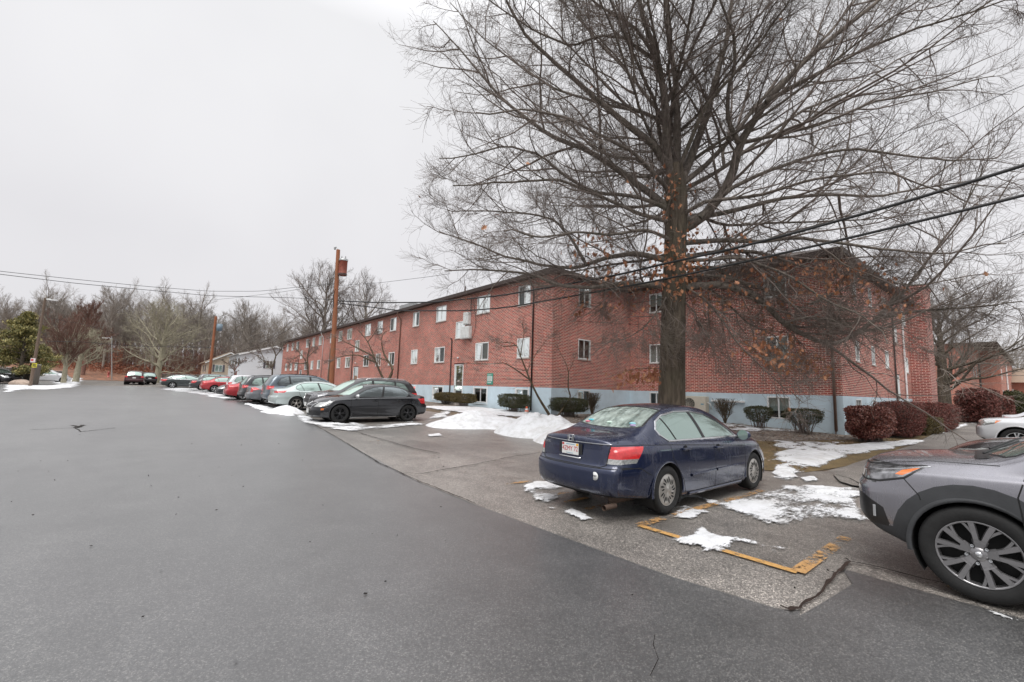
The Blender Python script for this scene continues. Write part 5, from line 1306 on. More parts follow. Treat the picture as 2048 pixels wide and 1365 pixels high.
    # the low spray left of the trunk
    a = np.array(W(690, 1235, -1.2)); b = np.array(W(852, 1210, -.3)); sp = []
    for k in range(130): u = g.random()**.8; sp.append(a+(b-a)*u+g.normal(size=3)*np.array([.10, .10, .16])*(1.2-.5*u)-np.array([0, 0, .12]))
    S1 = resample([b, (a+b)/2+np.array([0, 0, .12]), a], 8)[None]; sr = np.linspace(.014, .005, 8)[None]
    s2, sr2 = children(S1, sr, 14, .8, .3, .01, 5, g, -.03, .1, rmin=.004); np_mesh('low_branch', *join([tubes(S1, sr, 4), tubes(s2, sr2, 3)]), M_TWIG, t)
    for x, y, n, sx_ in ((905, 600, 30, .35), (905, 680, 14, .4), (905, 800, 45, .5), (903, 860, 55, .5), (900, 915, 100, .46), (960, 880, 30, .5), (960, 760, 16, .4)):
        c = np.array(W(x, y, -.35)); Lc.append(c+g.normal(size=(n, 3))*np.array([sx_, sx_*.6, .30]))
    Lc.append(np.array(sp)); Lc.append(pts3[g.choice(len(pts3), 60)])
    C = np.concatenate(Lc); M = len(C)
    # lobed leaf: midrib line with three pairs of lobes, hanging down
    sh = np.array([(0,0),(.10,.28),(.42,.34),(.16,.46),(.46,.62),(.14,.68),(.24,.88),(0,1),(-.24,.88),(-.14,.68),(-.46,.62),(-.16,.46),(-.42,.34),(-.10,.28)])
    size = g.uniform(.11, .19, M); down = g.normal(size=(M, 3))*.45+np.array([0, 0, -1]); down /= np.linalg.norm(down, axis=1, keepdims=True)
    side = np.cross(down, g.normal(size=(M, 3))); side /= np.linalg.norm(side, axis=1, keepdims=True); nn = np.cross(down, side)
    VV = C[:, None]+size[:, None, None]*(sh[None, :, :1]*side[:, None]+sh[None, :, 1:]*down[:, None]+(np.abs(sh[None, :, :1])*.5)*nn[:, None])
    me_v = VV.reshape(-1, 3); fs = (np.arange(M)[:, None]*14+np.arange(14)[None])
    lf = np_mesh('leaves', me_v, fs, M_OAKLEAF, cr, False, 14); lf['kind'] = 'stuff'
    return t
OAK = oak()
def bare_tree(seed, h, spread, nl, tr, lean=(0, 0), low=.25, up=.05, kids=(9, 7, 5), ang=.75, fine=.006, shape='oval', L1=None, twig=1.):
    """returns trunk arrays and crown arrays for a leafless tree standing at the origin"""
    g = np.random.default_rng(seed); top = np.array([lean[0], lean[1], h*.9])
    T = resample([(0, 0, -.3, tr*1.35), (0, 0, .1, tr*1.12), (lean[0]*.2, lean[1]*.2, h*.25, tr), (lean[0]*.6, lean[1]*.6, h*.6, tr*.55), (*top, tr*.12)], 16)
    P = []; R = []
    for k in range(nl):
        u = low+(.92-low)*(k+g.random()*.7)/nl; z = h*.9*u; c = np.array([np.interp(z, T[:, 2], T[:, 0]), np.interp(z, T[:, 2], T[:, 1]), z])
        a = 2.4*k+g.normal()*.4
        ln = spread*({'oval': math.sin(PI*(.25+.65*u))**.8, 'cone': 1.15-u, 'vase': .8+.3*u}[shape])*g.uniform(.75, 1.1); rise = {'oval': .35+.9*u, 'cone': .3, 'vase': 1.3}[shape]+g.normal()*.1
        d = np.array([math.cos(a), math.sin(a), rise]); d /= np.linalg.norm(d); q = [c]
        for _ in range(9): d = d+g.normal(size=3)*.13+np.array([0, 0, up]); d /= np.linalg.norm(d); q.append(q[-1]+d*ln/9)
        P.append(q); R.append(np.linspace(min(tr*.5, ln*.022)*(1.1-.4*u), fine*1.6, 10))
    P = np.array(P); R = np.array(R)
    lm = spread*.13
    a1, b1 = children(P, R, kids[0], ang, .62, .010, 6, g, up, .13, .10, .93, lm, rmin=fine*1.3)
    a2, b2 = children(a1, b1, kids[1], ang*.8, .62, .010, 5, g, up, .14, .1, .93, lm*.7, rmin=fine)
    parts = [tubes(a1, b1, 4), tubes(a2, b2, 3)]
    if kids[2]: a3, b3 = children(a2, b2, kids[2], .6, .6, .01, 4, g, up, .14, .1, .93, lm*.45, rmin=fine*.75); parts.append(tubes(a3, b3, 3))
    return join([tubes(T[None, :, :3], T[None, :, 3], 10), tubes(P, R, 6)]), join(parts), a2
def plant_tree(name, loc, data, label, barkm, twigm, group=None, rz=0., sc=1., cat='tree'):
    t = empty(name, loc, rz, label, cat, group); t.scale = (sc,)*3
    np_mesh('trunk', *data[0], barkm, t); np_mesh('crown', *data[1], twigm, t); return t
def copy_tree(src, loc, rz, sc, label=None):
    r = src.copy(); COL.objects.link(r); r.location = loc; r.rotation_euler = (0, 0, rz); r.scale = sc
    if label: r['label'] = label
    for c in src.children: k = c.copy(); COL.objects.link(k); k.parent = r
    return r
# ---- woods beyond the road: individual trees sharing six builds
wl = 'tall bare tree standing in the wood beyond the end of the road'
protos = []
for k, (h, sp, nl, tr) in enumerate(((20, 7.5, 16, .30), (22, 6.5, 18, .34), (18, 7, 15, .26), (21, 5.5, 16, .24), (16, 6, 14, .2), (23, 8, 18, .36))):
    d = bare_tree(100+k, h, sp, nl, tr, (rng.normal()*.8, rng.normal()*.8), .30 if k % 2 else .42, .08, (8, 6, 4), .55, .0105, 'vase' if k % 2 else 'oval')
    protos.append(plant_tree('woodland_tree', (0, 0, 0), d, wl, M_BARKG, M_BARKG, 'bare trees of the wood beyond the road'))
first = [True]*6
wr = random.Random(9)
def put_wood(px, depth, hk=1., k=None):
    k = wr.randrange(6) if k is None else k; p = at(px, 757, depth); loc = (p.x, p.y, gzf(p.x, p.y)-.1); s = wr.uniform(.85, 1.12)*hk
    if first[k]: o = protos[k]; o.location = loc; o.scale = (s, s, s); first[k] = False; return o
    return copy_tree(protos[k], loc, wr.uniform(0, 6.3), (s*wr.uniform(.9, 1.15), s*wr.uniform(.9, 1.15), s))
for row, (dep, n, hk) in enumerate(((92, 30, .92), (101, 34, 1.), (112, 36, 1.08), (128, 38, 1.2))):
    for i in range(n):
        px = -160+ (640+160)*(i+wr.uniform(.0, 1.))/n; y = px
        hh = hk*(.74 if px < 390 else .56 if px > 430 else .68)*(.84 if px < 90 else 1)
        put_wood(px, dep+wr.uniform(-4, 4), hh)
for px, dep, hk in ((150, 96, .82), (215, 92, .84), (235, 99, .84), (320, 98, .80), (75, 96, .72), (480, 100, .86), (492, 104, .84)): put_wood(px, dep, hk)
# trees behind the far right buildings
for px, dep, hk in ((1960, 120, .75), (2005, 105, .8), (2040, 112, .85), (2085, 100, .8), (2120, 118, .8), (1990, 135, .9)):
    o = put_wood(px, dep, hk); o['label'] = 'bare tree behind the brick buildings at the far right'; o['group'] = 'bare trees behind the far right buildings'
# undergrowth: saplings with red-brown leaves, one object
def brush(name, boxes, n, m, size, label=None, cat=None, kind='stuff', seed=1):
    g = np.random.default_rng(seed); C = []
    for (px0, px1, dep, z0, z1, w) in boxes:
        k = int(n*w); U = g.uniform(px0, px1, k); Dp = dep+g.uniform(-5, 5, k)
        for u, d_ in zip(U, Dp):
            p = at(u, 757, d_); c = np.array([p.x, p.y, gzf(p.x, p.y)]); C.append(c+np.array([0, 0, g.uniform(z0, z1)*g.random()**.6]))
    C = np.array(C); M = len(C); a = g.normal(size=(M, 3)); a /= np.linalg.norm(a, axis=1, keepdims=True); b = np.cross(a, g.normal(size=(M, 3))); b /= np.linalg.norm(b, axis=1, keepdims=True)
    s = g.uniform(.5, 1.2, (M, 1))*size; V = np.stack([C-a*s, C+b*s*.6, C+a*s, C-b*s*.6], 1).reshape(-1, 3)
    o = np_mesh(name, V, np.arange(M*4).reshape(-1, 4), m, None, False); return tag(o, label, cat, None, kind)
brush('undergrowth', [(-40, 420, 93, 0, 1.7, 1.), (90, 330, 88, 0, 1.3, .5), (215, 240, 90, 2, 5, .10), (270, 420, 95, 0, 3, .3)], 9000, M_BRUSH, .14)
g_ = np.random.default_rng(77); P = []
for i in range(2300):
    px = g_.uniform(-60, 560); dep = g_.uniform(88, 125); p = at(px, 757, dep); z = gzf(p.x, p.y); h = g_.uniform(2, 7.); a = g_.normal(size=2)*h*.14
    P.append([(p.x+a[0]*u*u, p.y+a[1]*u*u, z+h*u) for u in np.linspace(0, 1, 6)])
P = np.array(P); R = np.linspace(.035, .012, 6)[None]*np.ones((len(P), 1)); c1, rr1 = children(P, R, 7, .6, .4, .02, 4, g_, .05, .15, .2, 1., .4, rmin=.014); c2, rr2 = children(c1, rr1, 4, .6, .5, .02, 3, g_, .05, .15, rmin=.011)
tag(np_mesh('undergrowth', *join([tubes(P, R, 3), tubes(c1, rr1, 3), tubes(c2, rr2, 3)]), M_BARKR), kind='stuff')
# ---- trees one can tell apart
def gat(px, dep): p = at(px, 757, dep); return (p.x, p.y, gzf(p.x, p.y)-.05)
plant_tree('willow_tree', gat(314, 70), bare_tree(301, 12.5, 7.2, 26, .40, (.5, 0), .12, .03, (8, 6, 4), .75, .008, 'oval'), 'wide pale olive-green bare tree behind the parked dark red van', M_BARKL, M_BARKL)
plant_tree('street_tree', gat(128, 50), bare_tree(302, 5.6, 3.6, 20, .22, (0, 0), .30, .10, (9, 7, 3), .55, .010, 'vase'), 'small reddish bare tree with a mossy trunk in the snow beside the wooden fence', M_BARKL, M_BARKR)
plant_tree('street_tree', gat(152, 57), bare_tree(303, 6.5, 4.2, 16, .32, (.3, 0), .35, .02, (8, 6, 3), .8, .012, 'oval'), 'stout pale-barked bare tree behind the small reddish one at the lot entrance', M_BARKL, M_BARKL)
plant_tree('red_maple_tree', gat(165, 78), bare_tree(304, 13.5, 4.8, 20, .25, (0, 0), .2, .12, (9, 7, 3), .5, .016, 'oval'), 'tall tree with fine reddish twigs in front of the wood at the left', M_BARKR, M_BARKR)
for i, (px, dep, sd_) in enumerate(((640, 76, 305), (722, 84, 306))):
    plant_tree('tall_tree', gat(px, dep), bare_tree(sd_, 21 if i == 0 else 20.5, 9.5, 24, .36, (0, 0), .18, .07, (9, 7, 4), .58, .010, 'oval'), ['large pale bare tree rising behind the roof left of the red-brown pole', 'large pale bare tree rising behind the roof right of the red-brown pole'][i], M_BARKG, M_TWIG)
plant_tree('linden_tree', gat(1886, 36), bare_tree(307, 10.5, 6.6, 30, .40, (0, 0), .22, .04, (10, 7, 4), .75, .006, 'oval'), 'dense bare tree with a dark trunk behind the red hedge, right of the brick pier', M_BARK, M_BARKG)
# ornamental crabapples along the long facade, their crooked limbs traced from the ground
def crab(name, base_px, dep, limbs, label, seed, per=(7, 6, 4), fine=.004, r0=.085, bm=None):
    g = np.random.default_rng(seed); p = at(base_px[0], base_px[1], dep); gb = gzf(p.x, p.y); O = np.array([p.x, p.y, gb]); t = empty(name, (p.x, p.y, gb), 0, label, 'tree')
    P = []; R = []
    for pts, dz, ra, rb in limbs:
        Q = []
        for i, (x, y) in enumerate(pts):
            q = at(x, y, dep+dz*i/(len(pts)-1)); Q.append((q.x-O[0], q.y-O[1], q.z-O[2]))
        if pts[0][1] >= base_px[1]-3: Q[0] = (Q[0][0], Q[0][1], min(Q[0][2], -.05))
        P.append(resample(Q, 16)); R.append(ra+(rb-ra)*np.linspace(0, 1, 16)**.8)
    P = np.array(P); R = np.array(R); np_mesh('trunk', *tubes(P, R, 8), bm or M_BARKD, t)
    a1, b1 = children(P, R, per[0], .8, .34, .014, 6, g, .03, .16, .35, 1., .4, rmin=fine*1.6); a2, b2 = children(a1, b1, per[1], .75, .5, .012, 5, g, .02, .18, .1, 1., .25, rmin=fine)
    a3, b3 = children(a2, b2, per[2], .7, .55, .01, 3, g, .02, .16, .1, 1., .12, rmin=fine*.8)
    np_mesh('crown', *join([tubes(a1, b1, 4), tubes(a2, b2, 3), tubes(a3, b3, 3)]), M_TWIG, t); return t
c3p = lambda x, y: (550+x/3.4133, 480+y/3.4133)
C3 = lambda L: [c3p(*q) for q in L]
crab('crabapple_tree', c3p(1890, 1200), 20.2, [(C3([(1890,1205),(1800,1080),(1745,970),(1710,880),(1670,780),(1650,710),(1600,700),(1530,700)]), -.6, .075, .012), (C3([(1730,950),(1650,890),(1570,840),(1440,850),(1300,840)]), -1.2, .035, .008),
     (C3([(1675,800),(1690,700),(1700,640),(1690,560)]), .3, .03, .008), (C3([(1650,720),(1560,730),(1480,690)]), .8, .025, .008), (C3([(1720,900),(1780,780),(1850,690),(1900,640)]), .8, .025, .006)], 'crooked bare crabapple tree in front of the brick corner by the downspout', 41)
crab('crabapple_tree', (1118, 838), 20.6, [([(1112,838),(1128,815),(1140,797),(1141,790),(1136,778),(1137,745)], .0, .055, .022), ([(1137,745),(1133,730),(1118,700),(1105,670)], -.4, .02, .005), ([(1137,745),(1145,728),(1155,700)], .4, .018, .005)], 'thin crooked bare tree right of the brick corner, between two clipped shrubs', 42, (5, 4, 3))
c8p = lambda x, y: (560+x/5.687, 540+y/5.687); C8 = lambda L: [c8p(*q) for q in L]
crab('crabapple_tree', c8p(1195, 1400), 26.5, [(C8([(1195,1420),(1185,1260),(1130,1150),(1090,1050),(1060,960),(1000,820),(940,740),(880,680)]), -.5, .12, .014), (C8([(1190,1300),(1260,1210),(1285,1120),(1230,1040),(1180,960),(1150,820),(1170,720),(1240,690)]), .5, .11, .014),
     (C8([(1090,1050),(980,1010),(900,970),(780,970),(650,1000),(560,1060)]), -1.2, .06, .010), (C8([(1075,990),(960,930),(860,880),(760,830),(640,770),(560,740)]), -.4, .06, .010), (C8([(1210,1030),(1120,1000),(1000,1000)]), 1., .04, .010), (C8([(1000,820),(1060,740),(1100,680)]), .5, .04, .01)],
     'spreading bare crabapple tree behind the black car, right of the red-brown pole', 43, (9, 7, 4), .005)
crab('crabapple_tree', c8p(330, 1240), 42, [(C8([(330,1260),(318,1120),(290,1030),(240,960),(180,1000),(110,1040)]), -.6, .13, .02), (C8([(318,1120),(310,1000),(330,900),(350,820)]), .6, .09, .02), (C8([(300,1060),(220,1070),(140,1060),(80,1100)]), -1.5, .06, .015), (C8([(290,1030),(240,960),(190,900),(140,830)]), .4, .06, .015), (C8([(310,1000),(380,930),(430,900)]), 1, .05, .015)],
     'bare crabapple tree at the far end of the brick facade, left of the red-brown pole', 44, (9, 7, 4), .008)
crab('crabapple_tree', (545, 752), 55, [([(545,757),(545,735),(530,725),(515,712),(500,705)], -1, .13, .03), ([(545,735),(552,712),(545,695),(535,683)], 1, .11, .03), ([(552,712),(562,700),(568,685)], .5, .07, .03), ([(530,725),(520,700),(510,690)], .5, .07, .02)], 'dark bare tree in front of the pale blue-white house', 45, (10, 8, 4), .012, bm=M_BARK)
crab('crabapple_tree', (471, 752), 62, [([(471,757),(469,742),(460,730),(445,722)], -1, .09, .03), ([(469,742),(478,728),(492,718)], 1, .08, .03), ([(469,742),(470,722)], 1, .06, .02)], 'small reddish bare tree between the two clapboard houses', 46, (10, 8, 4), .012, bm=M_BARKR)
# ---- evergreen at the far left
def conifer(name, px, dep, h, w, label, seed, m=M_PINE):
    g = np.random.default_rng(seed); x, y, z = gat(px, dep); t = empty(name, (x, y, z), 0, label, 'tree')
    T = resample([(0, 0, -.2, .22), (.05, 0, h*.3, .17), (.0, .1, h*.7, .09), (0, 0, h*.98, .02)], 12); P = []; R = []
    for k in range(56):
        u = .16+.82*(k+g.random())/46; a = g.uniform(0, 6.3); ln = w*(1.05-u)**.55*g.uniform(.65, 1.12)*(1 if u > .24 else .75); d = np.array([math.cos(a), math.sin(a), .15+.35*u]); d /= np.linalg.norm(d)
        c = np.array([0, 0, h*u]); P.append([c+d*ln*s+np.array([0, 0, -.12*ln*s*s])+g.normal(size=3)*.03 for s in np.linspace(0, 1, 8)]); R.append(np.linspace(.05, .012, 8))
    P = np.array(P); R = np.array(R); a1, b1 = children(P, R, 9, .7, .36, .012, 5, g, .06, .1, .25, 1., .35, rmin=.008)
    np_mesh('trunk', *join([tubes(T[None, :, :3], T[None, :, 3], 8), tubes(P, R, 4), tubes(a1, b1, 3)]), M_BARK, t)
    C = np.concatenate([a1[:, k] for k in range(1, 5)]); C = np.repeat(C, 16, 0)+g.normal(size=(len(C)*16, 3))*np.array([.17, .17, .10]); M = len(C)
    a = g.normal(size=(M, 3))+np.array([0, 0, .7]); a /= np.linalg.norm(a, axis=1, keepdims=True); b = np.cross(a, g.normal(size=(M, 3))); b /= np.linalg.norm(b, axis=1, keepdims=True)
    s = g.uniform(.07, .15, (M, 1)); V = np.stack([C-a*s, C+b*s*.35, C+a*s, C-b*s*.35], 1).reshape(-1, 3); np_mesh('crown', V, np.arange(M*4).reshape(-1, 4), m, t, False)
conifer('pine_tree', 38, 44, 6.2, 3.5, 'bushy yellow-green evergreen in front of the wooden fence at the left', 61)

# ------------------------------------------------------------------ hedges and shrubs
def leafcloud(C, Nn, g, size, elong=1.6, droop=0.):
    M = len(C); a = Nn*.5+g.normal(size=(M, 3))*.8; a[:, 2] -= droop; a /= np.linalg.norm(a, axis=1, keepdims=True); b = np.cross(a, g.normal(size=(M, 3))); b /= np.linalg.norm(b, axis=1, keepdims=True)
    s = g.uniform(.6, 1.25, (M, 1))*size; V = np.stack([C-a*s*elong*.5, C+b*s*.5, C+a*s*elong*.5, C-b*s*.5], 1).reshape(-1, 3); return V, np.arange(M*4).reshape(-1, 4)
def shrub(name, loc, size, m, label, seed, n=9000, leaf=.03, group=None, rz=0., power=4.5, stem=.25, gap=.0, taper=.0, cat='shrub', bm=None, topm=None, twiggy=1.):
    """clipped shrub: twigs from the ground fill a rounded block, leaves crowd its skin"""
    g = np.random.default_rng(seed); a, b, h = size; t = empty(name, (loc[0], loc[1], gzf(loc[0], loc[1])), rz, label, cat, group)
    def skin(k):
        u = g.normal(size=(k, 3)); u /= (np.abs(u)**power).sum(1, keepdims=True)**(1/power)
        return u
    U = skin(n); dep = 1-np.abs(g.normal(size=(n, 1)))*.13; n_ = vnoise(U[:, 0]*2+5, U[:, 1]*2+U[:, 2]*3+9, 1.3, 3, seed % 7)
    P = U*dep*(.86+.30*n_[:, None])*(1+.022*g.normal(size=(n, 1))); zc = (h+stem)/2; hz = (h-stem)/2; z = zc+P[:, 2]*hz
    k = 1-taper*np.clip((h*.75-z)/(h*.75), 0, 1); C = np.stack([P[:, 0]*a/2*k, P[:, 1]*b/2*k, z], 1)
    if gap: 
        keep = (g.random(n) > gap*np.clip(1-(z-stem)/(h*.55), 0, 1)); C = C[keep]; U = U[keep]
    B = int(34*twiggy*max(1, a*b)); S = np.zeros((B, 6, 3)); E = skin(B)*np.array([.42*a, .42*b, hz*.9]); E[:, 2] = zc+np.abs(E[:, 2]); st = np.stack([g.uniform(-.22, .22, B)*a, g.uniform(-.22, .22, B)*b, np.full(B, -.05)], 1)
    for i, q in enumerate(np.linspace(0, 1, 6)): S[:, i] = st*(1-q)+E*q+g.normal(size=(B, 3))*.02*(q > 0); S[:, i, 2] = st[:, 2]+(E[:, 2]-st[:, 2])*q**.8
    R = np.linspace(.013, .005, 6)[None]*np.ones((B, 1)); c1, r1 = children(S, R, 6, .7, .3, .012, 4, g, .05, .15, .3, 1., .1, rmin=.003)
    np_mesh('stems', *join([tubes(S, R, 4), tubes(c1, r1, 3)]), bm or M_TWIG, t)
    V, Q = leafcloud(C, U, g, leaf); np_mesh('foliage', V, Q, m, t, False); return t
def at_ground(px, py): q = G(px, py); return (q.x, q.y)
def place(px, py, X=None):
    q = G(px, py); return (q.x, q.y)
YEWG = 'low clipped yew shrubs at the foot of the brick block'
shrub('clipped_shrub', (15.0, 24.9), (1.1, 1.9, .78), M_YEWY, 'low clipped golden-green shrub left of the entrance door', 1, 9000, .035, YEWG)
shrub('clipped_shrub', (14.6, 22.2), (1.1, 1.7, .80), M_YEWY, 'low clipped golden-green shrub right of the entrance door', 2, 9000, .035, YEWG)
shrub('clipped_shrub', (14.7, 17.6), (1.2, 1.7, .95), M_YEW, 'dark green clipped shrub left of the crabapple trunk, behind the traffic cone', 3, 12000, .03, YEWG)
shrub('clipped_shrub', (15.7, 14.7), (1.3, 1.8, .92), M_YEW, 'dark green clipped shrub right of the crabapple trunk, behind the snow', 4, 12000, .03, YEWG)
shrub('clipped_shrub', (20.9, 8.15), (.9, 1.05, .98), M_YEW, 'small green topiary shrub with bare legs under the ground-floor window, right of the navy car', 5, 9000, .026, YEWG, stem=.30, gap=.75, taper=.5)
shrub('clipped_shrub', (20.6, 6.35), (1.1, 1.35, 1.02), M_YEW, 'flat-topped green shrub with bare stems beside the brown downspout', 6, 12000, .026, YEWG, stem=.42, gap=.8, taper=.4)
def twigshrub(loc, w, h, label, seed):
    g = np.random.default_rng(seed); t = empty('bare_shrub', (loc[0], loc[1], gzf(*loc)), 0, label, 'shrub'); B = 26
    a = g.uniform(0, 2*PI, B); r = g.uniform(.2, 1, B)*w/2; E = np.stack([np.cos(a)*r, np.sin(a)*r, h*g.uniform(.82, 1, B)], 1)
    S = np.stack([E*np.array([q**1.1, q**1.1, q]) for q in np.linspace(0, 1, 6)], 1)+g.normal(size=(B, 6, 3))*.02; S[:, 0] *= .1
    R = np.linspace(.014, .006, 6)[None]*np.ones((B, 1)); c1, r1 = children(S, R, 8, .5, .35, .012, 4, g, .15, .15, .3, 1., .12, rmin=.005); c2, r2 = children(c1, r1, 4, .6, .6, .01, 3, g, .1, .1, rmin=.004)
    c1[..., 2] = np.minimum(c1[..., 2], h); c2[..., 2] = np.minimum(c2[..., 2], h*1.02)
    np_mesh('stems', *tubes(S, R, 5), M_BARKD, t); np_mesh('twigs', *join([tubes(c1, r1, 3), tubes(c2, r2, 3)]), M_BARKD, t)
twigshrub((21.2, 11.3-1.55), .95, 1.20, 'bare vase-shaped shrub against the blue base right of the air conditioner', 71)
twigshrub((17.9, 15.1), .95, 1.15, 'bare vase-shaped shrub against the blue base left of the oak trunk', 72)
HG = 'red-brown hedges along the walk'
shrub('hedge', (20.2, 4.1), (2.5, 1.15, 1.27), M_HEDGE_RED, 'large red-brown leafy hedge nearest the camera at the wing corner', 11, 26000, .045, None, .02, 5, .18, .35, .12, 'hedge', twiggy=1.6)
shrub('hedge', (24.9, 4.05), (4.4, 1.3, 1.45), M_HEDGE_DK, 'long dark red twiggy hedge just behind the nearest hedge', 12, 42000, .030, None, .02, 6, .08, .1, .05, 'hedge', twiggy=1.5)
shrub('hedge', (33.5, 4.0), (9., 1.4, 1.5), M_HEDGE_DK, 'dark red hedge in front of the brick pier', 13, 42000, .042, None, .0, 6, .08, 0, .05, 'hedge')
shrub('clipped_shrub', (29.2, 3.75), (2.2, 1.0, .85), M_YEWY, 'low olive-gold clipped shrub at the foot of the dark red hedge', 14, 14000, .032, None, 0, 5, .06, cat='shrub')
shrub('clipped_shrub', (27.3, 3.7), (.7, .7, .95), M_YEWY, 'narrow gold-green shrub squeezed between two dark red hedges', 15, 5000, .032, None, 0, 4, .06, cat='shrub')
shrub('hedge', (62.5, 4.2), (11., 2.6, 3.2), M_HEDGE_DK, 'tall dark hedge in front of the far orange-brick block', 16, 22000, .11, None, 0, 6, .1, cat='hedge')
shrub('hedge', (74.5, 3.6), (8., 2.4, 2.9), M_HEDGE_DK, 'second tall reddish hedge beyond the first, by the far orange-brick block', 17, 14000, .12, None, 0, 6, .1, cat='hedge')
shrub('clipped_shrub', (88, 3.0), (5.5, 3.0, 3.9), M_YEW, 'tall rounded green shrub at the end of the far hedges', 18, 14000, .13, None, 0, 2.6, .1, cat='shrub')
shrub('clipped_shrub', (14.6, 38.2), (1.2, 1.5, 1.3), M_HEDGE_DK, 'small round reddish shrub by the facade right of the red-brown pole', 19, 6000, .05, None, 0, 2.5, .1, cat='shrub')
# ------------------------------------------------------------------ poles and wires
def up_pole(name, base, top, r0, r1, m, label, cat='utility pole'):
    t = empty(name, (0, 0, 0), 0, label, cat); t.location = (base[0], base[1], base[2]); B = Vector(base)
    T = Vector(top)-B; MB().tube([T*u for u in np.linspace(-.02, 1, 9)], [r0+(r1-r0)*u for u in np.linspace(0, 1, 9)], 14).build('shaft', m, t); return t, B, T
pb = at(660.5, 812, 27); pb = (pb.x, pb.y, gzf(pb.x, pb.y)); pt = at(676.5, 500, 27.6)
pole, PB, PT = up_pole('utility_pole', pb, pt, .165, .115, M_POLEW, 'leaning red-brown wooden utility pole with a rusty transformer drum, behind the parked cars')
rt = Vector((_r2.x, _r2.y, 0))
PP = lambda u, s=0., d=0.: PT*u+rt*s-_f2*d
dr = PP(.91, .36); tr_ = MB().lathe([(.001, .50), (.25, .47), (.265, .42), (.25, .40), (.25, -.42), (.265, -.44), (.24, -.5), (.001, -.5)], (dr.x, dr.y, PT.z*.885), 'z', 20)
mt = mat('rusty_transformer_red', (.21, .055, .035), .6, .2, var=.35, scale=4)
q = tr_.build('transformer', mt, pole); z0 = PT.z*.885
MB().lathe([(.27, .40), (.28, .52), (.1, .56), (.001, .57)], (dr.x, dr.y, z0), 'z', 20).build('lid', M_METAL, q)
MB().lathe([(.262, -.52), (.262, -.40)], (dr.x, dr.y, z0), 'z', 20).build('base_band', M_PIPE_DK, q)
MB().tube([PP(.93, .1), PP(.93, .3)], .03, 6).build('bracket', M_PIPE_DK, q)
for s in (-.12, .12): MB().lathe([(.02, 0), (.045, .05), (.02, .08), (.045, .12), (.02, .16), (.03, .2)], (dr.x+rt.x*s, dr.y+rt.y*s, z0+.52), 'z', 8).build('bushing', M_METAL, q)
MB().tube([PP(1.0, 0), PP(1.02, -.12), PP(1.0, -.2)], .03, 6).build('insulator', M_METAL, pole)
MB().lathe([(.03, 0), (.07, .06), (.04, .1), (.07, .14), (.02, .2)], PP(1.0, -.22), 'z', 8).build('insulator', M_METAL, pole)
MB().tube([PP(.62, -.02), PP(.62, .5, .1)], .02, 5).build('bracket', M_PIPE_DK, pole)
MB().tube([PP(.62, -.05, .15), PP(.70, -.1, .12), PP(.74, 0, .13)], .018, 5).build('insulator', M_WIRE, pole)
MB().tube([Vector((-.27, -.0, -.02)), Vector((-.24, 0, 3.0)), PP(.36, -.16)], .05, 8).build('conduit', M_POLEG, pole)
PW = lambda u, s=0.: PB+PP(u, s)
pb2 = at(418, 757, 52); pb2 = (pb2.x, pb2.y, gzf(pb2.x, pb2.y)); up_pole('utility_pole', pb2, at(432, 633, 52), .17, .13, M_POLEW, 'thinner leaning utility pole in front of the clapboard houses')
tq = at(435, 655, 52); o = MB().lathe([(.001, .45), (.3, .4), (.3, -.4), (.001, -.45)], (tq.x+.2, tq.y, tq.z), 'z', 14).build('transformer', mat('blue_grey_transformer', (.16, .22, .27), .5), None); o.parent = bpy.data.objects['utility_pole.001']; o.location = Vector((0, 0, 0))-Vector(pb2)
pb3 = at(62, 762, 38); pb3 = (pb3.x, pb3.y, gzf(pb3.x, pb3.y)); p3, B3, T3 = up_pole('utility_pole', pb3, at(91, 596, 38), .115, .085, M_POLEG, 'weathered leaning utility pole carrying a yellow sign, by the fence at the far left')
o = MB().tube([T3*.985, T3*.99+rt*.3, T3*.985+rt*.5], .03, 6).build('lamp_arm', M_STEEL, p3); MB().box(tuple(T3*.975+rt*.3-Vector((.1, .1, .03))), tuple(T3*.975+rt*.9+Vector((.1, .1, .06)))).build('lamp_head', M_STEEL, o, .02)
pb4 = at(157, 757, 62); pb4 = (pb4.x, pb4.y, gzf(pb4.x, pb4.y)); p4, B4, T4 = up_pole('street_lamp', pb4, at(158, 680, 62), .07, .05, M_METAL, 'slim grey pole behind the stout pale-barked tree', 'pole')
MB().tube([T4*.98, T4*1.0-rt*.6, T4*.99-rt*.7], .04, 6).build('arm', M_METAL, p4)
pb5 = at(224, 757, 74); pb5 = (pb5.x, pb5.y, gzf(pb5.x, pb5.y)); p5, B5, T5 = up_pole('street_lamp', pb5, at(223.5, 673, 74), .09, .06, M_METAL, 'grey street lamp with a short arm in front of the wood', 'street lamp')
a_ = MB().tube([T5*.93, T5*.97-rt*.5, T5*.96-rt*.9], .04, 6).build('arm', M_METAL, p5); MB().box(tuple(T5*.95-rt*1.5-Vector((.1, .1, .03))), tuple(T5*.95-rt*.8+Vector((.1, .1, .1)))).build('lamp_head', M_STEEL, a_, .03)
def wire(name, pts, r, label, grp='overhead wires'):
    """pts: (px, py, depth); smooth curve through them"""
    P = resample([tuple(at(x, y, d)) for x, y, d in pts], 60)
    if pts[-1][0] > 2048: d_ = P[-1]-P[-4]; d_ = d_/np.linalg.norm(d_); P = np.concatenate([P, P[-1]+d_*np.array([[6.], [14.], [26.]])+np.array([[0, 0, .2], [0, 0, 1.], [0, 0, 3.2]])*0])
    if pts[0][0] < 0: d_ = P[0]-P[3]; d_ = d_/np.linalg.norm(d_); P = np.concatenate([P[0]+d_*np.array([[20.], [8.]]), P])
    o = MB().tube([tuple(q) for q in P], r, 5).build(name, M_WIRE); return tag(o, label, 'wire', grp)
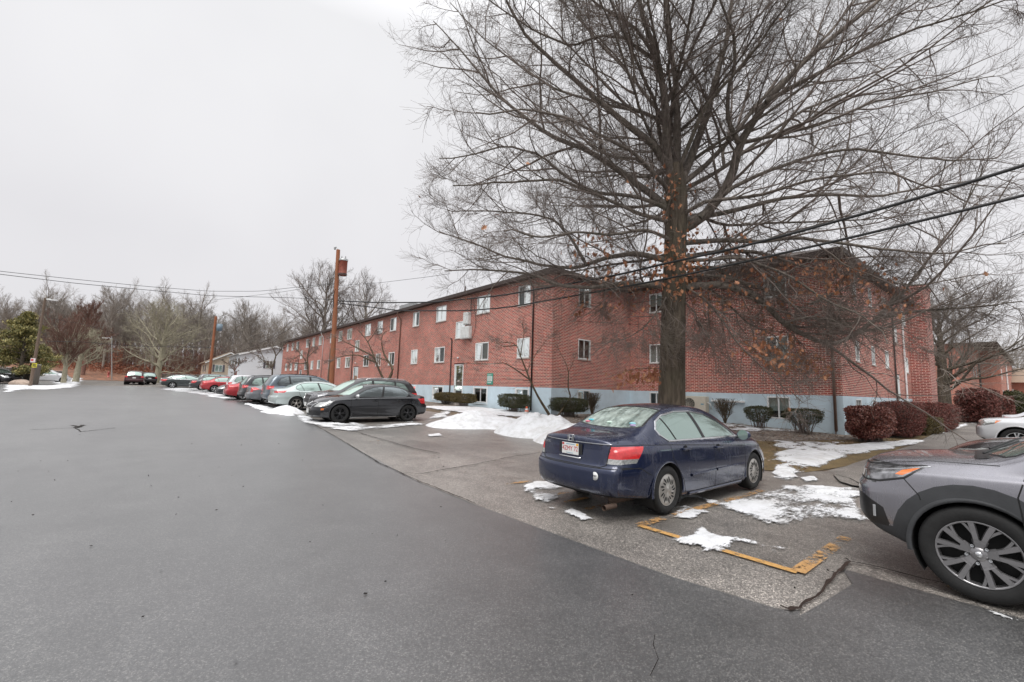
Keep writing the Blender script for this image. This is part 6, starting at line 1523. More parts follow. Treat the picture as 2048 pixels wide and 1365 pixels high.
w0 = PW(.68); w1 = PW(.62)
wire('overhead_wire', [(674, 602, 27.5), (760, 606, 25), (865, 605, 21.5), (1000, 592, 18), (1100, 575, 15.8), (1240, 550, 13.6), (1328, 528, 12.5), (1450, 502, 11.2), (1540, 480, 10.4), (1800, 408, 8.6), (2060, 328, 7.4), (2300, 250, 6.6)], .034, 'thick upper black wire crossing in front of the oak trunk')
wire('overhead_wire', [(673, 606, 27.5), (800, 622, 24), (930, 622, 20), (1010, 616, 18), (1100, 601, 15.8), (1330, 559, 12.5), (1500, 522, 10.8), (1680, 481, 9.4), (1860, 438, 8.3), (2060, 389, 7.4), (2300, 325, 6.6)], .030, 'thick lower black wire crossing in front of the oak trunk')
wire('overhead_wire', [(1100, 640, 24), (1370, 655, 20), (1500, 640, 18), (1700, 590, 15), (1900, 520, 12), (2060, 460, 10)], .010, 'thin black wire sagging past the oak and rising to the right edge')
wire('overhead_wire', [(1560, 325, 16), (1700, 300, 14), (1900, 235, 12), (2060, 165, 10)], .008, 'thin black wire rising through the crown to the upper right edge')
wire('overhead_wire', [(-60, 535, 20), (0, 543, 21), (150, 559, 23), (300, 574, 25), (420, 583, 26.5), (520, 583, 27), (672, 566, 27.6)], .013, 'upper wire running left from the pole top across the sky')
wire('overhead_wire', [(-60, 541, 20), (0, 549, 21), (150, 567, 23), (300, 581, 25), (420, 592, 26.5), (580, 596, 27), (673, 600, 27.5)], .015, 'lower wire running left from the pole across the sky')
wire('overhead_wire', [(390, 604, 40), (470, 596, 35), (560, 585, 30), (673, 567, 27.5)], .011, 'thin wire from the pole down toward the houses')
wire('overhead_wire', [(675, 572, 27.6), (760, 566, 25), (850, 555, 22), (900, 548, 20)], .010, 'thin wire from the pole to the oak crown')
wire('overhead_wire', [(94, 635, 38), (180, 652, 44), (300, 690, 52), (426, 695, 52)], .012, 'thin wire between the far left pole and the houses pole')
wire('overhead_wire', [(94, 683, 38), (160, 684, 46), (260, 692, 50), (427, 696, 52)], .022, 'dark cable bundle below the thin wire at the far left')
wire('overhead_wire', [(428, 692, 52), (470, 708, 45), (560, 670, 34), (672, 600, 27.6)], .012, 'slack wire from the houses pole up to the red-brown pole')
wire('overhead_wire', [(460, 700, 84), (560, 665, 50), (672, 560, 27.6)], .009, 'service wire from the pale house up to the red-brown pole')
# ------------------------------------------------------------------ left side furniture
def fence(x0, x1, dep0, dep1, z, lab, n):
    a = at(x0, 757, dep0); b = at(x1, 757, dep1); a.z = gzf(a.x, a.y); b.z = gzf(b.x, b.y); t = empty('wooden_fence', tuple(a), 0, lab, 'fence'); d = b-a; dn = d.normalized(); nn = Vector((-dn.y, dn.x, 0))
    mb = MB(); r = random.Random(n); k = int(d.length/.15)
    for i in range(k):
        p = d*(i/k); h = z+r.uniform(-.03, .03); w = dn*.14; V = [p, p+w, p+w+Vector((0, 0, h)), p+Vector((0, 0, h))]; mb.prism(V, nn*.025)
    mb.build('board_panel', M_FENCE, t)
    for i in range(0, int(d.length/2.4)+1):
        p = d*min(1, i*2.4/d.length)-nn*.12; MB().prism([p, p+dn*.11, p+dn*.11+Vector((0, 0, z+.12)), p+Vector((0, 0, z+.12))], nn*.11).build('post', M_FENCE, t)
    MB().prism([Vector((0, 0, z+.03)), d+Vector((0, 0, z+.03)), d+Vector((0, 0, z+.07)), Vector((0, 0, z+.07))], nn*.06).build('snow_cap', M_SNOW, t)
    return t
M_FENCE = bark('weathered_fence_wood', (.09, .075, .065), (.17, .145, .125), (7, 7, .8), .3)
fence(-60, 60, 47, 44, 1.55, 'weathered wooden fence behind the silver car at the far left', 3)
fence(62, 79, 41.5, 43, 1.9, 'short high piece of pale wooden fence right of the leaning pole', 4)
fence(100, 128, 60, 62, 1.3, 'low grey picket fence in the distance behind the white car', 5)
fence(322, 400, 76, 80, 1.4, 'brown wooden fence behind the parked row, under the olive-green tree', 6)
# boulder
bq = bmesh.new(); bmesh.ops.create_icosphere(bq, subdivisions=4, radius=1)
for v in bq.verts:
    n = .82+.35*float(vnoise(np.array(v.co.x*1.3+4), np.array(v.co.y*1.3+v.co.z*1.7+7), 1., 4)); v.co = Vector((v.co.x*.95*n, v.co.y*.5*n, max(v.co.z*.44*n, -.1)))
me = bpy.data.meshes.new('boulder'); bq.to_mesh(me); bq.free(); me.materials.append(mat('boulder_stone', (.33, .26, .21), .9, var=.3, scale=3, bump=.5, bs=8)); bl = link(bpy.data.objects.new('boulder', me)); me.polygons.foreach_set('use_smooth', [True]*len(me.polygons))
p = at(43, 757, 40); bl.location = (p.x, p.y, gzf(p.x, p.y)+.1); bl.rotation_euler = (0, 0, HR); tag(bl, 'tan boulder on the snow beside the pole with the yellow sign', 'rock')
# signs on the pole
sp_ = at(69, 731, 37.6); t = empty('warning_sign', tuple(sp_), 0, 'square yellow sign on the weathered pole at the far left', 'sign')
M_YSIGN = mat('yellow_sign', (.68, .62, .05), .5); M_PINK = mat('white_sign', (.62, .55, .55), .5)
SM = frame((0, 0, 0), _r2, (0, 0, 1))
def plate(par, w, h, m, off=0., nm='plate', cx=0., cz=0.):
    r_, f_ = Vector(_r2), Vector(_f2); V = [r_*(cx+s*w/2)+Vector((0, 0, cz+u*h/2))-f_*off for s, u in ((-1, -1), (1, -1), (1, 1), (-1, 1))]; return MB().prism(V, -f_*.012).build(nm, m, par)
q = plate(t, .42, .36, M_YSIGN); 
for k, (w, z) in enumerate(((.34, .09), (.30, .0), (.36, -.09))): plate(q, w, .05, M_DARKTXT, .014, 'lettering', 0, z)
sp_ = at(66, 721, 37.6); t = empty('notice_sign', tuple(sp_), 0, 'small white and red sign above the yellow one on the same pole', 'sign'); q = plate(t, .42, .36, M_PINK); plate(q, .2, .16, M_PLATER, .014, 'symbol', -.05, .02)
# traffic cone
cq = at(1053, 843, 20.0); cz = at(1053, 836, 20.0).z; t = empty('traffic_cone', (cq.x, cq.y, cz), 0, 'orange and white traffic cone stuck in the snow bank', 'traffic cone')
M_CONE = mat('cone_orange', (.62, .10, .03), .5); M_CONEW = mat('cone_white', (.68, .66, .64), .5)
c_ = MB().lathe([(.15, 0), (.118, .17)], (0, 0, 0), 'z', 18); c_.box((-.19, -.19, -.03), (.19, .19, 0)); c_ = c_.build('cone_body', M_CONE, t); t.rotation_euler = (.05, -.06, 0)
MB().lathe([(.119, .17), (.095, .29)], (0, 0, 0), 'z', 18).build('white_band', M_CONEW, t); MB().lathe([(.096, .29), (.078, .35)], (0, 0, 0), 'z', 18).build('orange_band', M_CONE, t); MB().lathe([(.078, .35), (.055, .43)], (0, 0, 0), 'z', 18).build('white_band', M_CONEW, t); MB().lathe([(.055, .43), (.04, .50), (.03, .51), (.001, .51)], (0, 0, 0), 'z', 18).build('tip', M_CONE, t)
hq = gat(216, 78); o = MB().lathe([(.001, 1.1), (.14, 1.0), (.16, .9), (.12, .88), (.12, .15), (.17, .1), (.17, 0)], hq, 'z', 12); o.lathe([(.001, -.22), (.07, -.2), (.07, .2), (.001, .22)], (hq[0], hq[1], hq[2]+.65), 'x', 8)
tag(o.build('fire_hydrant', mat('hydrant_red', (.42, .10, .09), .5, var=.4, scale=3), None), 'red and white hydrant at the edge of the wood', 'hydrant')
# gas handrail by the wing door
t = MB().tube([(31.6, 3.9, 1.5), (32.4, 3.9, 1.5), (33.2, 3.9, .9), (33.2, 3.9, .2)], .02, 6).build('handrail', M_METAL); tag(t, 'thin metal handrail rising behind the low gold shrub by the wing door', 'handrail')
# fallen twigs and debris on the bed
g = np.random.default_rng(90); P = []
for i in range(420):
    x = g.uniform(13.5, 22); y = g.uniform(5, 15); 
    if x < 13.5+(15-y)*.0 or y < 5.4+(22-x)*.35: continue
    a = g.uniform(0, 6.3); l = g.uniform(.08, .5); P.append([(x+math.cos(a)*l*u, y+math.sin(a)*l*u, gzf(x, y)+.045+.03*math.sin(u*3)) for u in (0, .5, 1)])
P = np.array(P); tag(np_mesh('fallen_twigs', *tubes(P, np.full(P.shape[:2], .006), 3), M_TWIG), kind='stuff')
n = 5200; X = g.uniform(10.4, 22, n); Y = g.uniform(3.6, 15.5, n); k = (Y > 3.2+(22-X)*.02)&(vnoise(X, Y, .7, 3, 3) > .42); X = X[k]; Y = Y[k]; C = np.stack([X, Y, gz(X, Y)+.04], 1); Nn = np.tile(np.array([[0, 0, 1.]]), (len(C), 1))
a = g.normal(size=(len(C), 3))*np.array([1, 1, .25]); a /= np.linalg.norm(a, axis=1, keepdims=True); b = np.cross(a, np.array([0, 0, 1.])+g.normal(size=(len(C), 3))*.25); s = g.uniform(.02, .055, (len(C), 1)); V = np.stack([C-a*s, C+b*s*.6, C+a*s, C-b*s*.6], 1).reshape(-1, 3)
tag(np_mesh('fallen_leaves', V, np.arange(len(C)*4).reshape(-1, 4), leafmat('dead_leaves', [(.14, .08, .04), (.24, .14, .08), (.10, .07, .05), (.30, .22, .16)])), kind='stuff')
NAVY_ROT = 0.
# ------------------------------------------------------------------ the parked cars
def car_ground(x, y): return gzf(x, y)+.022
def car_at(name, s, pm, px, py, fx, heading, label, near=1, scale=1., **k):
    """(px,py): where the near tyre meets the ground; fx: its local x; near: +1 if the near side is local +y"""
    c = G(px, py); a = heading; ca, sa = math.cos(a), math.sin(a); w = (s['W']/2-.03)*near
    lx, ly = fx*scale, w*scale; x = c.x-(lx*ca-ly*sa); y = c.y-(lx*sa+ly*ca)
    return make_car(name, s, pm, (x, y, c.z+.022), a, label, scale=scale, **k)
ROW = 'cars parked in the row along the brick block'
# --- navy sedan in front
M_FROST = NT('frosted_rear_glass'); _b = M_FROST.b; _b.inputs['Base Color'].default_value = (.46, .55, .50, 1); set_in(_b, Metallic=.6, Roughness=.05)
_n = M_FROST.noise(M_FROST.coord((1, 3, 1)), 3., 6, .7); M_FROST.col(M_FROST.ramp(_n, [(.35, (.16, .21, .19)), (.6, (.58, .68, .62))])); M_FROST = M_FROST.m
P_NAVY = paint('navy_paint', (.009, .016, .050), .4, .24, .35)
def navy_extra(root, bvh, s):
    L = s['L']
    # trunk lid seam, bumper seam, plate recess, emblem, lettering, sticker, exhaust
    ribbon(bvh, [(-.62, .985), (-.60, .96), (-.57, .70), (-.50, .672), (.50, .672), (.57, .70), (.60, .96), (.62, .985)], 'rear', .012, .0004, 'trunk_gap', M_WELL, root)
    ribbon(bvh, [(-.72, 1.0), (.72, 1.0)], 'rear', .010, .0004, 'lid_edge', M_WELL, root) if False else None
    ribbon(bvh, [(-.60, .962), (-.20, .957), (.20, .957), (.60, .962)], 'rear', .011, .004, 'trunk_trim', M_CHROME, root)
    ribbon(bvh, [(-.80, .668), (-.4, .658), (.4, .658), (.80, .668)], 'rear', .012, .0004, 'bumper_seam', M_WELL, root)
    ribbon(bvh, [(.16, .69), (.55, .66), (.75, .56)], 'side', .009, .0004, 'bumper_seam', M_WELL, root)
    ribbon(bvh, [(.10, .945), (.6, .95), (1.2, .93), (2.4, .865), (3.5, .80)], 'side', .010, .0006, 'shoulder_crease', M_WELL, root)
    ribbon(bvh, [(1.72, .205), (3.42, .205)], 'side', .06, .02, 'sill', P_NAVY, root)
    def onrear(y, z, off=.004):
        l_, n_, _, _ = bvh.ray_cast(Vector((-2, y, z)), Vector((1, 0, 0))); return Vector((l_.x-off, y, z))
    o = onrear(0, .855, .018); B = box('plate_recess', (o.x+.008, -.21, .79), (o.x+.014, .21, .93), M_TRIM, root, .002)
    pl = box('license_plate', (o.x-.002, -.152, .779), (o.x+.004, .152, .931), M_PLATEW, root, .002)
    fr = lambda y, z: frame((o.x-.0035, y, z), (0, -1, 0), (0, 0, 1))
    text('plate_number', '4ZMY 72', .088, fr(0, .853), M_PLATER, pl, sx=.86); box('plate_sticker', (o.x-.004, -.148, .898), (o.x-.002, -.112, .928), M_PLATEO, pl)
    box('plate_motto', (o.x-.004, -.06, .793), (o.x-.002, .07, .798), M_PLATEB, pl); box('plate_state', (o.x-.004, -.085, .909), (o.x-.002, .075, .917), M_PLATEB, pl); box('plate_sticker', (o.x-.004, .112, .898), (o.x-.002, .146, .926), M_PLATER, pl)
    MB().tube([(o.x, -.19, .752), (o.x-.02, -.18, .746), (o.x-.02, .18, .746), (o.x, .19, .752)], .009, 6).build('plate_holder', M_CHROME, root)
    # slanted H emblem in a rounded frame
    e = onrear(0, 1.0, .006); mb = MB(); w, h = .05, .043
    ring = [(-.8, -1), (.8, -1), (1, -.75), (1.18, .75), (1.0, 1), (-1.0, 1), (-1.18, .75), (-1, -.75)]
    mb.tube([(e.x, w*a, e.z+h*b) for a, b in ring+ring[:1]], .0055, 5); 
    for sg in (1, -1): mb.tube([(e.x-.002, sg*w*.50, e.z-h*.78), (e.x-.002, sg*w*.70, e.z+h*.80)], .0085, 5)
    mb.tube([(e.x-.002, -w*.6, e.z+.0), (e.x-.002, w*.6, e.z+.0)], .0075, 5); mb.build('emblem', M_CHROME, root)
    q = onrear(.47, .905, .005); text('model_lettering', 'ACCORD', .042, frame(q, (0, -1, 0), (0, 0, 1)), M_CHROME, root, .002, sx=1.25)
    q = onrear(-.46, .56, .003); MB().lathe([(.001, -.002), (.052, -.002), (.052, .002)], (q.x, q.y, q.z), 'x', 20).build('oval_sticker', M_PLATEW, root).scale = (1, 1, 1)
    text('sticker_lettering', 'MEV', .034, frame((q.x-.0035, q.y, q.z), (0, -1, 0), (0, 0, 1)), M_DARKTXT, root)
    MB().tube([(.02, -.62, .20), (.25, -.62, .20)], .034, 12, False).build('exhaust_pipe', M_RUST, root); MB().lathe([(.001, .10), (.085, .10), (.085, .55), (.001, .55)], (.25, -.5, .265), 'x', 14).build('muffler', M_RUST, root)
    # things on the parcel shelf show as soft toys pressed to the glass
    for (x, y, c, sc) in ((.98, .40, (.10, .42, .50), .05), (.93, .43, (.55, .16, .22), .045), (.98, -.37, (.25, .50, .55), .055), (.93, -.41, (.35, .28, .45), .05), (.95, .02, (.50, .62, .55), .05)):
        l_, n_, _, _ = bvh.ray_cast(Vector((x, y, 3)), Vector((0, 0, -1)))
        b = bmesh.new(); bmesh.ops.create_icosphere(b, subdivisions=2, radius=sc); 
        for v in b.verts: v.co = Vector((v.co.x*.9, v.co.y*1.0, v.co.z*.35)); v.co += l_-Vector((0, 0, sc*.12))
        me = bpy.data.meshes.new('plush_toy'); b.to_mesh(me); b.free(); me.materials.append(mat('plush_%d' % int(c[0]*100+c[2]*1000), c, .8)); link(bpy.data.objects.new('plush_toy', me), root)
s = warp(SEDAN, 4.93, 1.476, 1.73, .98, 2.80); s['backm'] = M_FROST; s['tail_lo'] = [[(0, .785), (.7, .785), (.7, .5), (0, .5)]]; s['tail_lor'] = [[(.3, .785), (1.1, .785), (1.1, .6), (.5, .6)]]
car_at('parked_car', s, P_NAVY, 1338, 1033, s['xr'], math.radians(NAVY_ROT), 'dark navy blue sedan seen from behind with a white licence plate, under the big oak', near=-1, detail=2, style='cover', rimm=M_ALLOY,
       chrome=True, plates=(), molding=[((1.75, .47), (2.46, .485)), ((2.52, .487), (3.5, .50))], extra=navy_extra)
# --- grey SUV at the right edge, nose to the walk
P_GREY = paint('warm_grey_paint', (.215, .212, .235), .6, .26, .3)
def suv_extra(root, bvh, s):
    # fog lamp pocket, lip, bonnet edge, wiper, seams
    for sd in (1, -1):
        l_, n_, _, _ = bvh.ray_cast(Vector((4.60, 3*sd, .58)), Vector((0, -sd, 0)))
        if l_ is not None: MB().box((l_.x-.012, l_.y-.0, .53), (l_.x+.012, l_.y+sd*.015, .64)).build('fog_light', M_CHROME, root, .005)
    ribbon(bvh, [(4.36, .925), (4.26, .80), (4.25, .76)], 'side', .008, .0005, 'bumper_seam', M_WELL, root)
    ribbon(bvh, [(3.75, 1.125), (4.2, 1.10), (4.62, 1.02)], 'side', .009, .0005, 'bonnet_seam', M_WELL, root)
    ribbon(bvh, [(4.18, 1.055), (4.62, .965), (4.80, .93)], 'side', .016, .004, 'headlight_trim', M_CHROME, root)
    ribbon(bvh, s['head'][0], 'side', .020, .003, 'headlight_bezel', M_TRIM, root, True)
    ribbon(bvh, [(3.86, -.62), (3.90, .0), (3.86, .66)], 'top', .12, .004, 'cowl_panel', M_TRIM, root)
    for y in (.55, -.12): MB().tube([(3.86, y, 1.20), (3.72, y-.35, 1.275), (3.66, y-.62, 1.30)], .009, 5).build('wiper', M_BLACK, root)
    pass
s2 = dict(SUV); s2['ra'] = 1.09; s2['head_amb'] = [[(4.235, 1.046), (4.375, .955), (4.43, .958), (4.38, 1.0)]]; s2['head'] = [[(4.21, 1.06), (4.36, .935), (4.55, .875), (4.9, .85), (4.9, .992), (4.4, 1.035)]]; s2['sideblack'] = [[(4.49, .49), (4.53, .63), (4.68, .72), (4.9, .74), (4.9, .46), (4.50, .46)], [(4.40, 1.012), (4.42, 1.04), (4.9, 1.05), (4.9, .995)]]; s2['headm'] = M_DARKLENS; s2['cladz'] = .47; s2['wi'] = -.004
car_at('parked_car', s2, P_GREY, 1966, 1212, s2['xf'], math.radians(90), 'warm grey SUV with dark plastic wheel arches, cut off by the right edge', near=1, detail=2, style='suv', rimm=M_ALLOYD, plates=(), clad=True, extra=suv_extra)
# --- row behind the SUV
def simple(name, s, c, loc, head, label, **k):
    k.setdefault('detail', 1); return make_car(name, s, c, (loc[0], loc[1], car_ground(loc[0], loc[1])), head, label, **k)
H90 = math.radians(90)
c_sed = warp(SEDAN, 4.7, 1.46, 1.82, .95, 2.75)
q1 = at(1900, 884, 8.2); q2 = at(1965, 858, 14.1); q3 = at(1998, 838, 24); q4 = at(2030, 826, 34)
simple('parked_car', warp(SEDAN, 4.8, 1.52, 1.85, .95, 2.8, zk=.64), paint('black_paint', (.035, .03, .032), .4, .25, .35), (q1.x+.85, q1.y-4.6), H90, 'low dark car whose bonnet shows just behind the grey SUV', style='five', plates=())
P_WHITE = paint('white_paint', (.62, .63, .65), .0, .3, .15)
simple('parked_car', warp(SUV, 4.6, 1.70, 1.85, .92, 2.7, headm=M_CLEAR, head_amb=[[(3.99, .985), (4.07, .90), (4.12, .90), (4.10, .985)]]), P_WHITE, (q2.x+.85, q2.y-4.4), H90, 'white SUV with its headlight and amber marker facing the walk, behind the dark bonnet', plates=(), style='five')
simple('parked_car', c_sed, paint('silver_white_paint', (.45, .46, .48), .3, .3, .1), (q3.x+.7, q3.y), -H90, 'silver-white car with a red tail light, backed to the walk at the right', plates=())
simple('parked_car', c_sed, P_WHITE, (q4.x+.7, q4.y-4.5), H90, 'distant white car at the right edge below the tall green shrub', plates=())
# --- long row
P_BLACK = paint('black_sedan_paint', (.007, .008, .011), .3, .22, .03)
cru = warp(SEDAN, 4.6, 1.48, 1.80, .93, 2.685, rt=.335, chh=False); cru['grille'] = [[(-.30, .55), (.30, .55), (.36, .74), (-.36, .74)], [(-.42, .24), (.42, .24), (.46, .44), (-.46, .44)]]; cru['lgrille'] = []
cru['head'] = [[(3.98, .84), (4.60, .74), (4.60, .60), (4.30, .60)]]; cru['quart'] = []; cru['mirm'] = M_ALLOYW; cru['backm'] = M_TINT
def cru_extra(root, bvh, s):
    ribbon(bvh, [(-.33, .53), (.33, .53), (.39, .75), (-.39, .75)], 'front', .028, .008, 'grille_surround', M_CHROME, root, True)
    ribbon(bvh, [(-.33, .65), (.33, .65)], 'front', .022, .008, 'grille_bar', M_CHROME, root)
    for sd in (1, -1):
        l_, n_, _, _ = bvh.ray_cast(Vector((4.28, 3*sd, .50)), Vector((0, -sd, 0)))
        if l_ is not None: MB().box((l_.x-.06, l_.y-.01*sd, .47), (l_.x+.06, l_.y+.012*sd, .53)).build('side_marker', M_AMBER, root, .006)
    ribbon(bvh, [(.35, .93), (1.2, .925), (2.4, .89), (3.4, .84)], 'side', .012, .004, 'shoulder_crease', P_BLACK, root)
    ribbon(bvh, [(1.5, .22), (3.3, .20)], 'side', .03, .01, 'sill', M_CHROME, root)
pr = math.radians(180)
car_at('parked_car', cru, P_BLACK, 679, 848, cru['xf'], math.radians(180-2), 'black sedan with black wheels facing the road, nearest of the long parked row', near=1, detail=2, group=ROW, style='black', rimm=M_ALLOYK, windm=M_MINTG, glass=M_TINT, extra=cru_extra)
def row(px, py, s, c, label, nose=False, ang=0., **k):
    """nose=True: front toward the road (heading 180); else backed: rear toward the road"""
    k.setdefault('detail', 1); k.setdefault('group', ROW)
    if nose: return car_at('parked_car', s, c, px, py, s['xf'], pr+ang, label, near=1, **k)
    return car_at('parked_car', s, c, px, py, s['xr'], ang, label, near=-1, **k)
P_MDX = paint('charcoal_paint', (.035, .033, .035), .5, .3, .35)
mdx = warp(SUV, 4.98, 1.70, 1.96, .92, 2.82, rt=.37, grille=[[(-.36, .60), (.36, .60), (.46, .98), (-.46, .98)]], headm=M_DARKLENS)
def mdx_extra(root, bvh, s):
    ribbon(bvh, [(-.38, .55), (.38, .55), (.48, .94), (-.48, .94)], 'front', .03, .01, 'grille_surround', M_CHROME, root, True)
row(668, 836, mdx, P_MDX, 'charcoal SUV with a large dark grille facing the road, just behind the black sedan', True, rails=M_CHROME, extra=mdx_extra, windm=M_MINTG)
opt = warp(SEDAN, 4.85, 1.465, 1.86, .98, 2.8, rt=.33, tail=[[(.04, .92), (.62, .955), (.50, .85), (.04, .83)]], tailr=[[(.45, .93), (1., .93), (1., .83), (.45, .83)]])
row(592, 822, opt, paint('pale_mint_paint', (.42, .48, .47), .45, .3, .15), 'pale mint-silver sedan backed in with a slim red tail light', style='five', plates=(), rimm=M_ALLOY)
suvb = warp(SUV, 4.9, 1.78, 1.95, .95, 2.82, rt=.37, tail=[[(.02, 1.10), (.45, 1.12), (.40, .98), (.02, .95)]])
row(574, 815, suvb, paint('slate_blue_paint', (.10, .125, .15), .5, .3, .2), 'slate blue SUV with roof rails backed in beyond the mint sedan', rails=M_TRIM, plates=(), rimm=M_ALLOYD, glass=M_TINT)
civ = warp(SEDAN, 4.63, 1.41, 1.8, .90, 2.7, rt=.325, tail=[[(.02, .93), (.36, .97), (.60, .86), (.30, .78), (.02, .80)]])
row(535, 810, civ, paint('mid_grey_paint', (.16, .17, .185), .5, .3, .15), 'grey sedan with a large pointed tail light, backed in', plates=(), style='five')
row(520, 806, warp(SUV, 4.8, 1.66, 1.88, .95, 2.74, rt=.35, clad=1), paint('graphite_paint', (.055, .058, .062), .5, .3, .2), 'graphite estate car with roof rails backed in behind the grey sedan', rails=M_TRIM, plates=(), clad=True)
P_REDC = paint('red_paint', (.36, .012, .02), .3, .3, .1)
row(485, 801, warp(SEDAN, 4.65, 1.43, 1.82, .93, 2.7, rt=.32, frontm=None), P_REDC, 'bright red sedan backed in, nearer of the two red ones', plates=())
row(462, 795, warp(SEDAN, 4.7, 1.45, 1.82, .93, 2.75, rt=.33), P_BLACK, 'black sedan facing the road between the two red cars', True, plates=())
row(480, 792, warp(SUV, 4.6, 1.66, 1.86, .92, 2.7, rt=.35), P_WHITE, 'white SUV backed in, only its snowy roof and red lamp showing', plates=())
row(428, 786, warp(SEDAN, 4.8, 1.47, 1.83, .96, 2.78, rt=.33), P_REDC, 'red sedan backed in, farther of the two red ones', plates=(), rimm=M_ALLOYW)
row(404, 782, warp(SEDAN, 4.8, 1.47, 1.83, .96, 2.78, rt=.33), paint('near_black_paint', (.03, .03, .034), .4, .3, .2), 'dark grey sedan backed in behind the farther red car', plates=())
row(414, 779, warp(SUV, 4.7, 1.68, 1.88, .95, 2.74, rt=.35), paint('dark_silver_paint', (.13, .13, .14), .4, .3, .2), 'dark SUV with a pale snowy roof behind the dark grey sedan', plates=())
row(344, 777, warp(SEDAN, 4.9, 1.48, 1.84, 1., 2.82, rt=.33), paint('green_black_paint', (.022, .030, .030), .4, .25, .15), 'green-black sedan near the far end of the row, seen from its side', ang=math.radians(-6), plates=(), chrome=True, rimm=M_ALLOYW)
row(338, 775, warp(SEDAN, 4.7, 1.45, 1.8, .96, 2.75, rt=.33), paint('silver_paint', (.42, .43, .44), .5, .3, .1), 'silver sedan whose tail shows behind the green-black one, last in the row', ang=math.radians(-6), plates=())
# van driving away / parked at the end, and a black car beside it
def far(px, dep, s, c, head, label, **k):
    p = at(px, 757, dep); k.setdefault('detail', 0); k.setdefault('plates', ('r',)); return make_car('parked_car', s, c, (p.x, p.y, gzf(p.x, p.y)+.02), head, label, **k)
hf = math.atan2(_f2.y, _f2.x)
def vh(px, off=0.): r = ray(px, 757); return math.atan2(r[1], r[0])+math.radians(off)
far(268, 53, warp(SUV, 5.0, 1.74, 1.95, 1., 2.9), paint('dark_red_paint', (.05, .012, .016), .4, .3, .1), vh(277, -4), 'dark maroon van parked at the end of the lane, seen from behind')
far(300, 57, warp(SUV, 4.7, 1.62, 1.84, .95, 2.75), P_BLACK, vh(300, 14), 'black car beside the dark maroon van')
far(-12, 47, warp(SEDAN, 4.6, 1.45, 1.8, .93, 2.7), paint('silver_grey_paint', (.40, .41, .43), .5, .3, .1), vh(0, 214), 'silver sedan facing the lot at the far left edge')
far(-48, 43, warp(SEDAN, 4.6, 1.45, 1.8, .93, 2.7), P_BLACK, vh(0, 214), 'dark car just entering the left edge')
far(30, 50, warp(SEDAN, 4.7, 1.47, 1.82, .93, 2.7), P_WHITE, vh(90, -75), 'white car nosing out behind the fence, in front of the other white one', plates=())
far(34, 55, warp(SUV, 4.6, 1.65, 1.85, .93, 2.7), P_WHITE, vh(90, -75), 'white SUV behind the first white car at the lot entrance', plates=())
# ------------------------------------------------------------------ sky, light, camera
w = bpy.data.worlds.new('World'); SC.world = w; w.use_nodes = True; nt = w.node_tree; nd = nt.nodes; bg = nd['Background']
sky = nd.new('ShaderNodeTexSky'); sky.sky_type = 'NISHITA'; sky.sun_disc = False; sky.sun_elevation = math.radians(48); sky.sun_rotation = math.radians(200); sky.dust_density = 6; sky.air_density = 1.5
hs = nd.new('ShaderNodeHueSaturation'); hs.inputs['Saturation'].default_value = .06; nt.links.new(sky.outputs[0], hs.inputs['Color'])
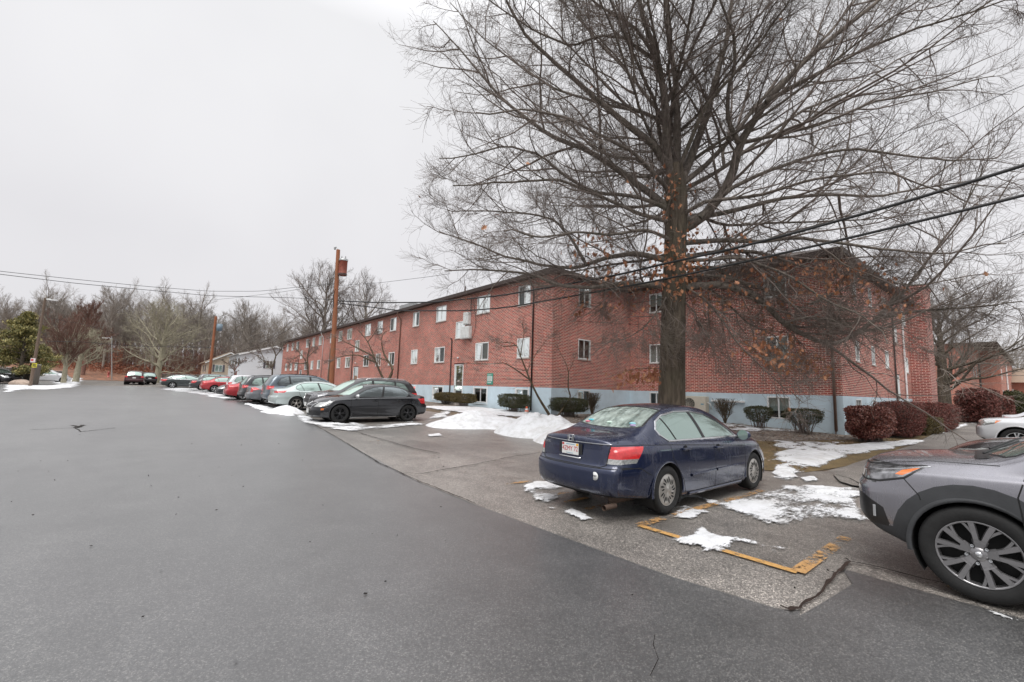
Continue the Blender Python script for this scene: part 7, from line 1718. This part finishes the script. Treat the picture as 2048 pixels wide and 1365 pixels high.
# a closed cloud deck evens the sky out: brighter overhead, soft large mottling
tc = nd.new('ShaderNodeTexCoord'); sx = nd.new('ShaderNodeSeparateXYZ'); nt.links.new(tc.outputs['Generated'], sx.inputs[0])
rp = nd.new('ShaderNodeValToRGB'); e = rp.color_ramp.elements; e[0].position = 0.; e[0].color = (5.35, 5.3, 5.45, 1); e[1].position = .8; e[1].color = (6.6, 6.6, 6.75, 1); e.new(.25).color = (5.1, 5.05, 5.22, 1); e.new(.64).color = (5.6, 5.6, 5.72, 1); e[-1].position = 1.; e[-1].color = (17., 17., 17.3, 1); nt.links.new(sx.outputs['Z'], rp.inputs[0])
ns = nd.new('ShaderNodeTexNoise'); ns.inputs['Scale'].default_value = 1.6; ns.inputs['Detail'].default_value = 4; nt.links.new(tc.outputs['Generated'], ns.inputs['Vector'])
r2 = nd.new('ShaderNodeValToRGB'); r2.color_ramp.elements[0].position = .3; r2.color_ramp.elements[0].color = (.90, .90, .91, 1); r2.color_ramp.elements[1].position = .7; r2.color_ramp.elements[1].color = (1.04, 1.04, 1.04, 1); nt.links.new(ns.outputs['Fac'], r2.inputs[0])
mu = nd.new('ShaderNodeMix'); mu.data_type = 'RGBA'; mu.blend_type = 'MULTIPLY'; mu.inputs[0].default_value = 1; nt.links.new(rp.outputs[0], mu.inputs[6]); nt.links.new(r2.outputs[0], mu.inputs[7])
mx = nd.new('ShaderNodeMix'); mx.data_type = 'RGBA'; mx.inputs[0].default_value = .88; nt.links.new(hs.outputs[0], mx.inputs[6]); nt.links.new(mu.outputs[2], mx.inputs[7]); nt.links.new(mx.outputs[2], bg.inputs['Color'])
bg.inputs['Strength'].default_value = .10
sl = bpy.data.lights.new('sun', 'SUN'); sl.energy = 1.3; sl.angle = math.radians(35); sl.color = (1, .97, .93); so = bpy.data.objects.new('sun', sl); COL.objects.link(so)
el, az = math.radians(48), math.radians(200)
# sun somewhere behind the camera's left shoulder
dv = Vector((-.45, -.35, 1.)).normalized(); so.rotation_euler = dv.to_track_quat('Z', 'Y').to_euler(); so.location = (0, 0, 30)
sky.sun_elevation = math.asin(dv.z); sky.sun_rotation = math.atan2(dv.x, dv.y)
cd = bpy.data.cameras.new('camera'); cam = bpy.data.objects.new('camera', cd); COL.objects.link(cam); SC.camera = cam
cd.sensor_width = 36; cd.sensor_fit = 'HORIZONTAL'; cd.lens = 36*F/2048; cd.clip_end = 2000; cd.clip_start = .05
R_ = Vector((_X[0], _Y[0], _Z[0])); U_ = Vector((_X[1], _Y[1], _Z[1])); B_ = -Vector((_X[2], _Y[2], _Z[2]))
cam.matrix_world = Matrix(((R_.x, U_.x, B_.x, 0), (R_.y, U_.y, B_.y, 0), (R_.z, U_.z, B_.z, EYE), (0, 0, 0, 1)))
vs = SC.view_settings; SC.display_settings.display_device = 'sRGB'; vs.view_transform = 'Standard'; vs.look = 'None'; vs.exposure = .72; vs.gamma = 1; vs.use_curve_mapping = False
